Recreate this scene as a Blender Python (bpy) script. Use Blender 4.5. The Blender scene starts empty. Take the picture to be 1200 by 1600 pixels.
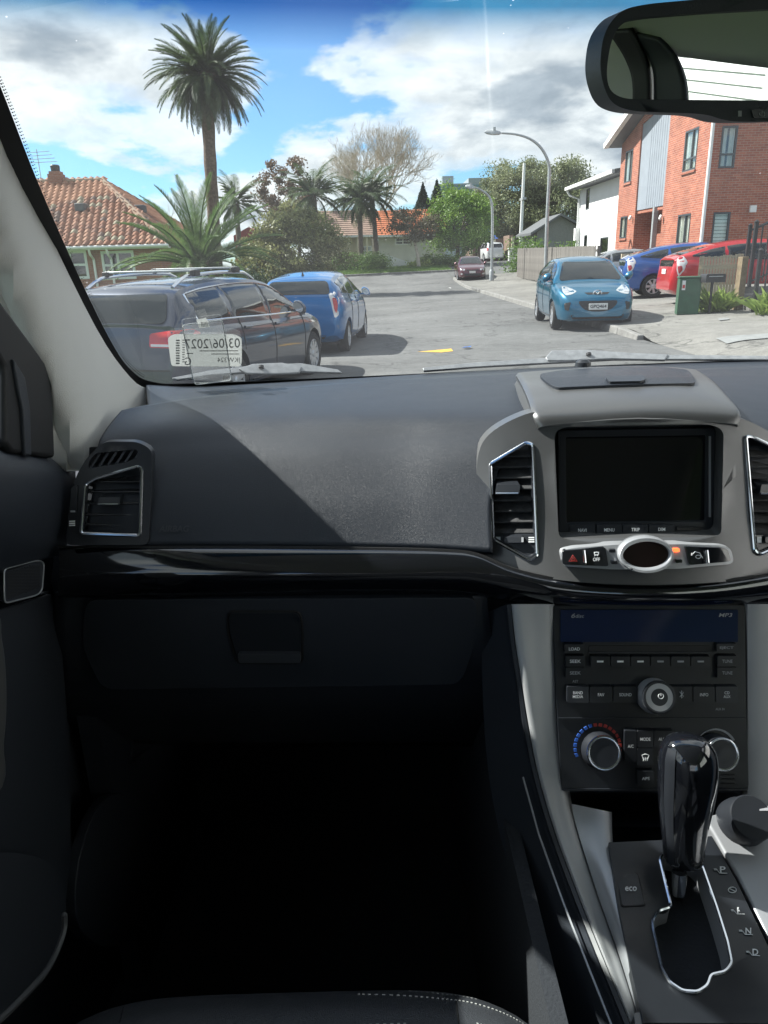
import bpy, bmesh, math, random
import numpy as np
from mathutils import Vector, Matrix
from mathutils.bvhtree import BVHTree
from mathutils.geometry import delaunay_2d_cdt
rad = math.radians
scene = bpy.context.scene
COL = scene.collection

# ------------------------------------------------------------------ camera
FPX, PITCH, ROLL = 1160.0, rad(18.65), rad(1.6)
CAM = Vector((0.0, 0.0, 1.55))
_X = Vector((1, 0, 0)); _U0 = Vector((0, math.sin(PITCH), math.cos(PITCH))); FWD = Vector((0, math.cos(PITCH), -math.sin(PITCH)))
RGT = _X*math.cos(ROLL) - _U0*math.sin(ROLL)
UPV = _X*math.sin(ROLL) + _U0*math.cos(ROLL)
cd = bpy.data.cameras.new('camera'); cam = bpy.data.objects.new('camera', cd); COL.objects.link(cam)
cd.sensor_fit = 'VERTICAL'; cd.sensor_height = 32.0; cd.lens = FPX/1600*32.0
cd.clip_start = 0.02; cd.clip_end = 3000
m3 = Matrix((RGT, UPV, -FWD)).transposed()
cam.matrix_world = Matrix.Translation(CAM) @ m3.to_4x4()
scene.camera = cam

# ------------------------------------------------------------------ light
SUN_EL, SUN_AZ = rad(44.5), rad(67)                     # azimuth measured to the left of straight ahead
SDIR = Vector((-math.sin(SUN_AZ)*math.cos(SUN_EL), math.cos(SUN_AZ)*math.cos(SUN_EL), math.sin(SUN_EL)))
w = bpy.data.worlds.new('World'); scene.world = w; w.use_nodes = True
N, L = w.node_tree.nodes, w.node_tree.links
N.clear()
def wn(t, **k):
    n = N.new(t)
    for a, b in k.items(): setattr(n, a, b)
    return n
sky = wn('ShaderNodeTexSky', sky_type='NISHITA', sun_disc=False, sun_elevation=SUN_EL, sun_rotation=math.atan2(SDIR.x, SDIR.y), air_density=1.0, dust_density=0.25, ozone_density=3.0)
bg1 = wn('ShaderNodeBackground'); bg1.inputs['Strength'].default_value = 0.068
tint = wn('ShaderNodeMix', data_type='RGBA', blend_type='MULTIPLY'); tint.inputs[0].default_value = 1; tint.inputs[7].default_value = (.66, .92, 1.12, 1)   # clear-air blue
L.new(sky.outputs[0], tint.inputs[6]); L.new(tint.outputs[2], bg1.inputs['Color'])
tc = wn('ShaderNodeTexCoord'); sep = wn('ShaderNodeSeparateXYZ'); L.new(tc.outputs['Generated'], sep.inputs[0])
def wmath(op, a, b=None):
    n = wn('ShaderNodeMath', operation=op)
    for i, x in enumerate((a, b)):
        if x is None: continue
        if isinstance(x, (int, float)): n.inputs[i].default_value = x
        else: L.new(x, n.inputs[i])
    return n.outputs[0]
den = wmath('ADD', wmath('MAXIMUM', sep.outputs[2], 0.0), 0.30)
comb = wn('ShaderNodeCombineXYZ')
L.new(wmath('DIVIDE', sep.outputs[0], den), comb.inputs[0]); L.new(wmath('DIVIDE', sep.outputs[1], den), comb.inputs[1])
def wnoise(scale, detail, rough, off, dist=0.0):
    mp = wn('ShaderNodeMapping'); mp.inputs['Location'].default_value = off; L.new(comb.outputs[0], mp.inputs[0])
    n = wn('ShaderNodeTexNoise'); n.inputs['Scale'].default_value = scale; n.inputs['Detail'].default_value = detail
    n.inputs['Roughness'].default_value = rough; n.inputs['Distortion'].default_value = dist; L.new(mp.outputs[0], n.inputs['Vector']); return n.outputs[0]
def wramp(src, stops):
    r = wn('ShaderNodeValToRGB'); r.color_ramp.interpolation = 'EASE'
    els = r.color_ramp.elements
    while len(els) < len(stops): els.new(0.5)
    for e, (p, c) in zip(els, stops): e.position = p; e.color = (*c, 1) if len(c) == 3 else (c[0],)*3+(1,)
    L.new(src, r.inputs[0]); return r
CLOFF = (0.64, 3.2, 3.08)
cn = wnoise(1.55, 10, 0.53, CLOFF, 0.12)
cover = wramp(cn, [(0.418, (0, 0, 0)), (0.465, (.7, .7, .7)), (0.54, (1, 1, 1))])
body = wramp(cn, [(0.46, (0.98, 0.99, 1.0)), (0.55, (0.86, 0.89, 0.92)), (0.64, (0.44, 0.50, 0.57))])
fine = wramp(wnoise(4.5, 8, 0.6, (8.3, 2.2, 0), 0.3), [(0.30, (0.72, 0.75, 0.78)), (0.68, (1.12, 1.11, 1.10))])
shade = wn('ShaderNodeMix', data_type='RGBA', blend_type='MULTIPLY'); shade.inputs[0].default_value = 1
L.new(body.outputs[0], shade.inputs[6]); L.new(fine.outputs[0], shade.inputs[7])
bg2 = wn('ShaderNodeBackground'); bg2.inputs['Strength'].default_value = 0.50
L.new(shade.outputs[2], bg2.inputs['Color'])
mx = wn('ShaderNodeMixShader'); L.new(cover.outputs[0], mx.inputs[0]); L.new(bg1.outputs[0], mx.inputs[1]); L.new(bg2.outputs[0], mx.inputs[2])
wo = wn('ShaderNodeOutputWorld'); L.new(mx.outputs[0], wo.inputs[0])
sd = bpy.data.lights.new('sun', 'SUN'); sun = bpy.data.objects.new('sun', sd); COL.objects.link(sun)
sd.energy = 4.2; sd.angle = rad(0.55); sd.color = (1.0, 0.965, 0.92)
sun.rotation_euler = (-SDIR).to_track_quat('-Z', 'Y').to_euler(); sun.location = SDIR*60
vs = scene.view_settings; vs.view_transform = 'Standard'; vs.look = 'None'; vs.exposure = 1.38; vs.gamma = 1; vs.use_curve_mapping = False
scene.cycles.max_bounces = 12; scene.cycles.diffuse_bounces = 8; scene.cycles.transparent_max_bounces = 24; scene.cycles.caustics_reflective = False; scene.cycles.caustics_refractive = False
scene.cycles.use_denoising = True; scene.cycles.sample_clamp_indirect = 6.0

# ------------------------------------------------------------------ helpers
def ray(u, v): return RGT*((u-600)/FPX) - UPV*((v-800)/FPX) + FWD
def at_y(u, v, y): d = ray(u, v); return CAM + d*(y/d.y)
def at_x(u, v, x): d = ray(u, v); return CAM + d*(x/d.x)
def at_z(u, v, z=0.0): d = ray(u, v); return CAM + d*((z-CAM.z)/d.z)
def MY(ctrl, deg=1):
    """map (u,v) in the picture to the point of a fitted panel y = poly(u,v)"""
    c = np.array(ctrl, float)
    def basis(u, v):
        u = (u-600)/400; v = (v-900)/400
        b = [1+0*u, u, v]
        if deg >= 2: b += [u*u, u*v, v*v]
        return np.stack(b, -1)
    A = basis(c[:, 0], c[:, 1]); k = np.linalg.lstsq(A, c[:, 2], rcond=None)[0]
    def M(u, v): return at_y(u, v, float(basis(np.float64(u), np.float64(v)) @ k))
    return M
def MX(x): return lambda u, v: at_x(u, v, x)
def shift(M, d): d = Vector(d); return lambda u, v: M(u, v)+d

def link(o, parent=None):
    COL.objects.link(o)
    if parent: o.parent = parent
    return o
def empty(name, loc=(0, 0, 0), rz=0, parent=None):
    o = bpy.data.objects.new(name, None); o.location = loc; o.rotation_euler = (0, 0, rz); o.empty_display_size = .1
    return link(o, parent)
def tag(o, label=None, cat=None, group=None, kind=None):
    if label: o['label'] = label
    if cat: o['category'] = cat
    if group: o['group'] = group
    if kind: o['kind'] = kind
    return o
def finish(me, smooth=True, ang=38):
    if smooth:
        me.shade_smooth(); me.set_sharp_from_angle(angle=rad(ang))
def mesh_obj(name, V, F, mat, parent=None, smooth=True, ang=38, fix=False, bevel=0, mats=None, fm=None):
    me = bpy.data.meshes.new(name); me.from_pydata([tuple(v) for v in V], [], F)
    if fix:
        bm = bmesh.new(); bm.from_mesh(me); bmesh.ops.recalc_face_normals(bm, faces=bm.faces); bm.to_mesh(me); bm.free()
    for m in (mats or [mat]): me.materials.append(m)
    if fm is not None: me.polygons.foreach_set('material_index', fm)
    finish(me, smooth, ang)
    o = link(bpy.data.objects.new(name, me), parent)
    if bevel:
        b = o.modifiers.new('bevel', 'BEVEL'); b.width = bevel; b.segments = 3; b.limit_method = 'ANGLE'; b.angle_limit = rad(40); b.harden_normals = False
    return o
class MB:
    def __init__(s): s.V = []; s.F = []
    def add(s, V, F):
        o = len(s.V); s.V += [Vector(v) for v in V]; s.F += [tuple(i+o for i in f) for f in F]; return s
    def box(s, c, d, R=None):
        c = Vector(c); V = []
        for i in range(8):
            p = Vector(((i & 1)-.5, ((i >> 1) & 1)-.5, ((i >> 2) & 1)-.5)); p = Vector((p.x*d[0], p.y*d[1], p.z*d[2]))
            V.append(c + (R @ p if R is not None else p))
        return s.add(V, [(0, 2, 3, 1), (4, 5, 7, 6), (0, 1, 5, 4), (2, 6, 7, 3), (0, 4, 6, 2), (1, 3, 7, 5)])
    def boxmm(s, a, b): a = Vector(a); b = Vector(b); return s.box((a+b)/2, b-a)
    def tube(s, P, r, n=8, closed=False, caps=True):
        P = [Vector(p) for p in P]; k = len(P); rr = r if hasattr(r, '__len__') else [r]*k
        base = len(s.V); nrm = None
        for i in range(k):
            if closed: t = P[(i+1) % k]-P[i-1]
            else: t = P[min(i+1, k-1)]-P[max(i-1, 0)]
            t = t.normalized() if t.length > 1e-9 else Vector((0, 0, 1))
            if nrm is None: nrm = t.orthogonal().normalized()
            else:
                nrm = nrm - t*nrm.dot(t); nrm = nrm.normalized() if nrm.length > 1e-6 else t.orthogonal().normalized()
            b = t.cross(nrm)
            for j in range(n):
                a = 2*math.pi*j/n; s.V.append(P[i] + (nrm*math.cos(a)+b*math.sin(a))*rr[i])
        for i in range(k if closed else k-1):
            for j in range(n):
                a, b_ = base+i*n+j, base+i*n+(j+1) % n; i2 = (i+1) % k
                s.F.append((a, b_, base+i2*n+(j+1) % n, base+i2*n+j))
        if caps and not closed:
            s.F.append(tuple(base+j for j in range(n))[::-1]); s.F.append(tuple(base+(k-1)*n+j for j in range(n)))
        return s
    def lathe(s, prof, c=(0, 0, 0), axis=(0, 0, 1), n=32, sx=1, sy=1):
        ax = Vector(axis).normalized(); a = ax.orthogonal().normalized(); b = ax.cross(a); c = Vector(c); base = len(s.V)
        for r, h in prof:
            for j in range(n):
                t = 2*math.pi*j/n; s.V.append(c + ax*h + (a*math.cos(t)*sx + b*math.sin(t)*sy)*r)
        for i in range(len(prof)-1):
            for j in range(n):
                s.F.append((base+i*n+j, base+i*n+(j+1) % n, base+(i+1)*n+(j+1) % n, base+(i+1)*n+j))
        s.F.append(tuple(base+j for j in range(n))[::-1]); s.F.append(tuple(base+(len(prof)-1)*n+j for j in range(n)))
        return s
    def poly(s, P, d):
        n = len(P); P = [Vector(p) for p in P]; d = Vector(d)
        return s.add(P+[p+d for p in P], [tuple(range(n)), tuple(range(2*n-1, n-1, -1))]+[(i, (i+1) % n, (i+1) % n+n, i+n) for i in range(n)])
    def build(s, name, mat, parent=None, **k): return mesh_obj(name, s.V, s.F, mat, parent, **k)

def cr(P, n=6, closed=True):
    """Catmull-Rom resampling of a polyline of any dimension"""
    P = [np.array(p, float) for p in P]; out = []; k = len(P)
    g = (lambda i: P[i % k]) if closed else (lambda i: P[min(max(i, 0), k-1)])
    for i in range(k if closed else k-1):
        a, b, c, d = g(i-1), g(i), g(i+1), g(i+2)
        for j in range(n):
            t = j/n; out.append(.5*((2*b)+(-a+c)*t+(2*a-5*b+4*c-d)*t*t+(-a+3*b-3*c+d)*t**3))
    if not closed: out.append(P[-1])
    return out
def rnd(P, r, n=5):
    """polygon with rounded corners"""
    out = []; k = len(P)
    for i in range(k):
        a, b, c = (np.array(P[j % k], float) for j in (i-1, i, i+1))
        ra = min(r, .45*np.linalg.norm(a-b)); rc = min(r, .45*np.linalg.norm(c-b))
        p, q = b+(a-b)/np.linalg.norm(a-b)*ra, b+(c-b)/np.linalg.norm(c-b)*rc
        for j in range(n+1):
            t = j/n; out.append((1-t)**2*p+2*t*(1-t)*b+t*t*q)
    return out
def rect(x0, y0, x1, y1): return [(x0, y0), (x1, y0), (x1, y1), (x0, y1)]
def ell(cx, cy, rx, ry, n=40): return [(cx+rx*math.cos(2*math.pi*i/n), cy+ry*math.sin(2*math.pi*i/n)) for i in range(n)]
def inside(P, x, y):
    c = False; k = len(P); j = k-1
    for i in range(k):
        xi, yi = P[i][0], P[i][1]; xj, yj = P[j][0], P[j][1]
        if (yi > y) != (yj > y) and x < (xj-xi)*(y-yi)/(yj-yi)+xi: c = not c
        j = i
    return c
def tri2d(outer, holes=(), step=None):
    loops = [list(map(tuple, outer))]+[list(map(tuple, h)) for h in holes]
    pts = []; edges = []
    for lp in loops:
        o = len(pts); pts += [Vector((float(p[0]), float(p[1]))) for p in lp]; k = len(lp)
        edges += [(o+i, o+(i+1) % k) for i in range(k)]
    nb = len(pts)
    if step:
        xs = [p[0] for p in outer]; ys = [p[1] for p in outer]
        x = min(xs)+step*.5
        while x < max(xs):
            y = min(ys)+step*.5
            while y < max(ys):
                if inside(loops[0], x, y) and not any(inside(h, x, y) for h in loops[1:]): pts.append(Vector((x, y)))
                y += step
            x += step
    r = delaunay_2d_cdt(pts, edges, [], 0, 1e-7)
    V, F = r[0], []
    for f in r[2]:
        cx = sum(V[i].x for i in f)/len(f); cy = sum(V[i].y for i in f)/len(f)
        if inside(loops[0], cx, cy) and not any(inside(h, cx, cy) for h in loops[1:]): F.append(tuple(f))
    return [(p.x, p.y) for p in V], F
def patch(name, outer, M, mat, parent=None, holes=(), thick=.004, ext=(0, 1, 0), step=None, bevel=0, smooth=True, ang=38):
    """sheet with thickness: outline in parameter space, M maps a parameter pair to 3D"""
    P, F = tri2d(outer, holes, step)
    A = [M(*p) for p in P]; e = Vector(ext)*thick if not callable(ext) else None
    B = [a+e for a in A] if e is not None else [a+ext(a)*thick for a in A]
    n = len(A); cnt = {}
    for f in F:
        for i in range(3):
            ed = (f[i], f[(i+1) % 3]); cnt[tuple(sorted(ed))] = cnt.get(tuple(sorted(ed)), []) + [ed]
    FF = list(F)+[tuple(i+n for i in f[::-1]) for f in F]
    for k, l in cnt.items():
        if len(l) == 1: a, b = l[0]; FF.append((b, a, a+n, b+n))
    return mesh_obj(name, A+B, FF, mat, parent, fix=True, bevel=bevel, smooth=smooth, ang=ang)
def loft(name, rows, mat, parent=None, nu=6, nv=5, thick=0, smooth=True, ang=50):
    R = [cr(r, nu, False) for r in rows]
    C = [cr([R[i][j] for i in range(len(R))], nv, False) for j in range(len(R[0]))]
    a, b = len(C), len(C[0]); V = [Vector(C[i][j]) for i in range(a) for j in range(b)]
    F = [(i*b+j, i*b+j+1, (i+1)*b+j+1, (i+1)*b+j) for i in range(a-1) for j in range(b-1)]
    o = mesh_obj(name, V, F, mat, parent, smooth=smooth, ang=ang)
    if thick:
        s = o.modifiers.new('solid', 'SOLIDIFY'); s.thickness = thick; s.offset = 0
    return o
def pixrow(r): return [tuple(at_y(*p)) for p in r]
_tc = {}
def text_geo(s, bold=0.0):
    k = (s, bold)
    if k not in _tc:
        c = bpy.data.curves.new('t', 'FONT'); c.body = s; c.size = 1; c.resolution_u = 3; c.offset = bold
        o = bpy.data.objects.new('t', c); COL.objects.link(o); bpy.context.view_layer.update()
        me = bpy.data.meshes.new_from_object(o.evaluated_get(bpy.context.evaluated_depsgraph_get()))
        V = np.array([v.co[:2] for v in me.vertices]); F = [tuple(p.vertices) for p in me.polygons]
        bpy.data.objects.remove(o); bpy.data.meshes.remove(me); bpy.data.curves.remove(c)
        mn, mxx = V.min(0), V.max(0); V = (V-(mn+mxx)/2); _tc[k] = (V, F, mxx-mn)
    return _tc[k]
def text(s, cx, cy, wd, ht, M, mat, parent, lift=(0, -.0012, 0), mirror=False, vsign=-1, rot=0, bold=.01, name='lettering', shear=0):
    V, F, sz = text_geo(s, bold); A = []; ca, sa = math.cos(rot), math.sin(rot)
    for x, y in V:
        a, b = x/sz[0]*wd*(-1 if mirror else 1), y/sz[1]*ht
        a += shear*b
        a, b = a*ca-b*sa, a*sa+b*ca
        A.append(M(cx+a, cy+vsign*b)+Vector(lift))
    return mesh_obj(name, A, F, mat, parent, smooth=False)

# ------------------------------------------------------------------ materials
def mat(name, col, rough=.5, metal=0, coat=0, var=0, vscale=8, bump=0, bscale=200, spec=.5, rvar=0, kind='noise', emis=None, coord='Object', col2=None, crough=.05):
    m = bpy.data.materials.new(name); m.use_nodes = True
    n, l = m.node_tree.nodes, m.node_tree.links; b = n['Principled BSDF']
    b.inputs['Base Color'].default_value = (*col, 1); b.inputs['Roughness'].default_value = rough; b.inputs['Metallic'].default_value = metal
    b.inputs['Coat Weight'].default_value = coat; b.inputs['Coat Roughness'].default_value = crough; b.inputs['Specular IOR Level'].default_value = spec
    if emis: b.inputs['Emission Color'].default_value = (*emis[0], 1); b.inputs['Emission Strength'].default_value = emis[1]
    t = n.new('ShaderNodeTexCoord')
    if var or rvar:
        z = n.new('ShaderNodeTexNoise'); z.inputs['Scale'].default_value = vscale; z.inputs['Detail'].default_value = 6; z.inputs['Roughness'].default_value = .6
        l.new(t.outputs[coord], z.inputs['Vector'])
        if var:
            r = n.new('ShaderNodeValToRGB'); r.color_ramp.elements[0].position = .3; r.color_ramp.elements[1].position = .7
            c2 = col2 or tuple(min(1, c*(1+var)) for c in col)
            r.color_ramp.elements[0].color = (*[c*(1-var) for c in col], 1) if not col2 else (*col, 1); r.color_ramp.elements[1].color = (*c2, 1)
            l.new(z.outputs[0], r.inputs[0]); l.new(r.outputs[0], b.inputs['Base Color'])
        if rvar:
            mr = n.new('ShaderNodeMapRange'); mr.inputs['From Min'].default_value = .3; mr.inputs['From Max'].default_value = .7
            mr.inputs['To Min'].default_value = max(0, rough-rvar); mr.inputs['To Max'].default_value = min(1, rough+rvar)
            l.new(z.outputs[0], mr.inputs['Value']); l.new(mr.outputs[0], b.inputs['Roughness'])
    if bump:
        if kind == 'leather':
            q = n.new('ShaderNodeTexVoronoi'); q.feature = 'DISTANCE_TO_EDGE'; q.inputs['Scale'].default_value = bscale
            nz = n.new('ShaderNodeTexNoise'); nz.inputs['Scale'].default_value = bscale*.7; l.new(t.outputs[coord], nz.inputs['Vector'])
            mv = n.new('ShaderNodeVectorMath'); mv.operation = 'MULTIPLY_ADD'; l.new(nz.outputs['Color'], mv.inputs[0]); mv.inputs[1].default_value = (.008,)*3; l.new(t.outputs[coord], mv.inputs[2])
            l.new(mv.outputs[0], q.inputs['Vector']); src = q.outputs['Distance']
        else:
            q = n.new('ShaderNodeTexNoise'); q.inputs['Scale'].default_value = bscale; q.inputs['Detail'].default_value = 3; l.new(t.outputs[coord], q.inputs['Vector']); src = q.outputs[0]
        bp = n.new('ShaderNodeBump'); bp.inputs['Strength'].default_value = bump; bp.inputs['Distance'].default_value = .002 if kind == 'leather' or bscale > 60 else .02
        l.new(src, bp.inputs['Height']); l.new(bp.outputs[0], b.inputs['Normal'])
    return m
def glass_mat(name, tint, dirt=0.03, refl=0.06, rough=0.0, specks=True):
    """thin pane: mostly lets light straight through, a little mirror, a little dust"""
    m = bpy.data.materials.new(name); m.use_nodes = True; n, l = m.node_tree.nodes, m.node_tree.links; n.clear()
    o = n.new('ShaderNodeOutputMaterial'); tr = n.new('ShaderNodeBsdfTransparent'); tr.inputs[0].default_value = (*tint, 1)
    gl = n.new('ShaderNodeBsdfGlossy'); gl.inputs['Roughness'].default_value = rough; gl.inputs[0].default_value = (1, 1, 1, 1)
    a = n.new('ShaderNodeMixShader'); lw = n.new('ShaderNodeLayerWeight'); lw.inputs[0].default_value = .5
    pw = n.new('ShaderNodeMath'); pw.operation = 'POWER'; pw.inputs[1].default_value = 5; l.new(lw.outputs['Facing'], pw.inputs[0])
    mm = n.new('ShaderNodeMath'); mm.operation = 'MULTIPLY_ADD'; mm.inputs[1].default_value = .8; mm.inputs[2].default_value = refl; l.new(pw.outputs[0], mm.inputs[0]); mm.use_clamp = True
    l.new(mm.outputs[0], a.inputs[0]); l.new(tr.outputs[0], a.inputs[1]); l.new(gl.outputs[0], a.inputs[2])
    last = a
    if dirt:
        d = n.new('ShaderNodeBsdfTranslucent'); d.inputs[0].default_value = (.9, .92, .95, 1)
        t = n.new('ShaderNodeTexCoord'); z = n.new('ShaderNodeTexNoise'); z.inputs['Scale'].default_value = 5; z.inputs['Detail'].default_value = 8
        l.new(t.outputs['Object'], z.inputs[0])
        mr = n.new('ShaderNodeMapRange'); mr.inputs['From Min'].default_value = .3; mr.inputs['From Max'].default_value = .7; mr.inputs['To Min'].default_value = dirt*.5; mr.inputs['To Max'].default_value = dirt*1.5
        l.new(z.outputs[0], mr.inputs[0]); fac = mr.outputs[0]
        if specks:
            v = n.new('ShaderNodeTexVoronoi'); v.inputs['Scale'].default_value = 70; l.new(t.outputs['Object'], v.inputs['Vector'])
            sz = n.new('ShaderNodeTexNoise'); sz.inputs['Scale'].default_value = 9; l.new(t.outputs['Object'], sz.inputs[0])
            th = n.new('ShaderNodeMapRange'); th.inputs['From Min'].default_value = .5; th.inputs['From Max'].default_value = .75; th.inputs['To Min'].default_value = 0; th.inputs['To Max'].default_value = .11; l.new(sz.outputs[0], th.inputs[0])
            lt = n.new('ShaderNodeMath'); lt.operation = 'LESS_THAN'; l.new(v.outputs['Distance'], lt.inputs[0]); l.new(th.outputs[0], lt.inputs[1])
            sc = n.new('ShaderNodeMath'); sc.operation = 'MULTIPLY_ADD'; sc.inputs[1].default_value = .22; l.new(lt.outputs[0], sc.inputs[0]); l.new(fac, sc.inputs[2]); fac = sc.outputs[0]
        b = n.new('ShaderNodeMixShader'); l.new(fac, b.inputs[0]); l.new(last.outputs[0], b.inputs[1]); l.new(d.outputs[0], b.inputs[2]); last = b
    l.new(last.outputs[0], o.inputs[0]); return m
def brick_mat(name, c1, c2, mortar, sc=1.0, bw=.23, bh=.076):
    m = bpy.data.materials.new(name); m.use_nodes = True; n, l = m.node_tree.nodes, m.node_tree.links; b = n['Principled BSDF']; b.inputs['Roughness'].default_value = .85
    t = n.new('ShaderNodeTexCoord'); s = n.new('ShaderNodeSeparateXYZ'); l.new(t.outputs['Object'], s.inputs[0])
    a = n.new('ShaderNodeMath'); l.new(s.outputs[0], a.inputs[0]); l.new(s.outputs[1], a.inputs[1])
    c = n.new('ShaderNodeCombineXYZ'); l.new(a.outputs[0], c.inputs[0]); l.new(s.outputs[2], c.inputs[1])
    k = n.new('ShaderNodeTexBrick'); k.inputs['Scale'].default_value = 1; k.inputs['Brick Width'].default_value = bw*sc; k.inputs['Row Height'].default_value = bh*sc; k.inputs['Mortar Size'].default_value = .006
    k.inputs['Color1'].default_value = (*c1, 1); k.inputs['Color2'].default_value = (*c2, 1); k.inputs['Mortar'].default_value = (*mortar, 1); k.inputs['Mortar Smooth'].default_value = .2
    l.new(c.outputs[0], k.inputs['Vector'])
    z = n.new('ShaderNodeTexNoise'); z.inputs['Scale'].default_value = 1.3; z.inputs['Detail'].default_value = 8; l.new(t.outputs['Object'], z.inputs[0])
    mr = n.new('ShaderNodeMapRange'); mr.inputs['To Min'].default_value = .65; mr.inputs['To Max'].default_value = 1.35; l.new(z.outputs[0], mr.inputs[0])
    mc = n.new('ShaderNodeMix'); mc.data_type = 'RGBA'; mc.blend_type = 'MULTIPLY'; mc.inputs[0].default_value = 1; l.new(k.outputs[0], mc.inputs[6]); l.new(mr.outputs[0], mc.inputs[7]); l.new(mc.outputs[2], b.inputs['Base Color'])
    bp = n.new('ShaderNodeBump'); bp.inputs['Distance'].default_value = .008; bp.inputs['Strength'].default_value = .6; bp.invert = True; l.new(k.outputs['Fac'], bp.inputs['Height']); l.new(bp.outputs[0], b.inputs['Normal'])
    return m
def leaf_mat(name, c1, c2, trans=.42):
    m = bpy.data.materials.new(name); m.use_nodes = True; n, l = m.node_tree.nodes, m.node_tree.links; b = n['Principled BSDF']; b.inputs['Roughness'].default_value = .5
    t = n.new('ShaderNodeTexCoord'); z = n.new('ShaderNodeTexNoise'); z.inputs['Scale'].default_value = 1.1; z.inputs['Detail'].default_value = 9; z.inputs['Roughness'].default_value = .75; l.new(t.outputs['Object'], z.inputs[0])
    r = n.new('ShaderNodeValToRGB'); r.color_ramp.elements[0].position = .35; r.color_ramp.elements[1].position = .65
    r.color_ramp.elements[0].color = (*c1, 1); r.color_ramp.elements[1].color = (*c2, 1); l.new(z.outputs[0], r.inputs[0]); l.new(r.outputs[0], b.inputs['Base Color'])
    tl = n.new('ShaderNodeBsdfTranslucent'); l.new(r.outputs[0], tl.inputs[0]); mxs = n.new('ShaderNodeMixShader'); mxs.inputs[0].default_value = trans
    l.new(b.outputs[0], mxs.inputs[1]); l.new(tl.outputs[0], mxs.inputs[2]); l.new(mxs.outputs[0], n['Material Output'].inputs[0]); return m
# ================================================================== SETTING
def sst(t): t = min(1, max(0, t)); return t*t*(3-2*t)
def G(x, y): return .018*max(-14, min(14, x))-.03 + 1.1*sst((y-40)/25)
KX = 4.85
def GR(x, y):      # land right of the kerb
    t = sst((y-13.2)/1.2)
    k = .125*t + (1-t)*.125*sst((x-KX)/1.0)
    return G(x, y)+k+.028*max(0, min(8, x-KX-.4))
def GL(x, y): return G(x, y)+.13
M = {}
M['asphalt'] = mat('asphalt', (.135, .135, .131), .9, var=.28, vscale=1.3, bump=.5, bscale=90, coord='Object')
def surf(name, c, dark, light, rough=.92):
    m = mat(name, c, rough, bump=.5, bscale=90); n, l = m.node_tree.nodes, m.node_tree.links; b = n['Principled BSDF']; t = n.new('ShaderNodeTexCoord')
    def nz(sc, det=6, ro=.6, lo=.3, hi=.7, a=0., z=1.):
        q = n.new('ShaderNodeTexNoise'); q.inputs['Scale'].default_value = sc; q.inputs['Detail'].default_value = det; q.inputs['Roughness'].default_value = ro; l.new(t.outputs['Object'], q.inputs[0])
        r = n.new('ShaderNodeMapRange'); r.inputs['From Min'].default_value = lo; r.inputs['From Max'].default_value = hi; r.inputs['To Min'].default_value = a; r.inputs['To Max'].default_value = z; l.new(q.outputs[0], r.inputs[0]); return r.outputs[0]
    def mul(x, y):
        k = n.new('ShaderNodeMath'); k.operation = 'MULTIPLY'; l.new(x, k.inputs[0]); l.new(y, k.inputs[1]); return k.outputs[0]
    f = mul(mul(nz(.35, 5, .6, .35, .65, dark, light), nz(4, 5, .7, .3, .7, .82, 1.18)), nz(55, 2, .5, .3, .7, .72, 1.28))
    v = n.new('ShaderNodeTexVoronoi'); v.feature = 'DISTANCE_TO_EDGE'; v.inputs['Scale'].default_value = .32; d_ = n.new('ShaderNodeTexNoise'); d_.inputs['Scale'].default_value = 1.6; d_.inputs['Detail'].default_value = 6; l.new(t.outputs['Object'], d_.inputs[0])
    w_ = n.new('ShaderNodeVectorMath'); w_.operation = 'MULTIPLY_ADD'; l.new(d_.outputs['Color'], w_.inputs[0]); w_.inputs[1].default_value = (1.6,)*3; l.new(t.outputs['Object'], w_.inputs[2]); l.new(w_.outputs[0], v.inputs['Vector'])
    cr_ = n.new('ShaderNodeMapRange'); cr_.inputs['From Min'].default_value = .004; cr_.inputs['From Max'].default_value = .014; cr_.inputs['To Min'].default_value = .55; cr_.inputs['To Max'].default_value = 1; l.new(v.outputs['Distance'], cr_.inputs[0]); f = mul(f, cr_.outputs[0])
    x = n.new('ShaderNodeMix'); x.data_type = 'RGBA'; x.blend_type = 'MULTIPLY'; x.inputs[0].default_value = 1; x.inputs[6].default_value = (*c, 1); l.new(f, x.inputs[7]); l.new(x.outputs[2], b.inputs['Base Color']); return m
M['asphalt'] = surf('asphalt', (.118, .118, .115), .78, 1.2)
M['concrete'] = mat('concrete', (.20, .192, .175), .9, var=.22, vscale=1.7, bump=.4, bscale=70)
M['concrete'] = surf('concrete', (.185, .178, .162), .8, 1.2)
M['concrete_pale'] = mat('concrete_pale', (.235, .24, .235), .9, var=.15, vscale=4, bump=.3, bscale=70)
M['kerb'] = mat('kerb_concrete', (.22, .213, .20), .9, var=.3, vscale=5, bump=.4, bscale=50)
M['earth'] = mat('earth', (.09, .12, .045), .95, var=.4, vscale=.6, bump=.5, bscale=20)
M['lawn'] = mat('lawn', (.075, .13, .03), .9, var=.4, vscale=2, bump=.8, bscale=40)
M['yellow'] = mat('yellow_paint', (.62, .36, .05), .8, var=.25, vscale=14)
M['white_p'] = mat('white_paint', (.78, .78, .76), .55, var=.06, vscale=2)
M['black_m'] = mat('black_metal', (.02, .02, .022), .45)
M['galv'] = mat('galvanised_steel', (.42, .44, .45), .5, metal=.4, var=.15, vscale=6)

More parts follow.
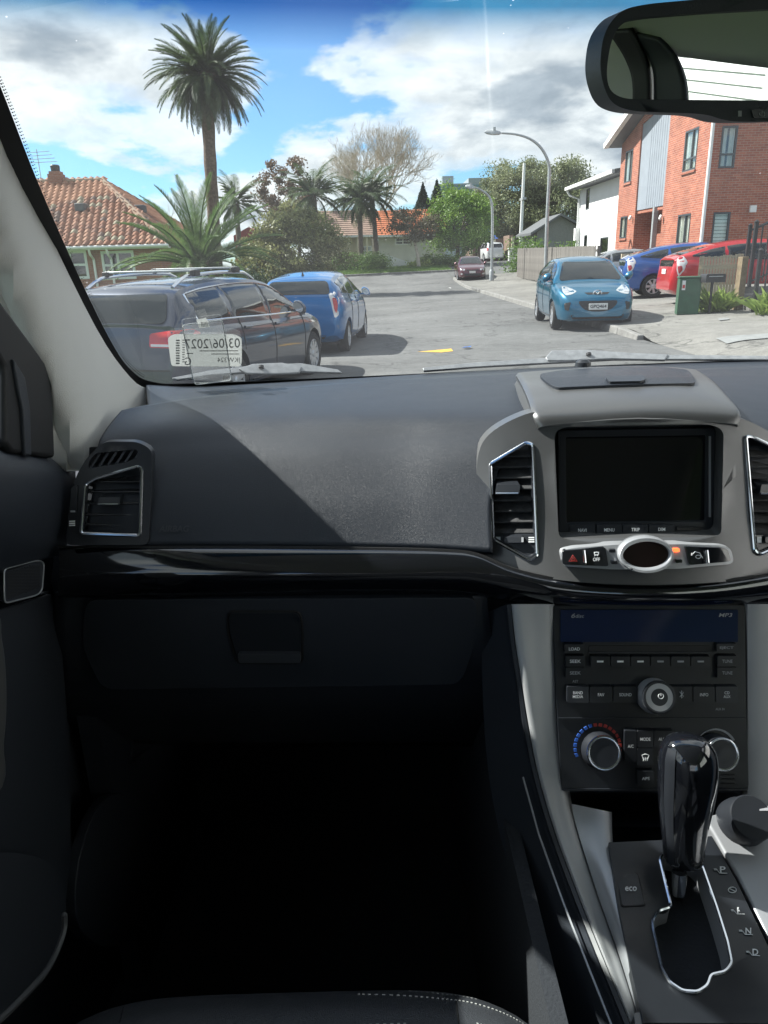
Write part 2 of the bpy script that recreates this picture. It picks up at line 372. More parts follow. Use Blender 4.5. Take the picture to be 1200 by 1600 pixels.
def sheet(name, fz, xs, ys, m, kind='structure', dz=0, parent=None):
    V = [(x, y, fz(x, y)+dz) for x in xs for y in ys]; b = len(ys)
    F = [(i*b+j, (i+1)*b+j, (i+1)*b+j+1, i*b+j+1) for i in range(len(xs)-1) for j in range(b-1)]
    o = mesh_obj(name, V, F, m, parent); 
    if kind and not parent: o['kind'] = kind
    return o
ls = lambda a, b, n: [a+(b-a)*i/n for i in range(n+1)]
sheet('ground', G, [-900, -300, -120]+ls(-60, 60, 40)+[120, 300, 900], [-300, -80]+ls(-30, 90, 40)+[130, 250, 500, 1200], M['earth'], dz=-.05)
sheet('road', G, ls(-45, KX, 40), ls(-25, 54.5, 60), M['asphalt'])
sheet('driveway', G, ls(KX, 13, 12), ls(49, 80, 24), M['asphalt'], dz=.02)
sheet('footpath', GR, ls(KX+.005, 8.25, 16), ls(4, 49, 90), M['concrete'], dz=0)
sheet('yard_paving', GR, ls(8.25, 30, 20), ls(4, 49, 40), M['concrete'], dz=.004)
mb = MB()
y = 13.9
while y < 48:                                         # kerb stones
    a = [(KX-.13, y+.01), (KX+.02, y+.01), (KX+.02, y+1.19), (KX-.13, y+1.19)]
    mb.add([(p[0], p[1], G(*p)-.05) for p in a]+[(p[0]+(.02 if p[0] < KX-.1 else 0), p[1], GR(KX+.1, p[1])+.006) for p in a], [(0, 1, 5, 4), (1, 2, 6, 5), (2, 3, 7, 6), (3, 0, 4, 7), (4, 5, 6, 7)])
    y += 1.2
o = mb.build('kerb', M['kerb'], bevel=.02); o['kind'] = 'structure'
mb = MB()                                             # expansion joints and slabs of the path
for k in range(18):
    y = 5+k*2.4; mb.add([(x, yy, GR(x, yy)+.003) for x, yy in ((5.05, y), (8.2, y), (8.2, y+.015), (5.05, y+.015))], [(0, 1, 2, 3)])
o = mb.build('path_joint', M['earth']); o['kind'] = 'structure'
def ground_quad(name, pix, z, m, kind='structure', lift=.006, f=GR):
    V = []
    for u, v in pix:
        p = at_z(u, v, z)
        for _ in range(4): p = at_z(u, v, f(p.x, p.y))
        V.append((p.x, p.y, f(p.x, p.y)+lift))
    A, B, C_, D_ = (Vector(v) for v in V); W = []
    for i in range(9):
        for j in range(5):
            p = A.lerp(B, i/8).lerp(D_.lerp(C_, i/8), j/4); W.append((p.x, p.y, f(p.x, p.y)+lift))
    o = mesh_obj(name, W, [(i*5+j, (i+1)*5+j, (i+1)*5+j+1, i*5+j+1) for i in range(8) for j in range(4)], m); o['kind'] = kind; return o
ground_quad('pale_path_slab', [(1118, 529), (1250, 519), (1262, 525), (1136, 536)], .2, M['concrete_pale'], lift=.016)
ground_quad('pale_path_slab', [(1121, 499), (1137, 497), (1140, 500), (1124, 502)], .2, M['concrete_pale'], lift=.016)
ground_quad('road_marking', [(652, 550), (705, 545), (708, 549), (690, 551)], 0, M['yellow'], f=G, lift=.005)
# left verge and yards
sheet('lawn', GL, [-900, -200, -60]+ls(-40, -3.9, 20), [-60, -20]+ls(-10, 37, 20), M['lawn'])
sheet('grass_verge', lambda x, y: G(x, y)+.12, ls(-60, 5.2, 30), ls(54.5, 63, 8), M['lawn'])
mb = MB()
for i in range(40):
    x = -52+i*1.45; a = [(x, 54.35), (x+1.43, 54.35), (x+1.43, 54.55), (x, 54.55)]
    mb.add([(p[0], p[1], G(*p)-.05) for p in a]+[(p[0], p[1], G(*p)+.13) for p in a], [(0, 1, 5, 4), (1, 2, 6, 5), (2, 3, 7, 6), (3, 0, 4, 7), (4, 5, 6, 7)])
o = mb.build('kerb', M['kerb']); o['kind'] = 'structure'
mb = MB()
for i in range(30):
    y = -10+i*1.5; mb.boxmm((-4.02, y, G(-4, y)-.05), (-3.88, y+1.48, G(-4, y)+.14))
o = mb.build('kerb', M['kerb']); o['kind'] = 'structure'
# litter on the road
def litter(pix, m, label, sz):
    p = at_z(*pix, 0); p = at_z(*pix, G(p.x, p.y)); rn = random.Random(pix[0])
    V = [(p.x+math.cos(a)*sz*rn.uniform(.6, 1.2), p.y+math.sin(a)*sz*rn.uniform(.6, 1.2), p.z+.01+rn.uniform(0, .04)) for a in ls(0, 5.4, 6)]
    b = MB(); b.poly(V, (0, 0, .006)); o = b.build('litter', m); tag(o, label, 'litter')
litter((730, 545), mat('litter_blue', (.05, .16, .5), .5), 'scrap of blue plastic lying on the road ahead', .10)
litter((702, 451), M['white_p'], 'white scrap on the road before the maroon sedan', .10)

# ------------------------------------------------------------------ helpers for buildings
M['glass_w'] = mat('window_glass', (.03, .04, .045), .03, spec=.9, coat=.6)
M['pane'] = glass_mat('pane', (.86, .90, .88), dirt=0, refl=.10)
M['curtain'] = mat('curtain', (.80, .80, .74), .9, var=.1, vscale=6)
M['room'] = mat('room_dark', (.05, .05, .05), .9)
M['frame_d'] = mat('dark_frame', (.05, .06, .07), .4)
M['frame_w'] = mat('white_frame', (.72, .74, .72), .5)
BR = brick_mat('orange_brick', (.29, .075, .042), (.42, .135, .075), (.44, .34, .27))
BR2 = brick_mat('brown_brick', (.30, .12, .075), (.36, .16, .10), (.34, .27, .22))
def wall_window(parent, P, a0, b0, a1, b1, inn, frame, mull=(), tran=(), curtain=True, fw=.06, blind=False, depth=.12):
    """P(a,b,c): wall coords -> 3D, c>0 goes into the building; the window has frame, bars, pane, curtain as its pieces"""
    mb = MB()
    def bar(x0, y0, x1, y1, c0=-.015, c1=.06):
        q = [P(x, y, c) for c in (c0, c1) for x, y in ((x0, y0), (x1, y0), (x1, y1), (x0, y1))]
        mb.add(q, [(0, 1, 2, 3), (7, 6, 5, 4), (0, 4, 5, 1), (1, 5, 6, 2), (2, 6, 7, 3), (3, 7, 4, 0)])
    bar(a0, b0, a1, b0+fw); bar(a0, b1-fw, a1, b1); bar(a0, b0+fw, a0+fw, b1-fw); bar(a1-fw, b0+fw, a1, b1-fw)
    for m_ in mull: x = a0+(a1-a0)*m_; bar(x-fw*.5, b0+fw, x+fw*.5, b1-fw, -.01, .055)
    for t_ in tran: z = b0+(b1-b0)*t_; bar(a0+fw, z-fw*.45, a1-fw, z+fw*.45, -.012, .05)
    w_ = mb.build('window', frame, parent, fix=True)
    pb = MB(); pb.add([P(a0, b0, .03), P(a1, b0, .03), P(a1, b1, .03), P(a0, b1, .03)], [(0, 1, 2, 3)]); pb.build('pane', M['pane'], w_)
    if curtain:
        n = 40; V = []; lo, hi = a0+.02, a1-.02
        for i in range(n+1):
            x = lo+(hi-lo)*i/n; c = .10+.03*math.sin(i*1.9)+.012*math.sin(i*4.3)
            V += [P(x, b0, c), P(x, b1, c)]
        F = [(2*i, 2*i+2, 2*i+3, 2*i+1) for i in range(n) if blind or not (.42 < i/n < .56)]
        mesh_obj('curtain', V, F, M['curtain'], w_)
    if blind:
        sb = MB()
        for i in range(9):
            z = b0+(b1-b0)*(i+.5)/9; h = (b1-b0)/9*.42
            sb.add([P(a0, z-h, .10), P(a1, z-h, .10), P(a1, z+h, .13), P(a0, z+h, .13)], [(0, 1, 2, 3)])
        sb.build('blind', M['frame_w'], w_)
    rb = MB()
    q = [P(x, y, c) for c in (.045, .6) for x, y in ((a0, b0), (a1, b0), (a1, b1), (a0, b1))]
    rb.add(q, [(7, 6, 5, 4), (0, 4, 5, 1), (1, 5, 6, 2), (2, 6, 7, 3), (3, 7, 4, 0)]); rb.build('reveal', M['room'], w_)
    return w_
def wall(parent, P, outline, holes, m, name='wall', th=.12, step=None):
    return patch(name, outline, lambda a, b: P(a, b, 0), m, parent, holes=holes, thick=th, ext=P(0, 0, 1)-P(0, 0, 0), step=step, smooth=False)

# ------------------------------------------------------------------ brick apartment block
BX, BY0, BY1 = 11.4, 27.5, 37.6
bz = GR(BX, 30)
house = empty('brick_house', (BX, BY0, bz)); inv = Matrix.Translation((-BX, -BY0, -bz))
tag(house, 'two-storey orange brick house with grey entrance panel on the right', 'house')
PF = lambda a, b, c: Vector((c, a-BY0, b-bz))                       # street front, a = y, b = z
PS = lambda a, b, c: Vector((a-BX, c, b-bz))                        # end wall towards us, a = x
def yz(u, v): p = at_x(u, v, BX); return p.y, p.z
def xz(u, v): p = at_y(u, v, BY0); return p.x, p.z
def rect_from(f, u0, v0, u1, v1):
    a, b = f(u0, v1), f(u1, v0); return min(a[0], b[0]), a[1], max(a[0], b[0]), b[1]
EZ = yz(960, 232)[1]; RY = (BY0+BY1)/2; RZ = EZ+1.35
fw_ = [rect_from(yz, *r) for r in ((975, 232, 990, 287), (968, 337, 981, 373), (1066, 197, 1093, 270), (1056, 333, 1080, 382))]
gp = rect_from(yz, 1004, 320, 1036, 180)
gy0, gy1 = gp[0], gp[2]; gz = yz(1018, 324)[1]
gabz = lambda y: EZ + (RZ-EZ)*(1-abs(y-RY)/(BY1-RY))
holes = [rect(a, b, c, d) for a, b, c, d in fw_]+[[(gy0, bz+.05), (gy1, bz+.05), (gy1, gabz(gy1)-.25), (gy0, gabz(gy0)-.25)]]
wall(house, PF, [(BY0+.13, bz-.4), (BY1, bz-.4), (BY1, EZ), (RY, RZ), (BY0+.13, gabz(BY0+.13))], holes, BR)
for i, r in enumerate(fw_): wall_window(house, PF, *r, True, M['frame_d'], mull=(.42,) if i > 1 else (.35,), tran=(.3,) if i == 2 else ())
sw = [rect_from(xz, *r) for r in ((1122, 196, 1154, 263), (1110, 331, 1142, 382))]
wall(house, PS, [(BX+.003, bz-.4), (BX+12, bz-.4), (BX+12, EZ), (BX+.003, EZ)], [rect(*r) for r in sw], BR)
wall_window(house, PS, *sw[0], True, M['frame_d'], tran=(.33,)); wall_window(house, PS, *sw[1], True, M['frame_d'], curtain=False, blind=True)
for a, b, c, d in fw_:                                              # brick sills
    mb = MB(); mb.boxmm((-.06, a-BY0-.05, b-bz-.09), (.1, c-BY0+.05, b-bz-.005)); mb.build('sill', BR, house)
M['grey_panel'] = mat('grey_cladding', (.27, .30, .34), .6, var=.08, vscale=2)
mb = MB(); mb.boxmm((.06, gy0-BY0+.003, gz-bz), (.2, gy1-BY0-.003, gabz(gy0)-bz-.26)); mb.build('cladding_panel', M['grey_panel'], house)
mb = MB()
for k in range(9): yy = gy0-BY0+.14+k*.25; mb.boxmm((.05, yy, gz-bz), (.07, yy+.02, gabz(gy0)-bz-.3))
mb.build('cladding_rib', M['grey_panel'], house)
mb = MB(); mb.boxmm((.9, gy0-BY0, -.3), (1.0, gy1-BY0, gz-bz)); mb.boxmm((.1, gy0-BY0+.002, gz-bz-.14), (1., gy1-BY0-.002, gz-bz-.004)); mb.boxmm((.1, gy0-BY0-.05, -.3), (.95, gy0-BY0-.003, gz-bz)); mb.boxmm((.1, gy1-BY0+.003, -.3), (.95, gy1-BY0+.05, gz-bz)); mb.build('porch_recess', BR, house)
mb = MB(); mb.boxmm((.86, gy0-BY0+.5, 0), (.9, gy0-BY0+1.5, 2.1)); mb.build('door', M['frame_d'], house)
mb = MB(); yc = yz(1019, 360)[0]-BY0; mb.boxmm((-.02, yc-.09, -.3), (.16, yc+.09, gz-bz)); mb.build('porch_post', M['galv'], house)
M['roof_g'] = mat('grey_roof', (.12, .125, .13), .6)
for s, nm in ((1, 'roof'), (-1, 'roof')):
    ye, yr = (BY1+.45, RY) if s > 0 else (BY0-.45, RY)
    ze = EZ-.45*(RZ-EZ)/(BY1-RY)
    mb = MB(); mb.add([(-.6, ye-BY0, ze-bz+.05), (12.5, ye-BY0, ze-bz+.05), (12.5, yr-BY0, RZ-bz+.05), (-.6, yr-BY0, RZ-bz+.05)]+[(-.6, ye-BY0, ze-bz+.20), (12.5, ye-BY0, ze-bz+.20), (12.5, yr-BY0, RZ-bz+.20), (-.6, yr-BY0, RZ-bz+.20)], [(0, 1, 2, 3), (4, 5, 6, 7), (0, 1, 5, 4), (1, 2, 6, 5), (2, 3, 7, 6), (3, 0, 4, 7)])
    r_ = mb.build(nm, M['roof_g'], house, fix=True)
    mb = MB(); mb.tube([(-.62, ye-BY0, ze-bz+.13), (-.62, yr-BY0, RZ-bz+.13)], .15, 4); mb.build('fascia', M['white_p'], r_)
mb = MB()                                                           # downpipe at the near corner
mb.tube([tuple(Vector((BX-.10, BY0-.10, z))-Vector((BX, BY0, bz))) for z in (bz-.2, bz+2, bz+4, EZ+.2)], .06, 10); mb.build('downpipe', M['white_p'], house)
a = xz(1170, 332); b = xz(1181, 321); mb = MB(); mb.boxmm((a[0]-BX, -.09, a[1]-bz), (b[0]-BX, 0, b[1]-bz)); mb.build('meter_box', M['white_p'], house)
for u, v in ((989, 337), (1037, 336)):
    p = yz(u, v); mb = MB(); mb.lathe([(.05, 0), (.07, .05), (.06, .16), (.02, .2)], (-.08, p[0]-BY0, p[1]-bz), (-.4, 0, -1), 12); mb.build('wall_light', M['white_p'], house)

# entrance railing of the brick house
def railing(name, P0, P1, h, n, label, rise=0, top=True):
    P0, P1 = Vector(P0), Vector(P1); e = empty(name, P0); tag(e, label, 'railing'); d = P1-P0
    mb = MB(); mb.tube([(0, 0, h), d+Vector((0, 0, h))], .03, 6); mb.build('top_rail', M['black_m'], e)
    mb = MB(); mb.tube([(0, 0, .12), d+Vector((0, 0, .12))], .02, 6); mb.build('bottom_rail', M['black_m'], e)
    for i in range(n+1):
        q = d*(i/n); big = i in (0, n); r = .035 if big else .012
        mb = MB(); mb.box(q+Vector((0, 0, (h+(.1 if big else 0))/2)), (2*r, 2*r, h+(.1 if big else 0)))
        if big: mb.lathe([(.05, 0), (.055, .03), (.01, .07)], q+Vector((0, 0, h+.1)), (0, 0, 1), 8)
        mb.build('post' if big else 'baluster', M['black_m'], e)
    return e
p = at_x(968, 398, 10.2); q = at_x(1010, 398, 10.2)
railing('entrance_railing', (10.2, p.y, GR(10.2, 33)), (10.2, q.y, GR(10.2, 30)), 1.05, 16, 'black railing at the porch of the orange brick house')

# ------------------------------------------------------------------ white house beyond it
WX = 12.2; wy0, wy1 = 39.3, at_x(903, 380, WX).y
wz = GR(WX, 42); wh = empty('white_house', (WX, wy0, wz)); tag(wh, 'white rendered two-storey house left of the brick house', 'house')
PW = lambda a, b, c: Vector((c, a-wy0, b-wz))
def yzw(u, v): p = at_x(u, v, WX); return p.y, p.z
WT = yzw(905, 298)[1]
wr = [rect_from(yzw, *r) for r in ((915, 294, 922, 328), (912, 367, 918, 390), (937, 370, 951, 396))]
M['render_w'] = mat('white_render', (.78, .78, .77), .8, var=.04, vscale=1)
wall(wh, PW, rect(wy0, wz-.4, wy1, WT), [rect(*r) for r in wr], M['render_w'])
for r in wr: wall_window(wh, PW, *r, True, M['frame_d'], curtain=False)
mb = MB(); mb.boxmm((.002, wy1-wy0+.002, -.4), (9, wy1-wy0+.12, WT-wz)); mb.build('side_wall', M['render_w'], wh); mb = MB(); mb.boxmm((.13, 0, -.4), (9, .12, WT-wz)); mb.build('side_wall', M['render_w'], wh)
mb = MB(); mb.add([(-.7, -.5, WT-wz), (9, -.5, WT-wz+1.2), (9, wy1-wy0+.5, WT-wz+1.2), (-.7, wy1-wy0+.5, WT-wz), (-.7, -.5, WT-wz+.22), (9, -.5, WT-wz+1.42), (9, wy1-wy0+.5, WT-wz+1.42), (-.7, wy1-wy0+.5, WT-wz+.22)], [(0, 1, 2, 3), (4, 5, 6, 7), (0, 1, 5, 4), (1, 2, 6, 5), (2, 3, 7, 6), (3, 0, 4, 7)])
r_ = mb.build('roof', M['roof_g'], wh, fix=True)
mb = MB(); mb.boxmm((-.84, -.5, WT-wz+.03), (-.7, wy1-wy0+.5, WT-wz+.2)); mb.build('gutter', M['white_p'], r_)
mb = MB(); mb.tube([(-.75, wy1-wy0+.3, WT-wz+.05), (-.6, wy1-wy0+.25, WT-wz-.25), (-.1, wy1-wy0-.1, WT-wz-.5), (-.1, wy1-wy0-.1, 0)], .07, 8); mb.build('downpipe', M['white_p'], wh)
mb = MB(); p = yzw(898, 350); mb.boxmm((-.3, wy1-wy0-.4, 1.9), (0, wy1-wy0-.05, 2.6)); mb.build('meter_box', M['white_p'], wh)

# ------------------------------------------------------------------ fences
M['pal_grey'] = mat('weathered_paling', (.17, .155, .14), .9, var=.35, vscale=3, bump=.4, bscale=40)
M['pal_new'] = mat('new_paling', (.44, .37, .27), .85, var=.25, vscale=9, bump=.3, bscale=40)
def paling_fence(P0, P1, h, wd, m, label, seed, name='paling_fence', gap=.012, group=None):
    P0, P1 = Vector(P0), Vector(P1); d = P1-P0; d.z = 0; n = max(2, int(d.length/(wd+gap))); t = d.normalized(); nrm = Vector((-t.y, t.x, 0))
    e = empty(name, P0); tag(e, label, 'fence', group); rn = random.Random(seed)
    R = Matrix((t, nrm, Vector((0, 0, 1)))).transposed()
    ms = []
    for k in range(4):
        b = MB(); b.box((0, 0, h/2), (wd*(1-.06*k/3), .018, h*(1+rn.uniform(-.02, .02))), R); o_ = b.build('paling', m, e); ms.append(o_.data); 
        o_.location = t*(wd+gap)*(k+.5)
    for i in range(n):
        z = (P1.z-P0.z)*(i/n)
        if i < 4: o_ = [c for c in COL.objects if c.parent == e][i] if False else None
        if i < 4: continue
        o_ = bpy.data.objects.new('paling', ms[rn.randrange(4)]); o_.location = t*(wd+gap)*(i+.5)+Vector((0, 0, z+rn.uniform(-.015, .015)))+nrm*rn.uniform(-.004, .004)
        o_.rotation_euler = (0, 0, 0); link(o_, e)
    mb = MB()
    for zz in (.3, h-.25): mb.box(d/2+nrm*.04+Vector((0, 0, zz+(P1.z-P0.z)/2)), (d.length, .05, .09), R)
    mb.build('rail', m, e)
    k = max(1, int(d.length/2.2))
    for i in range(k+1):
        b = MB(); b.box(d*(i/k)+nrm*.09+Vector((0, 0, h/2+(P1.z-P0.z)*i/k)), (.1, .1, h), R); b.build('post', m, e)
    return e
FX = 8.25
paling_fence((FX, 46, GR(FX, 46)-.05), (FX, 29.5, GR(FX, 29.5)-.05), 1.62, .14, M['pal_grey'], 'weathered grey paling fence behind the nearer street lamp', 3)
paling_fence((FX+.1, 26.5, GR(FX, 26)), (9.9, 26.5, GR(9.5, 26)), 1.25, .10, M['pal_new'], 'pale timber fence between the turquoise hatchback and the blue liftback', 5)
a_, b_ = at_y(1090, 470, 17.6), at_y(1150, 470, 17.3)
paling_fence((a_.x, 17.6, GR(a_.x, 17.6)), (b_.x, 17.3, GR(b_.x, 17.3)), 1.18, .055, M['pal_new'], 'pale slatted timber fence behind the letterbox', 7, gap=.006)
M['post_br'] = mat('brown_post', (.20, .15, .09), .85, var=.3, vscale=8)
p = at_y(1155, 470, 17.1); mb = MB(); mb.boxmm((p.x-.07, 17.03, GR(p.x, 17)-.1), (p.x+.07, 17.25, GR(p.x, 17)+1.12)); o = mb.build('timber_post', M['post_br'], bevel=.01); tag(o, 'brown timber post at the end of the pale slatted fence', 'post')
# concrete steps and black railing at the right edge
st = empty('concrete_steps', (p.x+.4, 16.6, GR(p.x, 16.6))); tag(st, 'grey concrete steps beside the black railing', 'steps')
for k in range(3):
    mb = MB(); mb.boxmm((-.35+.0*k, .0+k*.42, -.1), (1.6, .418+k*.42+(1.2 if k == 2 else 0), .16*(k+1))); mb.build('step', M['concrete'], st, bevel=.012)
p0 = at_y(1177, 486, 16.3); railing('stair_railing', (p0.x, 16.3, GR(p0.x, 16.3)), (p0.x+1.6, 16.3, GR(p0.x, 16.3)+.35), 1.12, 9, 'low black railing in front of the steps at the right edge')
p0 = at_y(1166, 480, 17.4); railing('stair_railing', (p0.x, 17.4, GR(p0.x, 17)+.45), (p0.x+1.7, 17.9, GR(p0.x, 17)+1.0), 1.25, 10, 'taller black railing climbing beside the steps')
p0 = at_y(1157, 480, 18.6); railing('stair_railing', (p0.x, 18.6, GR(p0.x, 17)+.3), (p0.x+2, 19.0, GR(p0.x, 17)+1.1), 1.35, 12, 'rearmost black railing behind the pale fence end')

# ------------------------------------------------------------------ street furniture
M['green_box'] = mat('green_enamel', (.035, .10, .055), .5, var=.2, vscale=6)
gbp = at_z(1078, 489, GR(7.6, 16.3)); gx, gy = gbp.x, gbp.y+.2; gzz = GR(gx, gy)
gb = empty('utility_cabinet', (gx, gy, gzz), rad(-14)); tag(gb, 'dark green utility cabinet on the footpath', 'cabinet')
mb = MB(); mb.boxmm((-.225, -.2, 0), (.225, .2, .76)); mb.build('body', M['green_box'], gb, bevel=.012)
mb = MB(); mb.boxmm((-.24, -.215, .762), (.24, .215, .80)); mb.build('lid', M['green_box'], gb, bevel=.01)
mb = MB(); mb.boxmm((-.19, -.208, .06), (.0, -.202, .70)); mb.build('door', M['green_box'], gb)
mb = MB(); mb.boxmm((-.17, -.213, .52), (-.10, -.209, .72)); mb.build('sticker', M['white_p'], gb)
mb = MB(); mb.boxmm((-.16, -.2155, .56), (-.11, -.2135, .63)); mb.build('sticker_print', mat('red_print', (.5, .05, .05), .6), gb)
mbp = at_z(1108, 487, GR(8.2, 16.6)); mx_, my_ = mbp.x, mbp.y; mzz = GR(mx_, my_)
lb = empty('letterbox', (mx_, my_, mzz)); tag(lb, 'black letterbox on a thin post beside the green cabinet', 'letterbox')
mb = MB(); mb.boxmm((-.022, -.022, -.05), (.022, .022, .66)); mb.build('post', M['black_m'], lb)
mb = MB(); mb.poly([(-.21, -.16, .66), (.21, -.16, .66), (.21, -.16, .80), (.19, -.16, .83), (-.19, -.16, .83), (-.21, -.16, .80)], (0, .32, 0)); mb.build('box', M['black_m'], lb, fix=True)
mb = MB(); mb.boxmm((-.15, -.165, .775), (.15, -.161, .79)); mb.build('slot', M['galv'], lb)
def street_lamp(base, pts, head, y, label, r=.09):
    b0 = at_y(*base, y); z0 = GR(b0.x, y) if y < 49 else G(b0.x, y); e = empty('street_lamp', (b0.x, y, z0)); tag(e, label, 'street lamp', 'street lamps on the right footpath')
    o3 = Vector((b0.x, y, z0)); P = [Vector((0, 0, 0))]+[Vector((at_y(*q, y).x, y, at_y(*q, y).z))-o3 for q in pts]
    Q = [Vector(q) for q in cr(P, 5, False)]; n = len(Q)
    mb = MB(); mb.tube(Q, [r*(1-.55*i/n) for i in range(n)], 10); mb.build('pole', M['galv'], e)
    mb = MB(); mb.lathe([(r*1.5, 0), (r*1.5, .5), (r*1.05, .6)], (0, 0, 0), (0, 0, 1), 12); mb.build('base', M['galv'], e)
    h0, h1 = (at_y(*q, y)-o3 for q in head); c = (h0+h1)/2; ln = (h1-h0).length
    mb = MB(); mb.lathe([(.03, -ln/2), (.11, -ln*.35), (.15, 0), (.12, ln*.35), (.05, ln/2)], c, h1-h0, 12, sx=1, sy=.6); mb.build('lamp_head', M['galv'], e)
    mb = MB(); mb.box(c+Vector((.05, 0, .13)), (.12, .12, .16)); mb.build('photocell', M['galv'], e)
street_lamp((852, 438), [(855, 340), (858, 280), (857, 255), (846, 232), (828, 217), (806, 210), (784, 208)], ((784, 208), (757, 206)), 37.0, 'tall curved street lamp rising behind the turquoise hatchback')
street_lamp((768, 444), [(769, 380), (769, 325), (764, 307), (752, 297), (740, 292)], ((742, 293), (727, 291)), 44.5, 'farther street lamp beside the maroon sedan')
p = at_y(812, 411, 76); e = empty('utility_pole', (p.x, 76, G(p.x, 76))); tag(e, 'slender white utility pole in front of the tall trees', 'pole')
zt = at_y(815, 255, 76).z-G(p.x, 76); mb = MB(); mb.tube([(0, 0, 0), (0.15, 0, zt)], [.19, .13], 10); mb.build('shaft', M['white_p'], e)
mb = MB(); mb.boxmm((-.05, -.8, zt-3.2), (.3, .8, zt-3.0)); mb.build('cross_arm', M['galv'], e)

# ------------------------------------------------------------------ tiled house on the left
M['tile'] = mat('terracotta_tile', (.24, .11, .06), .85, var=.3, vscale=1.2, col2=(.38, .19, .11))
M['tile_l'] = mat('lichen_tile', (.30, .26, .19), .9, var=.3, vscale=1.5, col2=(.36, .19, .13))
hy = 34.0; he = at_y(205, 384, hy-.5); hr = at_y(160, 284, hy+5.2); hz = GL(-14, hy)
HX1 = at_y(262, 384, hy-.5).x; HX0 = HX1-15
th = empty('tiled_house', (HX1, hy, hz)); tag(th, 'brick bungalow with terracotta tiled hip roof at the left', 'house')
T3 = Vector((HX1, hy, hz)); PT = lambda a, b, c: Vector((a, c, b))
ez, rz = he.z-hz, hr.z-hz
def wpix(u, v): p = at_y(u, v, hy); return p.x-HX1, p.z-hz
tw = [(wpix(u0, v1)+wpix(u1, v0)) for u0, v0, u1, v1 in ((163, 391, 208, 437), (88, 391, 134, 437))]
wall(th, PT, rect(-14.6, -.3, -.5, ez), [rect(*r) for r in tw], BR2)
for r in tw: wall_window(th, PT, *r, True, M['frame_w'], mull=(.5,), tran=(.5,), curtain=False, fw=.11)
mb = MB(); mb.boxmm((-.62, .13, -.3), (-.5, 10, ez)); mb.build('side_wall', BR2, th)
mb = MB(); mb.tube([(-15, -.56, ez-.02), (.05, -.56, ez-.02)], .07, 8); mb.build('gutter', M['white_p'], th)
mb = MB(); mb.boxmm((-15, -.5, ez-.12), (0, -.02, ez-.06)); mb.build('soffit', M['white_p'], th)
for x in (-2.6, -3.35):
    mb = MB(); mb.tube([(x, -.55, ez-.05), (x, -.45, ez-.3), (x, -.1, ez-.5), (x, -.1, 0)], .055, 8); mb.build('downpipe', M['white_p'], th)
# roof planes: eave rectangle (-15..0, -.5..10.9), ridge at y=5.2 from x=-9.8 to rx
rx = hr.x-HX1; ye0, ye1, yr = -.5, 10.9, 5.2
mb = MB(); Q = [(-15, ye0, ez), (0, ye0, ez), (0, ye1, ez), (-15, ye1, ez), (-15-rx-rx*0+0, yr, rz), (rx, yr, rz)]
Q[4] = (-15-rx, yr, rz)
mb.add(Q, [(0, 1, 5, 4), (1, 2, 5), (2, 3, 4, 5), (3, 0, 4), (0, 3, 2, 1)]); roof = mb.build('roof', M['tile'], th, smooth=False, fix=True)
def tile_mesh(w_, l_, nm):
    n = 5; V = []
    for e_ in (0, 1):
        for i in range(n+1):
            t = i/n; zz = .055*math.sin(t*2*math.pi*.75+.2)+.05+.02*(1-e_); V.append((t*w_, e_*l_, zz))
    for i in range(n+1): V.append((i/n*w_, 0, V[i][2]-.045))
    F = [(i, i+1, n+2+i, n+1+i) for i in range(n)]+[(2*n+2+i, 2*n+3+i, i+1, i) for i in range(n)]
    me = bpy.data.meshes.new(nm); me.from_pydata(V, [], F); return me
TW, TL = .30, .36
t_mesh = [tile_mesh(TW*1.02, TL*1.1, 'roof_tile') for _ in range(5)]
for me_, c_ in zip(t_mesh, ((.25, .115, .068), (.20, .10, .066), (.31, .165, .105), (.27, .23, .16), (.15, .10, .08))): me_.materials.append(mat('roof_tile_clay', c_, .88, var=.25, vscale=3))
rn = random.Random(11); cand = []
def tile_plane(A, B, C, wide, ins):
    """A corner on eave, B along eave, C up the slope (unit vectors), wide/long"""
    nrm = B.cross(C)
    Rm = Matrix((B, C, nrm)).transposed()
    i = 0
    while i*TL < ins['len']:
        s0 = ins['in0']*(i*TL)/ins['len']; s1 = wide-ins['in1']*(i*TL)/ins['len']; x = s0
        while x < s1-.05:
            cand.append((A+B*x+C*(i*TL)+nrm*.0, Rm, i)); x += TW
        i += 1
sl = Vector((0, yr-ye0, rz-ez)); 
tile_plane(Vector((-15, ye0-.05, ez)), Vector((1, 0, 0)), sl.normalized(), 15, {'len': sl.length, 'in0': -rx, 'in1': -rx})
sl2 = Vector((rx, 0, rz-ez)); tile_plane(Vector((0.05, ye0, ez)), Vector((0, 1, 0)), sl2.normalized(), ye1-ye0, {'len': sl2.length, 'in0': yr-ye0, 'in1': ye1-yr})
def pix(P):
    q = Vector(P)-CAM; d = q.dot(FWD); return 600+FPX*q.dot(RGT)/d, 800-FPX*q.dot(UPV)/d
vis = sorted(cand, key=lambda c: (c[0]+T3-CAM).length if (70 < pix(c[0]+T3)[0] < 300) else 1e6+abs(c[0].x))
restV, restF = MB(), 0
for k, (pos, Rm, i) in enumerate(vis):
    me = t_mesh[3 if rn.random() < .5 else 4] if rn.random() < (.12+.55*(i*TL/sl.length)**3) else t_mesh[rn.choice((0, 0, 1, 2))]
    jit = Vector((rn.uniform(-.01, .01), rn.uniform(-.012, .012), rn.uniform(0, .012)))
    if k < 300:
        o = bpy.data.objects.new('roof_tile', me); o.matrix_local = Matrix.Translation(pos+jit) @ Rm.to_4x4(); link(o, roof)
    else: restV.add([pos+jit+Rm @ v.co for v in me.vertices], [tuple(p_.vertices) for p_ in me.polygons])
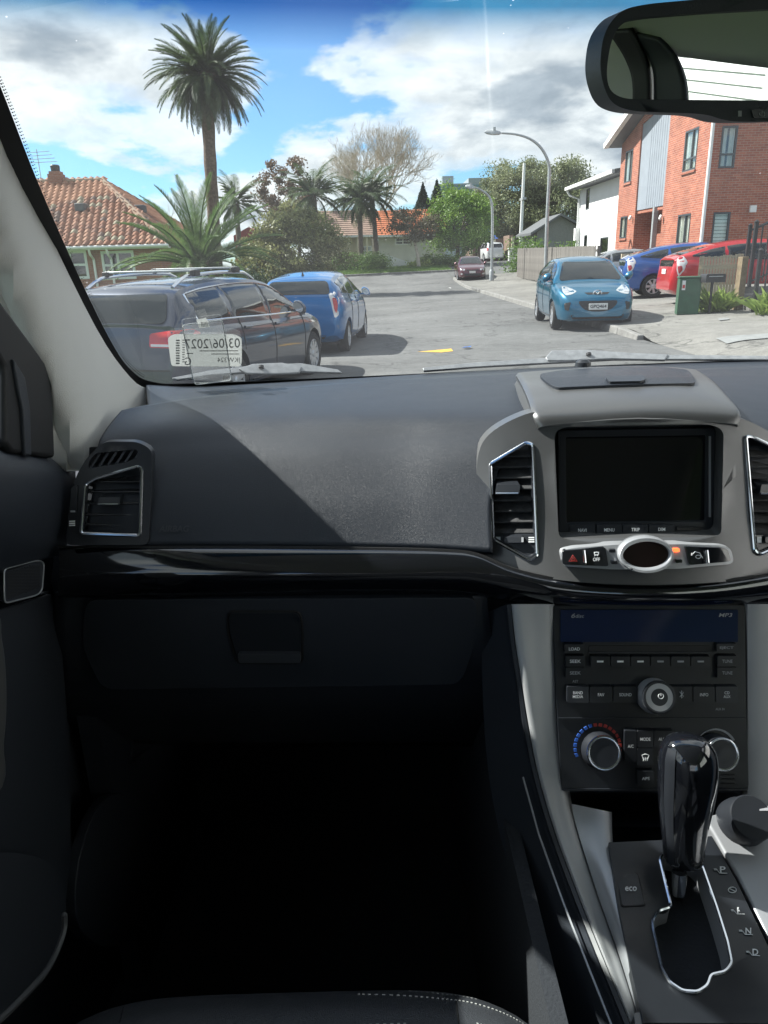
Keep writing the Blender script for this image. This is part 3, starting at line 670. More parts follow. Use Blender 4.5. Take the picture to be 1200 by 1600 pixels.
o = restV.build('roof_tiling', M['tile'], roof); o['kind'] = 'stuff'
def ridge(P0, P1):
    P0, P1 = Vector(P0), Vector(P1); n = int((P1-P0).length/.42)
    for i in range(n):
        b = MB(); a = P0.lerp(P1, i/n); c = P0.lerp(P1, (i+1.06)/n); b.tube([a+Vector((0, 0, .07)), c+Vector((0, 0, .05))], [.13, .115], 8); b.build('ridge_tile', M['tile_l'], roof)
ridge((rx, yr, rz), (0.02, ye0, ez)); ridge((rx, yr, rz), (rx-7, yr, rz)); ridge((rx, yr, rz), (.02, ye1, ez))
for u, v in ((130, 331), (237, 338)):
    p = at_y(u, v, hy+2.6)-T3 if u < 200 else None
    if p is None: p = Vector((rx*.5, yr-1.6, ez+(rz-ez)*.5))
    else: tt = (p.z-ez)/(rz-ez); p.y = ye0+(yr-ye0)*tt
    b = MB(); b.boxmm(p+Vector((-.22, -.25, .0)), p+Vector((.22, .25, .34))); b.build('roof_vent', M['roof_g'], roof, bevel=.04)
p = at_y(91, 284, hy+5.2)-T3
b = MB(); b.boxmm((p.x-.36, yr-.3, rz-.5), (p.x+.26, yr+.3, rz+.38)); b.boxmm((p.x-.30, yr-.25, rz+.38), (p.x+.20, yr+.25, rz+.5)); b.build('chimney', BR2, roof)
b = MB(); b.lathe([(.2, 0), (.22, .25), (.17, .3)], (p.x-.05, yr, rz+.5), (0, 0, 1), 12); b.build('chimney_pot', M['black_m'], roof)
b = MB(); b.tube([(p.x-.8, yr, rz), (p.x-.8, yr, rz+1.5)], .02, 5)
for k in range(4): b.tube([(p.x-1.6+.1*k, yr, rz+.9+.15*k), (p.x+.1-.1*k, yr, rz+.95+.15*k)], .014, 5)
b.build('aerial', M['galv'], roof)

# ------------------------------------------------------------------ long house across the end of the street
M['orange'] = mat('orange_roof', (.42, .125, .045), .8, var=.25, vscale=.8)
M['brownroof'] = mat('brown_roof', (.24, .16, .12), .85, var=.3, vscale=1)
M['cream'] = mat('cream_wall', (.62, .56, .40), .8, var=.1, vscale=1)
M['greywall'] = mat('grey_green_wall', (.56, .56, .48), .8, var=.12, vscale=1)
ly = 68.0
def far_house(u0, u1, vr, ve, label, rm, wm, wins, udoor=None):
    a, b_ = at_y(u0, ve, ly-.6), at_y(u1, ve, ly-.6); z0 = G((a.x+b_.x)/2, ly); r = at_y((u0+u1)/2, vr, ly+4)
    e = empty('bungalow', (a.x, ly, z0)); tag(e, label, 'house'); wd = b_.x-a.x; ez_, rz_ = (a.z+b_.z)/2-z0, r.z-z0
    P = lambda x, z, c: Vector((x, c, z))
    ww = []
    for (c0, d0, c1, d1) in wins:
        p_, q_ = at_y(c0, d1, ly), at_y(c1, d0, ly); ww.append((p_.x-a.x, p_.z-z0, q_.x-a.x, q_.z-z0))
    wall(e, P, rect(.3, -.5, wd-.3, ez_), [rect(*q_) for q_ in ww], wm)
    for q_ in ww: wall_window(e, P, *q_, True, M['frame_w'], mull=(.5,), tran=(.5,), curtain=False, fw=.1)
    for xx in (.3, wd-.45): mb = MB(); mb.boxmm((xx, .13, -.5), (xx+.15, 8, ez_)); mb.build('side_wall', wm, e)
    n = 13; mb = MB()
    for i in range(n):                                              # tile courses
        t0, t1 = i/n, (i+1)/n; y0, y1 = -.6+4.6*t0, -.6+4.6*t1; za, zb = ez_+(rz_-ez_)*t0, ez_+(rz_-ez_)*t1
        mb.add([(0, y0, za+.07), (wd, y0, za+.07), (wd, y1, zb+.02), (0, y1, zb+.02), (0, y0, za), (wd, y0, za)], [(0, 1, 2, 3), (4, 5, 1, 0)])
    mb.add([(0, 4, rz_), (wd, 4, rz_), (wd, 9, ez_), (0, 9, ez_)], [(0, 1, 2, 3)])
    mb.build('roof', rm, e, smooth=False)
    mb = MB(); mb.boxmm((0, -.7, ez_-.12), (wd, -.6, ez_+.04)); mb.build('gutter', M['white_p'], e)
    return e, a, z0
e, a, z0 = far_house(484, 585, 329, 369, 'brown-roofed end of the long bungalow behind the queen palms', M['brownroof'], M['cream'], [(560, 384, 581, 400)])
for k in range(4):
    p = at_y(532+k*14, 400, ly-.55); mb = MB(); mb.boxmm((p.x-a.x-.08, -.6, -.4), (p.x-a.x+.08, -.45, at_y(520, 372, ly).z-z0)); mb.build('porch_post', M['cream'], e)
far_house(585.5, 702, 328, 367, 'orange-roofed bungalow half hidden by the green street trees', M['orange'], M['greywall'], [(617, 371, 642, 383)])
# low white wall with a flared end
p = at_y(604, 412, 61); p2 = at_y(637, 412, 61); z0 = G(p.x, 61)+.1
mb = MB(); mb.poly([(p.x, 61, z0-.2), (p2.x, 61, z0-.2), (p2.x, 61, z0+.35), (p.x+.6, 61, z0+.75), (p.x, 61, z0+.9)], (0, .2, 0)); o = mb.build('garden_wall', M['render_w'], fix=True); tag(o, 'low white garden wall before the orange-roofed bungalow', 'wall')
# carport with a blue awning
cy = 76.0; p = at_y(733, 405, cy); z0 = G(p.x, cy); cp = empty('carport', (p.x, cy, z0)); tag(cp, 'dark carport with a blue awning at the end of the drive', 'carport')
wd = at_y(800, 405, cy).x-p.x; ht = at_y(760, 372, cy).z-z0
M['blue_tarp'] = mat('blue_canvas', (.03, .09, .35), .6)
mb = MB(); mb.boxmm((0, 3, -.3), (wd, 3.2, ht)); mb.boxmm((0, -.5, -.3), (.6, 3, ht)); mb.boxmm((wd-.4, -.5, -.3), (wd, 3, ht+.2)); mb.build('wall', mat('brown_render', (.22, .15, .11), .9), cp)
mb = MB(); mb.boxmm((-.6, -.8, ht), (wd*.55, 3.3, ht+.15)); mb.build('roof', M['roof_g'], cp)
q = at_y(757, 356, cy).z-z0; q0, q1 = at_y(742, 370, cy).x-p.x, at_y(776, 370, cy).x-p.x
mb = MB(); mb.add([(q0, -1, ht-.1), (q1, -1, ht-.1), (q1, 2.5, ht), (q0, 2.5, ht), (q0*.35+q1*.65, .5, q)], [(0, 1, 4), (1, 2, 4), (2, 3, 4), (3, 0, 4)]); mb.build('awning', M['blue_tarp'], cp, smooth=False)
for x in (0.1, wd*.55, wd-.1): mb = MB(); mb.boxmm((x-.12, -.9, -.3), (x+.12, -.66, ht)); mb.build('post', M['cream'], cp)
p = at_y(803, 408, 70); b = MB(); b.boxmm((p.x-.45, 70, G(p.x, 70)-.1), (p.x+.45, 70.6, G(p.x, 70)+1.0)); b.boxmm((p.x-.5, 69.95, G(p.x, 70)+1.0), (p.x+.5, 70.65, G(p.x, 70)+1.08)); o = b.build('meter_cabinet', M['white_p'], bevel=.03); tag(o, 'white meter cabinet by the slender utility pole', 'cabinet')
# grey gabled house behind the paling fence
gy_ = 66.0; a = at_y(838, 385, gy_); b_ = at_y(915, 385, gy_); z0 = G(8, gy_); gh = empty('gabled_house', (a.x, gy_, z0)); tag(gh, 'grey gabled house under the trees behind the paling fence', 'house')
wd = b_.x-a.x; ez_ = at_y(860, 362, gy_).z-z0; rz_ = at_y(870, 338, gy_).z-z0
M['greyw2'] = mat('grey_boards', (.22, .22, .21), .8, var=.15)
mb = MB(); mb.poly([(0, 0, -.5), (wd, 0, -.5), (wd, 0, ez_), (wd*.45, 0, rz_), (0, 0, ez_)], (0, 6, 0)); mb.build('wall', M['greyw2'], gh, fix=True, smooth=False)
for s in (0, 1):
    x0, x1 = (-.6, wd*.45) if s == 0 else (wd+.6, wd*.45)
    mb = MB(); mb.poly([(x0, -.5, ez_-.25), (x1, -.5, rz_+.02), (x1, -.5, rz_+.2), (x0, -.5, ez_-.05)], (0, 7, 0)); mb.build('roof', M['roof_g'], gh, fix=True, smooth=False)
mb = MB(); mb.boxmm((.2, -.06, .2), (wd*.35, -.01, ez_-.4)); mb.build('garage_door', M['concrete_pale'], gh)
# far office block
oy = 210; a = at_y(684, 315, oy); b_ = at_y(772, 277, oy); z0 = G(0, oy); ob = empty('office_block', (a.x, oy, z0)); tag(ob, 'far glass-fronted office block above the tree tops', 'building')
wd, hh = b_.x-a.x, b_.z-z0
M['office'] = mat('office_wall', (.30, .34, .37), .5)
M['office_glass'] = mat('office_glass', (.05, .16, .17), .08, spec=.8)
mb = MB(); mb.boxmm((0, .3, -1), (wd, 15, hh-1.2)); mb.boxmm((wd*.55, .25, hh-1.2), (wd, 14, hh)); mb.boxmm((wd*.1, 3, hh-1.2), (wd*.3, 8, hh+.9)); mb.build('wall', M['office'], ob)
for k in range(12):
    for f in range(3):
        mb = MB(); x = wd*(k+.1)/12; z = hh-1.6-f*3.4; mb.boxmm((x, .18, z-1.8), (x+wd*.8/12, .29, z)); mb.build('window', M['office_glass'], ob)
# red roof glimpsed behind the young palm
a = at_y(385, 372, 62); mb = MB(); mb.poly([(a.x-1, 62, a.z-3), (a.x+1.4, 62, a.z-3), (a.x+1.4, 62, a.z+.2), (a.x+.2, 62, a.z+.8), (a.x-1, 62, a.z+.2)], (0, 6, 0)); o = mb.build('red_shed', mat('red_boards', (.28, .05, .05), .8), fix=True, smooth=False); tag(o, 'red gabled shed glimpsed behind the young palm', 'shed')

# white weatherboard house beside us (seen in the mirror)
wbx = 7.0; e = empty('weatherboard_house', (wbx, -18, GR(wbx, 0))); tag(e, 'white weatherboard house reflected in the rear-view mirror', 'house')
b = MB(); b.boxmm((0, 0, 0), (.09, .02, .2)); 
V = [(-.035, 0, 0), (0, 0, .2), (.02, 0, .2), (.02, 0, 0)]; bd = MB(); bd.poly([(-.03, 0, 0), (-.002, 0, .155), (.05, 0, .155), (.05, 0, 0)], (0, 22, 0)); first = bd.build('weatherboard', M['render_w'], e, fix=True, smooth=False)
for k in range(1, 34):
    o = bpy.data.objects.new('weatherboard', first.data); o.location = (0, 0, .15*k); link(o, e)
b = MB(); b.boxmm((.06, 0, -.3), (.2, 22, 5.4)); b.build('wall', M['frame_d'], e)
b = MB(); b.boxmm((-.06, 8.9, 0), (.05, 9.05, 5.2)); b.build('corner_board', M['white_p'], e)
b = MB(); b.boxmm((-.7, -.3, 5.3), (4, 22.3, 5.45)); b.build('roof', M['roof_g'], e)
# ================================================================== CARS
M['tyre'] = mat('tyre_rubber', (.018, .018, .019), .8)
M['rim'] = mat('alloy_rim', (.55, .56, .58), .35, metal=.7)
M['cglass'] = mat('car_glass', (.014, .019, .021), .03, spec=.5, coat=.35)
M['chrome'] = mat('chrome', (.75, .77, .80), .12, metal=1)
M['blackp'] = mat('black_plastic', (.018, .018, .02), .5)
M['tail'] = mat('tail_lamp', (.48, .012, .018), .12, coat=1)
M['tail_clear'] = mat('clear_lamp', (.68, .66, .66), .12, coat=1)
M['head'] = mat('head_lamp', (.55, .58, .60), .1, metal=.3, coat=1)
M['lampin'] = mat('lamp_inner', (.85, .87, .9), .15, metal=.8)
M['plate'] = mat('plate', (.70, .70, .68), .5)
M['ink'] = mat('ink', (.02, .02, .025), .6)
def paint(name, c, metal=.35): return mat(name, c, .32, metal=metal, coat=1.0, crough=.03, var=.06, vscale=3)
class Tab:
    def __init__(s, T): s.x = np.array([t[0] for t in T], float); s.y = np.array([t[1] for t in T], float); d = np.diff(s.y)/np.diff(s.x); m_ = np.zeros(len(s.x)); m_[0], m_[-1] = d[0], d[-1]
        
    def __call__(s, t):
        x, y = s.x, s.y; t = min(max(t, x[0]), x[-1]); i = min(max(int(np.searchsorted(x, t))-1, 0), len(x)-2)
        d = np.diff(y)/np.diff(x); n = len(x)
        def tan(k):
            if k == 0: return d[0]
            if k == n-1: return d[-1]
            return 0 if d[k-1]*d[k] <= 0 else 2*d[k-1]*d[k]/(d[k-1]+d[k])
        h = x[i+1]-x[i]; u = (t-x[i])/h
        return float((2*u**3-3*u*u+1)*y[i]+(u**3-2*u*u+u)*h*tan(i)+(-2*u**3+3*u*u)*y[i+1]+(u**3-u*u)*h*tan(i+1))
def loft_mesh(secs):
    n = len(secs[0]); V = [p for s in secs for p in s]; F = []
    for i in range(len(secs)-1):
        for j in range(n): F.append((i*n+j, i*n+(j+1) % n, (i+1)*n+(j+1) % n, (i+1)*n+j))
    F.append(tuple(range(n))[::-1]); F.append(tuple((len(secs)-1)*n+j for j in range(n)))
    return V, F
def mirror_sec(half): return half+[(x, -y, z) for x, y, z in half[-2:0:-1]]
def bool_cut(V, F, cyls):
    me = bpy.data.meshes.new('b'); me.from_pydata(V, [], F)
    bm = bmesh.new(); bm.from_mesh(me); bmesh.ops.recalc_face_normals(bm, faces=bm.faces); bm.to_mesh(me); bm.free()
    o = bpy.data.objects.new('b', me); COL.objects.link(o); tmp = []
    cb = MB()
    for c, r, h in cyls: cb.lathe([(r, -h/2), (r, h/2)], c, (0, 1, 0), 28)
    cm = bpy.data.meshes.new('c'); cm.from_pydata([tuple(v) for v in cb.V], [], cb.F)
    bm = bmesh.new(); bm.from_mesh(cm); bmesh.ops.recalc_face_normals(bm, faces=bm.faces); bm.to_mesh(cm); bm.free()
    co = bpy.data.objects.new('c', cm); COL.objects.link(co)
    md = o.modifiers.new('x', 'BOOLEAN'); md.operation = 'DIFFERENCE'; md.object = co; md.solver = 'EXACT'
    bpy.context.view_layer.update()
    r = bpy.data.meshes.new_from_object(o.evaluated_get(bpy.context.evaluated_depsgraph_get()))
    V2 = [tuple(v.co) for v in r.vertices]; F2 = [tuple(p.vertices) for p in r.polygons]
    for x in (o, co): bpy.data.objects.remove(x)
    return V2, F2
def build_car(sp, pm, loc, rz, name, label, detail=True, group=None):
    Lc, hw, H = sp['L'], sp['W']/2, sp['H']; R = sp['R']
    X = lambda s: Lc*(.5-s)
    zt, zb, wt, gt = Tab(sp['zt']), Tab(sp.get('zb', [(0, .30), (.04, .20), (.5, .17), (.95, .22), (1, .34)])), Tab(sp['wt']), Tab(sp['gt'])
    wroof = sp.get('roofw', .70)
    e = empty(name, loc, rz); tag(e, label, 'car', group)
    secs = []
    for i in range(53):
        t = i/52; s = t-.06*math.sin(2*math.pi*t)/1.0*.9; s = min(max(s, 0), 1); w_ = hw*wt(s); a, b = zb(s), zt(s); h = b-a; x = X(s); cw = .03
        half = [(x, 0, a), (x, .80*w_, a), (x, .93*w_, a+.06*h), (x, .972*w_, a+.2*h), (x, .995*w_, a+.45*h), (x, w_, a+.62*h), (x, .985*w_, a+.8*h), (x, .955*w_, a+.92*h), (x, .90*w_, b-.012), (x, .8*w_, b+.0), (x, .45*w_, b+cw*.8), (x, 0, b+cw)]
        secs.append(mirror_sec(half))
    V, F = loft_mesh(secs)
    fx, rx_ = X(sp['fo']/Lc), X(sp['fo']/Lc)-sp['wb']
    arches = [((wx, sy*(hw-.02), R), R+.055, .46) for wx in (fx, rx_) for sy in (1, -1)]
    V, F = bool_cut(V, F, arches)
    g0, g1 = sp['gt'][0][0], sp['gt'][-1][0]; gs = []
    def gw(s, z):
        wb_ = hw*wt(s)*.935; zz = zt(s)-.03; return wb_-(wb_-hw*wroof)*max(0, min(1, (z-zz)/(H-zz)))**1.15
    for i in range(41):
        s = g0+(g1-g0)*i/40; zz = zt(s)-.03; zr = max(gt(s), zz+.012); h = zr-zz; x = X(s)
        ws = lambda f: gw(s, zz+h*f)
        wr = ws(1); c = min(.09, h*.4)
        half = [(x, 0, zz-.02), (x, ws(0), zz-.02), (x, ws(.25), zz+.25*h), (x, ws(.5), zz+.5*h), (x, ws(.75), max(zz+.6*h, zr-c*1.7)), (x, wr-.012, zr-c*.75), (x, wr-.05, zr-c*.3), (x, wr*.84-.03, zr-.008), (x, wr*.45, zr+.012), (x, 0, zr+.018)]
        gs.append(mirror_sec(half))
    V2, F2 = loft_mesh(gs)
    o = len(V); VV = list(V)+list(V2); FF = list(F)+[tuple(i+o for i in f) for f in F2]
    body = mesh_obj('body', VV, FF, pm, e, fix=True, ang=32)
    bvh = BVHTree.FromPolygons([Vector(v) for v in VV], FF)
    def cast(phi, A, B, off):
        od = Vector((math.cos(phi), math.sin(phi), 0)); ad = Vector((-od.y, od.x, 0)); O = Vector((math.copysign(Lc*.45, od.x) if abs(od.x) > .3 else 0, 0, 0)); p = O+od*6+ad*A+Vector((0, 0, B))
        h = bvh.ray_cast(p, -od, 12)
        if h[0] is None:
            q = bvh.find_nearest(O*.5+ad*A+Vector((0, 0, B))+od*(Lc*.4 if abs(od.x) > .7 else hw)); return q[0]+od*off
        return h[0]+od*off
    def pp(nm, poly, phi, m, par=None, off=.009, both=True, step=.055, th=.012, inset=None):
        par = par or e; ph = rad(phi); od = Vector((math.cos(ph), math.sin(ph), 0))
        P, T = tri2d(poly, (), step); A = [cast(ph, p[0], p[1], off) for p in P]; B = [a-od*th for a in A]; n = len(A)
        cnt = {}
        for f in T:
            for i in range(3): ed = (f[i], f[(i+1) % 3]); cnt.setdefault(tuple(sorted(ed)), []).append(ed)
        Fc = list(T)+[(l[0][1], l[0][0], l[0][0]+n, l[0][1]+n) for l in cnt.values() if len(l) == 1]
        r = [mesh_obj(nm, A+B, Fc, m, par, fix=False, ang=60)]
        if both: r.append(mesh_obj(nm, [(v.x, -v.y, v.z) for v in A+B], [f[::-1] for f in Fc], m, par, ang=60))
        return r
    def line(nm, pts, phi, m, r=.006, both=True, par=None, off=.0, closed=False):
        P = [cast(rad(phi), a, b, off) for a, b in pts]
        mb = MB(); mb.tube(P, r, 6, closed=closed); out = [mb.build(nm, m, par or body)]
        if both: mb = MB(); mb.tube([(p.x, -p.y, p.z) for p in P], r, 6, closed=closed); out.append(mb.build(nm, m, par or body))
        return out
    # side glass: follows belt and roof line
    wa, wb2 = sp['dlo']; cuts = [wa]+list(sp['pil'])+[wb2]
    top = lambda s: gt(s)-sp.get('rail', .085); bot = lambda s: zt(s)+sp.get('bot', .03)
    for i in range(len(cuts)-1):
        a, b = cuts[i]+(.006 if i else 0), cuts[i+1]-(.006 if i < len(cuts)-2 else 0); n = 14
        lo, hi = [], []
        for k in range(n+1):
            s = a+(b-a)*k/n
            if top(s) > bot(s)+.01: lo.append((-X(s), bot(s))); hi.append((-X(s), top(s)))
        if len(lo) > 2: pp('side_window', lo+hi[::-1], 90, M['cglass'])
    if sp.get('chrome') and detail:
        S = [wa+(wb2-wa)*k/30 for k in range(31)]; S = [s for s in S if top(s) > bot(s)+.01]
        line('window_trim', [(-X(s), bot(s)-.012) for s in S]+[(-X(s), top(s)+.012) for s in S[::-1]], 90, M['chrome'], .011, closed=True, par=e, off=.004)
    # windscreen and rear glass
    for phi, (sa, sb), sgn in ((0, sp['ws'], 1), (180, sp['rs'], 1)):
        zlo, zhi = max(gt(sa), zt(sa)+.04), gt(sb)-.015
        if zhi < zlo: zlo, zhi = zhi, zlo
        w0, w1 = gw(sa, zlo)*.87, gw(sb, zhi)*.83
        pp('windscreen' if phi == 0 else 'rear_window', rnd([(-w0, zlo), (w0, zlo), (w1, zhi), (-w1, zhi)], .08, 5), phi, M['cglass'], both=False, step=.05, off=.012)
    for it in sp.get('patches', []):
        nm, poly, phi, mk = it[:4]; kw = it[4] if len(it) > 4 else {}
        pp(nm, rnd(poly, kw.get('r', .03), 4), phi, M[mk] if isinstance(mk, str) else mk, both=kw.get('both', True), off=kw.get('off', .006), step=kw.get('step', .07))
    # seams, handles, mirrors
    if detail:
        for s in sp['doors']: line('door_seam', [(-X(s)-.0, z) for z in ls(zb(s)+.12, bot(s)-.02, 8)], 90, M['blackp'], .0075)
        for s in sp.get('handles', [sp['doors'][1]-.03, sp['doors'][2]-.03 if len(sp['doors']) > 2 else sp['doors'][1]-.03]):
            line('door_handle', [(-X(s)-.1, zt(s)-.1), (-X(s)+.1, zt(s)-.09)], 90, pm, .016, off=.02, par=e)
        line('sill_line', [(-X(s), zb(s)+.09) for s in ls(sp['fo']/Lc+.11, (sp['fo']+sp['wb'])/Lc-.1, 8)], 90, M['blackp'], .012)
    ms = wa+.035
    for sy in (1, -1):
        mb = MB(); c = Vector((X(ms), sy*(hw*wt(ms)*.955+.075), zt(ms)+.08)); mb.lathe([(.02, -.06), (.075, -.045), (.09, 0), (.08, .03), (.03, .07)], c, (1, 0, 0), 14, sx=1.25 if True else 1, sy=.85)
        mb.box(c+Vector((.0, -sy*.11, -.045)), (.06, .2, .035)); mo = mb.build('mirror', pm, e)
        mb = MB(); mb.lathe([(.07, 0), (.07, .004)], c+Vector((-.063, 0, 0)), (1, 0, 0), 14, sx=1.2, sy=.8); mb.build('mirror_glass', M['chrome'], mo)
    # wheels
    for k, (wx, sy) in enumerate(((fx, 1), (fx, -1), (rx_, 1), (rx_, -1))):
        if k == 0:
            c0 = MB(); c0.lathe([(R*.62, -.10), (R*.9, -.105), (R*.985, -.08), (R, -.04), (R, .04), (R*.985, .08), (R*.9, .105), (R*.66, .10), (R*.62, .07)], (0, 0, 0), (0, 1, 0), 36)
            tm = c0; w_o = c0.build('wheel', M['tyre'], e); w_me = w_o.data
            rb = MB(); rb.lathe([(R*.66, .06), (R*.655, .095), (R*.62, .098), (R*.60, .07), (R*.57, .03)], (0, 0, 0), (0, 1, 0), 36)
            ns = sp.get('spokes', 7)
            for q in range(ns):
                a = 2*math.pi*q/ns; d = Vector((math.cos(a), 0, math.sin(a))); t = Vector((-d.z, 0, d.x)); c = R*.1
                rb.add([d*c+t*R*.085+Vector((0, .085, 0)), d*R*.61+t*R*.11+Vector((0, .092, 0)), d*R*.61-t*R*.11+Vector((0, .092, 0)), d*c-t*R*.085+Vector((0, .085, 0)), d*c+t*R*.085+Vector((0, .05, 0)), d*R*.61+t*R*.13+Vector((0, .05, 0)), d*R*.61-t*R*.13+Vector((0, .05, 0)), d*c-t*R*.085+Vector((0, .05, 0))], [(0, 1, 2, 3), (0, 4, 5, 1), (3, 2, 6, 7), (1, 5, 6, 2)])
            rb.lathe([(R*.17, .04), (R*.17, .09), (R*.10, .10)], (0, 0, 0), (0, 1, 0), 16)
            r_o = rb.build('rim', M['rim'], w_o, fix=True); r_me = r_o.data
            db = MB(); db.lathe([(R*.6, .02), (R*.6, .028)], (0, 0, 0), (0, 1, 0), 20); d_o = db.build('brake_disc', M['blackp'], w_o); d_me = d_o.data
        else:
            w_o = link(bpy.data.objects.new('wheel', w_me), e); link(bpy.data.objects.new('rim', r_me), w_o); link(bpy.data.objects.new('brake_disc', d_me), w_o)
        w_o.location = (wx, sy*(hw-.125), R); w_o.rotation_euler = (0, .3*k, 0 if sy > 0 else math.pi)
    mb = MB(); mb.boxmm((rx_-.4, -hw*.8, .19), (fx+.4, hw*.8, .32)); mb.build('underbody', M['blackp'], e)
    return e, cast, pp, line, X, zt, gt, body, bvh
def plate_on(e, cast, phi, A, B, txt, w_=.36, h_=.13, m=None, tilt=0):
    c = cast(rad(phi), A, B, .02); sg = 1 if phi == 0 else -1
    mb = MB(); mb.boxmm((c.x-.006, c.y-w_/2, c.z-h_/2), (c.x+.006, c.y+w_/2, c.z+h_/2)); p = mb.build('number_plate', m or M['plate'], e, bevel=.004)
    if txt: text(txt, 0, 0, w_*.86, h_*.62, lambda a, b: Vector((c.x+sg*.0085, c.y+sg*a, c.z+b)), M['ink'], p, lift=(0, 0, 0), vsign=1, bold=.02)

WT_ = [(0, .60), (.02, .74), (.06, .87), (.14, .965), (.25, 1), (.75, 1), (.88, .97), (.95, .91), (.985, .82), (1, .70)]
def lampset_front(y0, z0): pass
MZ = dict(L=3.9, W=1.695, H=1.475, R=.295, fo=.78, wb=2.49, zt=[(0, .50), (.012, .62), (.04, .72), (.10, .83), (.20, .93), (.29, .98), (.5, 1.0), (.8, 1.06), (.93, 1.06), (.985, .98), (1, .75)], wt=WT_,
    gt=[(.23, .955), (.30, 1.16), (.38, 1.345), (.45, 1.43), (.55, 1.472), (.68, 1.465), (.80, 1.42), (.88, 1.34), (.94, 1.18), (.985, 1.0)], dlo=(.29, .90), pil=(.53, .76), ws=(.245, .42), rs=(.955, .86), doors=(.27, .53, .74), roofw=.68, spokes=7,
    patches=[('headlamp', [(.40, .80), (.50, .845), (.66, .90), (.735, .90), (.70, .80), (.62, .725), (.50, .745)], 12, 'head'), ('lamp_lens', [(.55, .78), (.60, .85), (.68, .86), (.66, .77)], 12, 'lampin', dict(off=.011, r=.02)),
             ('grille', [(-.40, .615), (.40, .615), (.37, .53), (.25, .43), (.12, .40), (-.12, .40), (-.25, .43), (-.37, .53)], 0, 'blackp', dict(both=False, r=.05)), ('upper_slot', [(-.26, .775), (.26, .775), (.20, .735), (-.20, .735)], 0, 'blackp', dict(both=False, r=.015)),
             ('fog_recess', [(.52, .60), (.66, .57), (.64, .44), (.56, .42)], 8, 'blackp'), ('air_dam', [(-.55, .335), (.55, .335), (.5, .25), (-.5, .25)], 0, 'blackp', dict(both=False)),
             ('tail_lamp', [(.56, .85), (.72, .85), (.70, 1.08), (.60, 1.08)], 190, 'tail')])
PA = dict(L=4.0, W=1.695, H=1.445, R=.29, fo=.80, wb=2.55, zt=[(0, .48), (.012, .60), (.05, .72), (.12, .82), (.24, .92), (.5, .96), (.8, 1.03), (.95, 1.06), (.985, 1.02), (1, .66)], wt=[(0, .60), (.02, .74), (.06, .87), (.14, .965), (.25, 1), (.75, 1), (.9, .97), (.965, .91), (.99, .86), (1, .78)],
    gt=[(.17, .89), (.26, 1.10), (.36, 1.29), (.44, 1.39), (.54, 1.442), (.66, 1.435), (.80, 1.39), (.90, 1.35), (.945, 1.30), (.985, 1.06)], dlo=(.23, .90), pil=(.52, .77), ws=(.20, .40), rs=(.983, .935), doors=(.25, .52, .74), roofw=.66, spokes=10,
    patches=[('tail_lamp', [(.50, 1.08), (.62, 1.12), (.70, .98), (.66, .70), (.585, .66), (.545, .90)], 195, 'tail_clear'), ('tail_lens', [(.56, 1.02), (.64, 1.0), (.66, .88), (.63, .74), (.59, .78)], 195, 'tail', dict(off=.012, r=.04)),
             ('bumper_slot', [(-.5, .36), (.5, .36), (.44, .29), (-.44, .29)], 180, 'blackp', dict(both=False))])
PR = dict(L=4.48, W=1.745, H=1.49, R=.315, fo=.93, wb=2.70, zt=[(0, .48), (.012, .60), (.05, .74), (.12, .84), (.24, .93), (.5, .98), (.8, 1.06), (.94, 1.10), (.98, 1.06), (1, .62)], wt=WT_,
    gt=[(.16, .90), (.25, 1.12), (.35, 1.33), (.43, 1.44), (.52, 1.488), (.62, 1.475), (.76, 1.40), (.88, 1.27), (.96, 1.15), (.985, 1.08)], dlo=(.23, .90), pil=(.50, .72), ws=(.20, .40), rs=(.955, .80), doors=(.25, .50, .71), roofw=.66, spokes=7,
    patches=[('tail_lamp', [(.55, 1.10), (.66, 1.14), (.76, 1.0), (.74, .80), (.66, .66), (.62, .80)], 206, 'tail_clear'), ('tail_lens', [(.62, .90), (.70, .92), (.72, .82), (.67, .72)], 206, 'tail', dict(off=.012)),
             ('rear_panel', [(-.58, 1.05), (.58, 1.05), (.56, .90), (-.56, .90)], 180, 'cglass', dict(both=False, r=.03))])
WG = dict(L=4.77, W=1.82, H=1.49, R=.325, fo=.93, wb=2.71, zt=[(0, .50), (.012, .64), (.05, .76), (.12, .86), (.24, .95), (.5, .98), (.8, 1.03), (.94, 1.045), (.985, 1.02), (1, .62)], wt=[(0, .60), (.02, .74), (.06, .87), (.14, .965), (.25, 1), (.75, 1), (.9, .97), (.965, .91), (.99, .85), (1, .76)],
    gt=[(.24, .965), (.31, 1.17), (.38, 1.34), (.44, 1.43), (.52, 1.475), (.64, 1.488), (.80, 1.465), (.90, 1.42), (.935, 1.37), (.985, 1.05)], dlo=(.30, .905), pil=(.51, .735), ws=(.255, .42), rs=(.982, .93), doors=(.28, .51, .71), roofw=.70, spokes=10, chrome=True,
    patches=[('tail_lamp', [(.36, .97), (.60, 1.0), (.78, 1.0), (.86, .95), (.83, .86), (.62, .82), (.34, .83)], 200, 'tail'), ('lamp_strip', [(.36, .865), (.60, .86), (.82, .89), (.82, .865), (.60, .835), (.36, .84)], 200, 'tail_clear', dict(off=.011, r=.008)),
             ('bumper_crease', [(-.66, .60), (.66, .60), (.66, .585), (-.66, .585)], 180, 'blackp', dict(both=False, r=.004)), ('bumper_valance', [(-.6, .36), (.6, .36), (.55, .28), (-.55, .28)], 180, 'blackp', dict(both=False))])
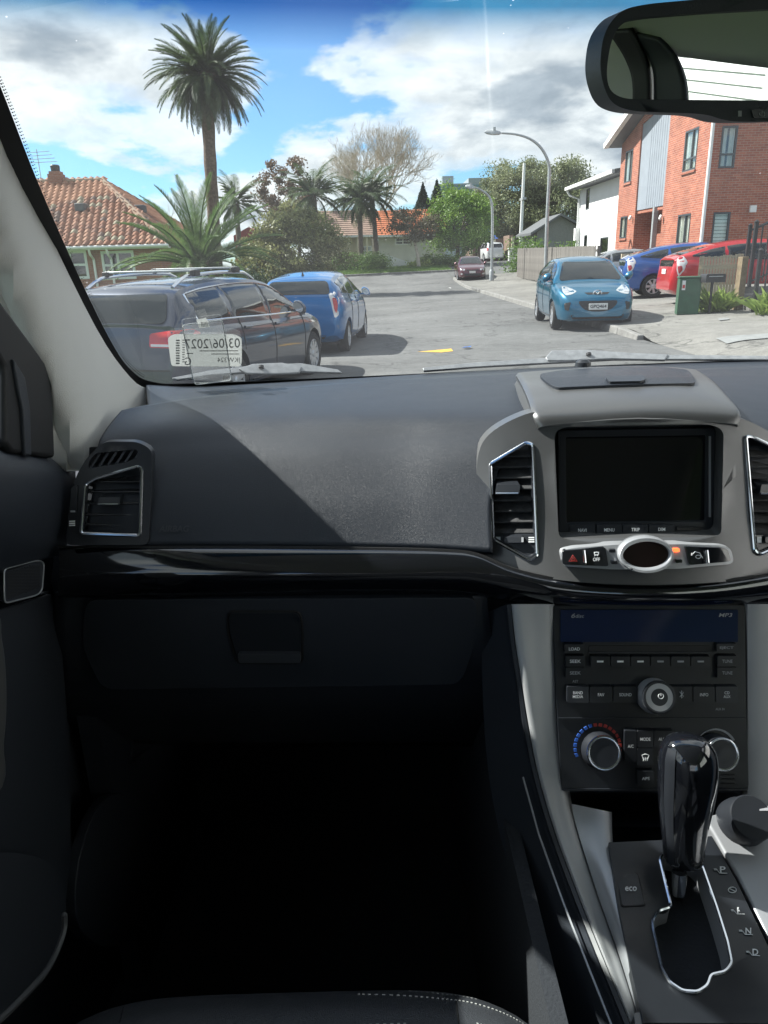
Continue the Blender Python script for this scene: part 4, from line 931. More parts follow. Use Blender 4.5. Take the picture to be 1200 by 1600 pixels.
SD = dict(L=4.5, W=1.70, H=1.40, R=.30, fo=.90, wb=2.60, zt=[(0, .48), (.012, .60), (.04, .70), (.12, .80), (.26, .90), (.5, .93), (.75, .97), (.85, 1.0), (.97, .98), (1, .66)], wt=WT_,
    gt=[(.25, .90), (.33, 1.12), (.40, 1.29), (.46, 1.37), (.55, 1.40), (.66, 1.38), (.74, 1.30), (.83, 1.06), (.86, 1.0)], dlo=(.31, .80), pil=(.54, .72), ws=(.265, .44), rs=(.84, .74), doors=(.29, .53, .72), roofw=.68,
    patches=[('headlamp', [(.42, .68), (.68, .70), (.70, .60), (.44, .58)], 6, 'head'), ('grille', [(-.36, .66), (.36, .66), (.33, .58), (-.33, .58)], 0, 'blackp', dict(both=False)), ('lower_grille', [(-.5, .42), (.5, .42), (.46, .30), (-.46, .30)], 0, 'blackp', dict(both=False)), ('fog_lamp', [(.56, .44), (.68, .44), (.67, .36), (.57, .36)], 4, 'head')])
SU = dict(L=4.6, W=1.82, H=1.69, R=.35, fo=.9, wb=2.66, zt=[(0, .6), (.012, .74), (.05, .92), (.24, 1.06), (.5, 1.1), (.9, 1.14), (.985, 1.1), (1, .7)], wt=WT_,
    gt=[(.24, 1.08), (.33, 1.35), (.41, 1.58), (.5, 1.67), (.65, 1.69), (.85, 1.64), (.93, 1.55), (.985, 1.14)], dlo=(.30, .92), pil=(.52, .74), ws=(.26, .42), rs=(.98, .92), doors=(.28, .52, .73), roofw=.72,
    patches=[('tail_lamp', [(.60, 1.15), (.80, 1.18), (.80, .92), (.64, .92)], 195, 'tail')])

def place(sp, wheel, world, rz):
    """car origin so that the named wheel stands on a point of the road"""
    X = sp['L']/2-sp['fo']; lx = X if wheel[0] == 'F' else X-sp['wb']; ly_ = (sp['W']/2-.1)*(1 if wheel[1] == 'L' else -1)
    c, s = math.cos(rz), math.sin(rz); return (world[0]-(c*lx-s*ly_), world[1]-(s*lx+c*ly_))
def on(pixel, f):
    p = at_z(*pixel, 0)
    for _ in range(6): p = at_z(*pixel, f(p.x, p.y))
    return p
# dark wagon, front left of us
rz = rad(90-15); p = on((486, 583), G); x, y = place(WG, 'FR', p, rz)
e, cast, pp, line, X, zt_, gt_, body, bvh = build_car(WG, paint('wagon_paint', (.035, .045, .07), .5), (x, y, G(x, y)), rz, 'station_wagon', 'dark blue-grey station wagon with roof rails parked front left')
for sy in (1, -1):                                                  # roof rails
    S = ls(.46, .90, 14); P = []
    for i, s in enumerate(S):
        h = bvh.ray_cast(Vector((X(s), sy*.53, 3)), Vector((0, 0, -1))); lift = .075*min(1, 2.6*math.sin(math.pi*i/14)) ; P.append(h[0]+Vector((0, 0, lift)))
    mb = MB(); mb.tube(P, .02, 8); mb.build('roof_rail', M['chrome'], e)
for s in (.58, .80):
    z = bvh.ray_cast(Vector((X(s), .53, 3)), Vector((0, 0, -1)))[0].z
    mb = MB(); mb.box((X(s), 0, z+.125), (.07, 1.16, .025)); cb = mb.build('cross_bar', M['galv'], e, bevel=.008)
    for sy in (1, -1): mb = MB(); mb.box((X(s), sy*.56, z+.10), (.13, .07, .07)); mb.build('bar_foot', M['blackp'], cb, bevel=.012)
# blue hatchback beyond it
rz = rad(90-6); p = on((541, 548), G); x, y = place(PA, 'RR', p, rz)
e, cast, pp, line, X, *_ = build_car(PA, paint('blue_paint', (.010, .135, .36), .35), (x, y, G(x, y)), rz, 'hatchback', 'bright blue hatchback parked ahead of the station wagon')
mb = MB(); mb.add([(X(.82), -.02, 1.37), (X(.82), .02, 1.37), (X(.86), .02, 1.36), (X(.86), -.02, 1.36), (X(.855), 0, 1.47)], [(0, 1, 4), (1, 2, 4), (2, 3, 4), (3, 0, 4)]); mb.build('roof_aerial', M['blackp'], e)
c = cast(math.pi, -.40, .93, .01); mb = MB(); mb.boxmm((c.x-.01, c.y-.09, c.z-.012), (c.x, c.y+.09, c.z+.012)); mb.build('badge', M['chrome'], e)
# turquoise hatchback facing us
rz = rad(-90-4); p = on((866, 515), G); x, y = place(MZ, 'FR', p, rz)
e, cast, pp, line, X, *_ = build_car(MZ, paint('turquoise_paint', (.006, .125, .225), .45), (x, y, G(x, y)), rz, 'hatchback', 'turquoise hatchback parked facing us at the right kerb')
plate_on(e, cast, 0, 0, .50, 'GPQ464', .38, .125)
c = cast(0, 0, .755, .02); em = MB(); em.tube([c+Vector((0, .085*math.cos(t), .062*math.sin(t))) for t in ls(0, 2*math.pi*(31/32), 31)], .010, 6, closed=True)
em.tube([c+Vector((0, a*.08, b*.06)) for a, b in ((-1, .25), (-.6, .55), (-.3, .2), (0, -.35), (.3, .2), (.6, .55), (1, .25))], .012, 6); em.build('emblem', M['chrome'], e)
pp('label', rnd([(.50, 1.06), (.56, 1.06), (.56, 1.12), (.50, 1.12)], .02), 0, mat('yellow_label', (.55, .6, .2), .6), off=.012, both=False) if False else None
# blue and red liftbacks on the drive
rz = rad(-9); p = on((1018, 466), GR); x, y = place(PR, 'RR', p, rz)
build_car(PR, paint('royal_blue', (.010, .085, .34), .3), (x, y, GR(x-1, y)), rz, 'liftback', 'royal blue liftback on the drive, behind the red one')
xr, yr_ = at_y(1042, 440, 19.6).x, 19.6
e, cast, *_ = build_car(PR, paint('red_paint', (.50, .012, .018), .2), (xr+2.2, yr_, GR(xr+1.2, yr_)), rad(-5), 'liftback', 'red liftback on the drive behind the pale slatted fence')
plate_on(e, cast, 180, 0, .78, None, .34, .12)
p = at_y(897, 400, 25.5); build_car(SD, paint('silver_paint', (.42, .43, .44), .7), (p.x+3.0, 28.6, GR(8, 27.9)+.02), rad(-4), 'hatchback', 'silver car roof showing over the turquoise hatchback', detail=False)
p = on((740, 446), G); e, cast, *_ = build_car(SD, paint('maroon_paint', (.085, .014, .026), .3), (p.x, p.y+2.2, G(p.x, p.y+2)), rad(-92), 'sedan', 'maroon sedan parked far down the street', detail=False)
plate_on(e, cast, 0, 0, .50, None, .36, .125)
p = at_y(768, 408, 73); e, cast, *_ = build_car(SU, paint('white_paint_car', (.70, .71, .72), .1), (p.x, 74.5, G(p.x, 74)+.03), rad(97), 'four_wheel_drive', 'white four-wheel drive in the carport drive', detail=False)
plate_on(e, cast, 180, 0, .80, None, .36, .125)
# ================================================================== VEGETATION
M['bark'] = mat('bark', (.11, .085, .065), .95, var=.4, vscale=6, bump=.6, bscale=18)
M['bark_pale'] = mat('pale_bark', (.48, .43, .36), .95, var=.3, vscale=5, bump=.5, bscale=18)
M['palm_trunk'] = mat('palm_trunk', (.12, .085, .06), .95, var=.45, vscale=7, bump=.9, bscale=9)
LF = {'palm': leaf_mat('palm_leaf', (0.034, 0.063, 0.021), (0.086, 0.121, 0.046)), 'palm_y': leaf_mat('young_palm_leaf', (.045, .095, .024), (.12, .185, .055)), 'queen': leaf_mat('queen_leaf', (0.045, 0.090, 0.038), (0.135, 0.180, 0.075)),
      'bush': leaf_mat('bush_leaf', (.11, .15, .05), (.30, .29, .12)), 'red': leaf_mat('bronze_leaf', (0.087, 0.065, 0.043), (0.217, 0.145, 0.094)), 'green': leaf_mat('bright_leaf', (0.087, 0.189, 0.029), (0.246, 0.362, 0.065), .35),
      'dark': leaf_mat('dark_leaf', (0.029, 0.056, 0.035), (0.080, 0.112, 0.072)), 'willow': leaf_mat('willow_leaf', (0.133, 0.171, 0.085), (0.304, 0.323, 0.162), .3), 'hedge': leaf_mat('hedge_leaf', (0.072, 0.145, 0.029), (0.174, 0.275, 0.058)), 'flax': leaf_mat('flax_leaf', (0.174, 0.275, 0.058), (0.406, 0.493, 0.131), .3),
      'olive': leaf_mat('olive_leaf', (0.072, 0.072, 0.043), (0.189, 0.160, 0.087)), 'dead': leaf_mat('dead_frond', (0.203, 0.145, 0.087), (0.319, 0.232, 0.145))}
def leaves_mesh(C, size, rng, flat=0):
    """C: (n,3) centres -> quads of leaf shape"""
    n = len(C); a = rng.normal(size=(n, 3)); a /= np.linalg.norm(a, axis=1, keepdims=True)
    b = rng.normal(size=(n, 3)); b -= a*(a*b).sum(1, keepdims=True); b /= np.linalg.norm(b, axis=1, keepdims=True)
    s = size*rng.uniform(.6, 1.4, (n, 1)); c = np.cross(a, b)
    P = np.stack([C-a*s, C+b*s*.42+c*s*.1, C+a*s, C-b*s*.42+c*s*.1], 1).reshape(-1, 3)
    return P, np.arange(4*n).reshape(n, 4)
def np_obj(name, V, F, m, parent):
    me = bpy.data.meshes.new(name); me.vertices.add(len(V)); me.vertices.foreach_set('co', np.asarray(V, np.float32).ravel())
    k = F.shape[1]; me.loops.add(F.size); me.loops.foreach_set('vertex_index', F.ravel().astype(np.int32)); me.polygons.add(len(F)); me.polygons.foreach_set('loop_start', np.arange(0, F.size, k, dtype=np.int32))
    me.update(calc_edges=True); me.materials.append(m); return link(bpy.data.objects.new(name, me), parent)
def limbs(mb, rng, p, d, ln, r, depth, tips, spread=.6, up=.25, k=(2, 4), shrink=.72):
    d = d.normalized(); n = 3; P = [p]; q = p
    for i in range(n):
        d = (d+Vector(rng.normal(size=3))*.12+Vector((0, 0, up*.12))).normalized(); q = q+d*ln/n; P.append(q)
    mb.tube(P, [r*(1-.35*i/n) for i in range(n+1)], 6 if r > .05 else 4, caps=False)
    if depth == 0: tips.append(q); return
    for _ in range(rng.integers(*k)):
        nd = (d+Vector(rng.normal(size=3))*spread+Vector((0, 0, up))).normalized(); limbs(mb, rng, P[-1] if rng.random() < .7 else P[-2], nd, ln*shrink*rng.uniform(.8, 1.2), r*.62, depth-1, tips, spread, up, k, shrink)
def tree(name, base, h, crown_c, crown_r, leafm, n, size, label, seed, barkm='bark', clumps=60, trunk_r=.2, cat='tree', shell=.35, fork=.35, lean=0, group=None, clump_r=.28):
    rng = np.random.default_rng(seed); e = empty(name, base); tag(e, label, cat, group)
    mb = MB(); tips = []
    if trunk_r:
        top = Vector((lean, 0, h*fork)); mb.tube([(0, 0, -.2), (lean*.3, 0, h*fork*.5), top], [trunk_r*1.25, trunk_r, trunk_r*.85], 8)
        for i in range(6):
            a = 2*math.pi*i/6+rng.uniform(-.4, .4); limbs(mb, rng, top, Vector((math.cos(a)*.8, math.sin(a)*.8, .9)), h*.22, trunk_r*.5, 2, tips, .5, .2)
        mb.build('trunk', M[barkm], e)
    cc, crr = np.array(crown_c), np.array(crown_r)
    u = rng.normal(size=(clumps, 3)); u /= np.linalg.norm(u, axis=1, keepdims=True); rr = rng.uniform(shell, 1, (clumps, 1))**.6
    cl = cc+u*rr*crr
    cs = rng.uniform(.5, 1.25, clumps)*clump_r
    k = rng.integers(0, clumps, n); q = rng.normal(size=(n, 3))*.62; q *= np.minimum(1, 1.5/np.maximum(1e-6, np.linalg.norm(q, axis=1, keepdims=True)))
    C = cl[k]+q*crr*cs[k][:, None]*np.array([1, 1, .75]); C[:, 2] = np.maximum(C[:, 2], .05)
    V, F = leaves_mesh(C, size, rng); np_obj('crown', V, F, leafm, e)
    return e
def gz_(x, y): return (GL(x, y) if x < -3.9 and y < 37 else G(x, y))-.05
def stand(u, y, z=None): p = at_y(u, 420, y); return Vector((p.x, y, gz_(p.x, y) if z is None else z))
def hgt(v, u, y, b): return at_y(u, v, y).z-b.z
def wpx(n, y): return n*y/FPX*1.0
def frond_mesh(nm, ln, droop, leaflet, n, m, seed, vee=.5, width=1.0, tipdroop=.0, start=.1):
    """feather frond along +x from the origin, curving down; 'droop' in radians from start to tip"""
    rng = random.Random(seed); pts = []; ang = 0; p = Vector((0, 0, 0)); K = 16
    for i in range(K+1):
        pts.append(p.copy()); ang = -droop*(i/K)**1.25; p = p+Vector((math.cos(ang), 0, math.sin(ang)))*ln/K
    mb = MB(); mb.tube(pts, [.035*(1-.85*i/K)*ln/3+.004 for i in range(K+1)], 4, caps=False); V, F = mb.V, mb.F
    for i in range(n):
        t = start+(1-start)*(i+.5)/n; f = t*K; j = min(int(f), K-1); c = pts[j].lerp(pts[j+1], f-j); d = (pts[j+1]-pts[j]).normalized(); up = Vector((-d.z, 0, d.x))
        l_ = leaflet*width*(math.sin(math.pi*min(1, t*.85+.12))**.7)*rng.uniform(.85, 1.1)
        for s in (-1, 1):
            side = (Vector((0, s, 0))*.8+d*(.55+.5*t)+up*(vee+rng.uniform(-.15, .15))).normalized(); w_ = .030*ln/3*rng.uniform(.8, 1.2)
            tip = c+side*l_+Vector((0, 0, -l_*tipdroop)); mid = c+side*l_*.5
            o = len(V); V += [c-d*w_*.5, c+d*w_*.5, mid+d*w_*.6, tip, mid-d*w_*.6]; F.append((o, o+1, o+2, o+3, o+4))
    me = bpy.data.meshes.new(nm); me.from_pydata([tuple(v) for v in V], [], F); me.materials.append(m); return me
def palm(name, base, h, trunk_r, fr, label, seed, tm='palm_trunk', skirt=None, boots=True, lean=(0, 0), head=None, group=None):
    rn = random.Random(seed); e = empty(name, base); tag(e, label, 'palm tree', group)
    n = 14; mb = MB(); P = [(lean[0]*(i/n)**1.5, lean[1]*(i/n)**1.5, -.2+(h+.2)*i/n) for i in range(n+1)]
    rr = [trunk_r*(1.25-.3*min(1, i/3))*(1+.05*((i % 2)*2-1)) for i in range(n+1)]
    mb.tube(P, rr, 12); mb.build('trunk', M[tm], e)
    top = Vector(P[-1])
    if head:                                                        # boot-clad bulge under the fronds
        mb = MB(); mb.lathe([(trunk_r, -head*1.6), (head*.75, -head*.8), (head, 0), (head*.8, head*.6), (head*.3, head)], top, (0, 0, 1), 14); mb.build('crown_shaft', M[tm], e)
    for me, cnt, el0, el1 in fr:
        for i in range(cnt):
            o = bpy.data.objects.new('frond', me[i % len(me)]); a = 2*math.pi*(i*.381966+rn.uniform(-.03, .03)); el = rad(rn.uniform(el0, el1))
            o.location = top+Vector((math.cos(a), math.sin(a), 0))*trunk_r*.5; o.rotation_euler = (rn.uniform(-.3, .3), -el, a); s = rn.uniform(.88, 1.1); o.scale = (s, s, s); link(o, e)
    return e
# tall date palm
b = stand(338, 42); h = hgt(120, 322, 42, b)
fA = [frond_mesh('date_frond', 2.75, .8, .40, 60, LF['palm'], i, .35, tipdroop=.1) for i in range(3)]; fB = [frond_mesh('date_frond', 2.9, 1.2, .40, 60, LF['palm'], 10+i, .2, tipdroop=.25) for i in range(3)]; fD = [frond_mesh('date_frond', 2.6, 1.0, .38, 54, LF['palm'], 20+i, -.1, tipdroop=.3) for i in range(3)]
palm('date_palm', b, h, .33, [(fA, 34, 50, 86), (fA, 40, 20, 52), (fB, 46, -8, 28), (fD, 56, -55, -8)], 'tall date palm with a thick round crown and a single trunk', 4, lean=(at_y(322, 120, 42).x-b.x, 0), head=.62)
# young palm in front of the tiled house
b = stand(312, 27); h = hgt(418, 312, 27, b)
yA = [frond_mesh('young_frond', 3.05, .75, .40, 62, LF['palm_y'], 30+i, .45, tipdroop=.05) for i in range(3)]; yB = [frond_mesh('young_frond', 2.8, 1.15, .40, 62, LF['palm_y'], 40+i, .4, tipdroop=.15) for i in range(3)]
palm('young_date_palm', b, max(h, .5), .28, [(yA, 12, 60, 84), (yA, 14, 34, 60), (yB, 20, 8, 36), (yB, 12, -15, 10)], 'young date palm with long arching fronds behind the station wagon', 6, head=.4)
# queen palms
qA = [frond_mesh('queen_frond', 2.9, 1.15, .62, 34, LF['queen'], 50+i, .1, tipdroop=.45) for i in range(3)]; qB = [frond_mesh('queen_frond', 2.5, .9, .55, 30, LF['queen'], 60+i, .0, tipdroop=.5) for i in range(3)]; qd = [frond_mesh('dead_frond', 2.2, .5, .3, 16, LF['dead'], 70, -.2, tipdroop=.6)]
for u, vt, y, lab, sd, ln_ in ((500, 305, 58, 'queen palm left of the others, before the brown roof', 8, (-.2, 0)), (565, 312, 60, 'middle queen palm, left of a close pair', 9, (0, 0)), (590, 306, 61, 'slimmer queen palm, right of a close pair', 10, (-.3, 0)), (377, 318, 60, 'distant palm just right of the date palm trunk', 12, (0, 0))):
    b = stand(u, y); h = hgt(vt, u, y, b); sc = 1 if u > 400 else .7
    palm('queen_palm', b, h, .2, [(qA, 11 if u > 400 else 8, 40, 85), (qA, 12 if u > 400 else 7, 5, 45), (qB, 8, -35, 0)] + ([(qd, 5, -88, -75)] if u > 400 else []), lab, sd, tm='bark', lean=ln_, group='queen palms at the end of the street')
# shrub masses and trees
b = stand(468, 40); tree('shrub', b, 4.2, (0, 0, 1.95), (2.35, 2.0, 2.2), LF['bush'], 30000, .095, 'big olive-green shrub behind the blue hatchback', 21, clumps=110, trunk_r=.1, cat='shrub', fork=.2, clump_r=.22)
b = stand(415, 43); tree('shrub', b, 3.2, (0, 0, 1.5), (1.7, 1.6, 1.6), LF['bush'], 16000, .09, 'lower olive shrub between the young palm and the big shrub', 22, clumps=70, trunk_r=.08, cat='shrub', fork=.2, clump_r=.24)
b = stand(452, 74); z = hgt(258, 452, 74, b); tree('bronze_tree', b, z+1, (0, 0, z*.78), (2.7, 2.6, 2.8), LF['red'], 5200, .15, 'sparse bronze-leaved tree behind the left queen palm', 23, clumps=42, trunk_r=.22, shell=.5, clump_r=.2)
b = stand(470, 66); tree('olive_tree', b, 6, (0, 0, 4.0), (2.2, 2, 1.7), LF['bush'], 5000, .12, 'yellow-green tree under the bronze-leaved one', 24, clumps=40, trunk_r=.15)
b = stand(655, 59); z = hgt(345, 645, 59, b); tree('street_tree', b, z+1.0, (-.3, 0, z*.92), (1.9, 1.7, 1.35), LF['olive'], 4600, .10, 'small dark street tree before the orange roof', 25, clumps=50, trunk_r=.13, barkm='bark_pale', shell=.3, fork=.42, lean=-.3)
b = stand(715, 61); z = hgt(340, 715, 61, b); tree('street_tree', b, z+2, (0, 0, z*.95), (2.6, 2.4, 2.5), LF['green'], 12000, .12, 'bright green broadleaf tree beside the orange roof', 26, clumps=80, trunk_r=.16, clump_r=.24)
b = stand(748, 66); z = hgt(335, 748, 66, b); tree('street_tree', b, z, (0, 0, z*.75), (1.5, 1.4, 1.5), LF['green'], 4500, .12, 'smaller green tree behind the far street lamp arm', 36, clumps=40, trunk_r=.12)
for u, v0, y, r, n, sd, lab in ((806, 252, 82, 4.3, 38000, 27, 'tall feathery grey-green tree left of the slender pole'), (868, 250, 80, 3.9, 36000, 28, 'tall feathery grey-green tree behind the curved lamp'), (775, 320, 86, 2.6, 12000, 29, 'lower grey-green tree above the carport')):
    b = stand(u, y); z = hgt(v0, u, y, b); tree('feathery_tree', b, z, (0, 0, z*.55), (r, r, z*.46), LF['willow'], n, .13, lab, sd, clumps=120, trunk_r=.25, clump_r=.2, group='feathery trees at the end of the street')
def conifer(u, vt, y, lab, seed):
    b = stand(u, y); h = hgt(vt, u, y, b); rng = np.random.default_rng(seed); e = empty('conifer', b); tag(e, lab, 'tree', 'dark conifers behind the orange roof')
    mb = MB(); mb.tube([(0, 0, -.2), (0, 0, h)], [.22, .03], 8); mb.build('trunk', M['bark'], e); n = 7500
    t = rng.uniform(0, 1, n)**.8; lay = np.round(t*22)/22; r = (1-lay)*2.5*rng.uniform(.2, 1, n)**.5*(.75+.5*rng.uniform(0, 1, n)); a = np.round(rng.uniform(0, 9, n))*2*np.pi/9+lay*7+rng.normal(size=n)*.14
    C = np.stack([r*np.cos(a), r*np.sin(a), h*.30+lay*h*.72-r*.22+rng.normal(size=n)*.1], 1); V, F = leaves_mesh(C, .13, rng); np_obj('crown', V, F, LF['dark'], e)
conifer(662, 292, 84, 'dark conifer left of a pair behind the orange roof', 31); conifer(683, 287, 86, 'slightly taller dark conifer, right of a pair', 32)
def bare_tree(u, vt, y, r, lab, seed, depth=6, m='bark_pale', tr=.28, spread=.42):
    b = stand(u, y); h = hgt(vt, u, y, b); rng = np.random.default_rng(seed); e = empty('bare_tree', b); tag(e, lab, 'tree', 'leafless trees at the end of the street')
    mb = MB(); tips = []; mb.tube([(0, 0, -.2), (0, 0, h*.25)], [tr*1.3, tr], 8)
    for i in range(7):
        a = 2*math.pi*i/7; limbs(mb, rng, Vector((0, 0, h*.22)), Vector((math.cos(a)*r, math.sin(a)*r, 1)), h*.25, tr*.40, depth-2, tips, spread, .22, (3, 5) if depth > 6 else (2, 4), .66)
    mb.build('trunk', M[m], e, smooth=False)
bare_tree(582, 165, 88, .60, 'large leafless tree standing behind the queen palms', 33, depth=8)
bare_tree(428, 300, 92, .9, 'small leafless tree left of the bronze-leaved one', 34, 5, tr=.12); bare_tree(258, 285, 70, .6, 'thin leafless tree behind the tiled roof', 35, 5, tr=.1)
# hedges and ground cover in front of the long bungalow
def hedge(u0, u1, y, h, d, lf, lab, seed, n=5000, s=.07):
    a, b_ = stand(u0, y), stand(u1, y); rng = np.random.default_rng(seed); e = empty('hedge', (a+b_)/2); tag(e, lab, 'hedge'); w_ = b_.x-a.x; cl = int(w_*5)+6
    c = np.stack([rng.uniform(-w_/2, w_/2, cl), rng.uniform(-d/2, d/2, cl), rng.uniform(.15, h*.8, cl)], 1); k = rng.integers(0, cl, n); q = rng.normal(size=(n, 3))*np.array([.28, .25, .2])*h
    C = c[k]+q; C[:, 2] = np.clip(np.abs(C[:, 2]), .02, h*1.15); V, F = leaves_mesh(C, s, rng); np_obj('foliage', V, F, lf, e)
    mb = MB(); [mb.tube([(x_, 0, -.1), (x_+.05, 0, h*.5)], .03, 5) for x_ in ls(-w_/2+.2, w_/2-.2, 5)]; mb.build('stem', M['bark'], e)
hedge(520, 602, 58.5, 1.25, 1.2, LF['hedge'], 'clipped green hedge below the queen palms', 41, 9000)
hedge(640, 668, 59.5, .7, 1.0, LF['flax'], 'yellow-green low planting beside the white garden wall', 42, 2500); hedge(668, 728, 60, .95, 1.2, LF['hedge'], 'green planting under the bright street trees', 43, 5000)
hedge(815, 838, 50, 2.0, 1.2, LF['hedge'], 'leafy shrub by the far end of the paling fence', 44, 4000, .09); hedge(845, 910, 48.5, 1.7, 1.0, LF['hedge'], 'hedge showing over the grey paling fence', 45, 6000, .08)
hedge(372, 398, 36.5, 1.5, 1.0, LF['dark'], 'dark shrub at the foot of the young palm', 46, 3500)
def flax(u, v, y, n, ln, lab, seed):
    p = at_y(u, v, y); b = Vector((p.x, y, GR(p.x, y))); e = empty('flax', b); tag(e, lab, 'plant'); rn = random.Random(seed)
    for k in range(n):
        a = rn.uniform(0, 6.28); el = rn.uniform(.5, 1.4); l_ = ln*rn.uniform(.6, 1.1); d = Vector((math.cos(a)*math.cos(el), math.sin(a)*math.cos(el), math.sin(el))); s = Vector((-math.sin(a), math.cos(a), 0))*.022
        o_ = Vector((rn.uniform(-.25, .25), rn.uniform(-.12, .12), 0)); m1 = o_+d*l_*.6; tip = o_+d*l_+Vector((math.cos(a), math.sin(a), -.6))*l_*.18
        mb = MB(); mb.add([o_-s*.7, o_+s*.7, m1+s, tip, m1-s], [(0, 1, 2, 3, 4)]); mb.build('leaf', LF['flax'], e, smooth=False)
flax(1122, 485, 16.95, 70, .62, 'yellow-green strappy plant around the letterbox post', 51); flax(1105, 485, 17.15, 45, .5, 'low strappy plant between cabinet and letterbox', 52); flax(1197, 503, 15.6, 70, .6, 'strappy plant at the right edge before the steps', 53)
# grass blades of the verge
rng = np.random.default_rng(61); n = 26000; xs = rng.uniform(-9, 5.2, n); ys = 54.6+rng.uniform(0, 1, n)**1.3*6; zs = np.array([G(x, y)+.12 for x, y in zip(xs, ys)]); hgt_ = rng.uniform(.05, .13, n); a = rng.uniform(0, 6.28, n)
P = np.stack([np.stack([xs-.012*np.cos(a), ys-.012*np.sin(a), zs], 1), np.stack([xs+.012*np.cos(a), ys+.012*np.sin(a), zs], 1), np.stack([xs+rng.normal(size=n)*.03, ys+rng.normal(size=n)*.03, zs+hgt_], 1)], 1).reshape(-1, 3)
o = np_obj('verge_grass', P, np.arange(3*n).reshape(n, 3), LF['hedge'], None); tag(o, 'short green grass along the far verge', 'grass', kind='stuff')
# ================================================================== THE CAR WE SIT IN
I = {}
I['pad'] = mat('soft_dash', (.022, .027, .037), .40, kind='leather', bump=.32, bscale=620, rvar=.11, vscale=4, var=.16)  # blue tinge here and in the plastics below stands in for skylight
I['plastic'] = mat('hard_black_plastic', (.030, .035, .045), .52, bump=.2, bscale=900)
I['satin'] = mat('satin_black', (.024, .027, .033), .36, rvar=.08, vscale=12)
I['gloss'] = mat('piano_black', (.008, .009, .012), .08, spec=.8, coat=1, rvar=.03, vscale=20)
I['silver'] = mat('satin_silver', (.155, .156, .158), .34, metal=.55, bump=.04, bscale=1500, rvar=.05, vscale=9)  # darkened copy of the console silver; hood shade is in the colour
I['silver_d'] = mat('silver_blue', (.47, .48, .50), .36, metal=.4)
I['silver_c'] = mat('console_silver', (.50, .505, .51), .46, metal=.2, bump=.04, bscale=1500, rvar=.05, vscale=9)  # same silver as the bezel, made paler to offset the console's shade
I['chrome'] = mat('interior_chrome', (.72, .75, .80), .14, metal=1)
I['trim'] = mat('pillar_trim', (.64, .63, .60), .85, bump=.25, bscale=700, var=.03, vscale=4)
I['liner'] = mat('headliner', (.74, .73, .69), .95, bump=.3, bscale=500)
I['seal'] = mat('rubber_seal', (.014, .014, .015), .6)
I['carpet'] = mat('carpet', (.030, .033, .040), 1, bump=.6, bscale=300)
I['leather'] = mat('black_leather', (.048, .051, .058), .34, kind='leather', bump=.35, bscale=420, rvar=.06, vscale=8)
I['stitch'] = mat('stitching', (.5, .5, .48), .8)
I['screen'] = mat('dark_screen', (.004, .004, .006), .12, coat=.6, rvar=.04, vscale=10)
I['lcd'] = mat('blue_display', (.006, .018, .07), .1, coat=.8)
I['panel'] = mat('panel_black', (.013, .015, .019), .34, rvar=.06, vscale=15)
I['ink'] = mat('white_print', (.85, .87, .88), .6)
I['ink_dim'] = mat('grey_print', (.42, .43, .45), .6)
I['dial'] = mat('dark_dial_glass', (.02, .008, .008), .08, coat=1)
I['mirror'] = mat('mirror_silver', (.88, .90, .89), .0, metal=1)
I['orange_led'] = mat('lit_orange_lamp', (.6, .08, .02), .4, emis=((1, .12, .03), 1.2))
I['red_print'] = mat('red_print_dash', (.45, .05, .04), .6); I['blue_print'] = mat('blue_print_dash', (.03, .12, .5), .6)
I['slat'] = mat('vent_slat', (.035, .037, .042), .22, coat=.5)
I['pocket'] = mat('pocket_edge', (.15, .155, .165), .45)
I['latch'] = mat('latch_plastic', (.055, .060, .070), .40)
I['dust'] = mat('dusty_slat', (.05, .05, .052), .85, var=.5, vscale=120, bump=.4, bscale=900)
car = empty('car_cabin', (0, 0, 0)); tag(car, 'black and silver car interior seen from the front passenger seat', 'car')
def MO(Mf, dy): return lambda u, v: at_y(u, v, Mf(u, v).y+dy)
# ---- windscreen
def WS(s, t):
    hw_ = .73+(.655-.73)*t; return Vector((.29+s*hw_, 1.48-.73*t-(.135-.03*t)*s*s, 1.315+.487*t+.02*math.sin(math.pi*t)))
ns, nt = 28, 16
V = [WS(-1+2*i/ns, j/nt) for i in range(ns+1) for j in range(nt+1)]; F = [(i*(nt+1)+j, (i+1)*(nt+1)+j, (i+1)*(nt+1)+j+1, i*(nt+1)+j+1) for i in range(ns) for j in range(nt)]
wbvh = BVHTree.FromPolygons([WS(-1.3+2.6*i/40, -.15+1.4*j/30) for i in range(41) for j in range(31)], [(i*31+j, (i+1)*31+j, (i+1)*31+j+1, i*31+j+1) for i in range(40) for j in range(30)])
def MW(off):
    def f(u, v):
        d = ray(u, v); h = wbvh.ray_cast(CAM, d.normalized(), 6); p = h[0] if h[0] is not None else CAM+d*1.2
        return p+Vector((0, .52, .85)).normalized()*off
    return f
wm = glass_mat('windscreen_glass', (.86, .90, .89), dirt=.014, refl=.05)
nt_, lt_ = wm.node_tree.nodes, wm.node_tree.links                   # blue shade band along the top edge of the glass
tcn = nt_.new('ShaderNodeTexCoord'); sx = nt_.new('ShaderNodeSeparateXYZ'); lt_.new(tcn.outputs['Object'], sx.inputs[0])
za, zb_ = MW(0)(300, 75).z, MW(0)(300, 0).z
mrn = nt_.new('ShaderNodeMapRange'); mrn.inputs['From Min'].default_value = za; mrn.inputs['From Max'].default_value = zb_; lt_.new(sx.outputs[2], mrn.inputs[0])
mc = nt_.new('ShaderNodeMix'); mc.data_type = 'RGBA'; lt_.new(mrn.outputs[0], mc.inputs[0]); mc.inputs[6].default_value = (.86, .90, .89, 1); mc.inputs[7].default_value = (.02, .22, .42, 1)
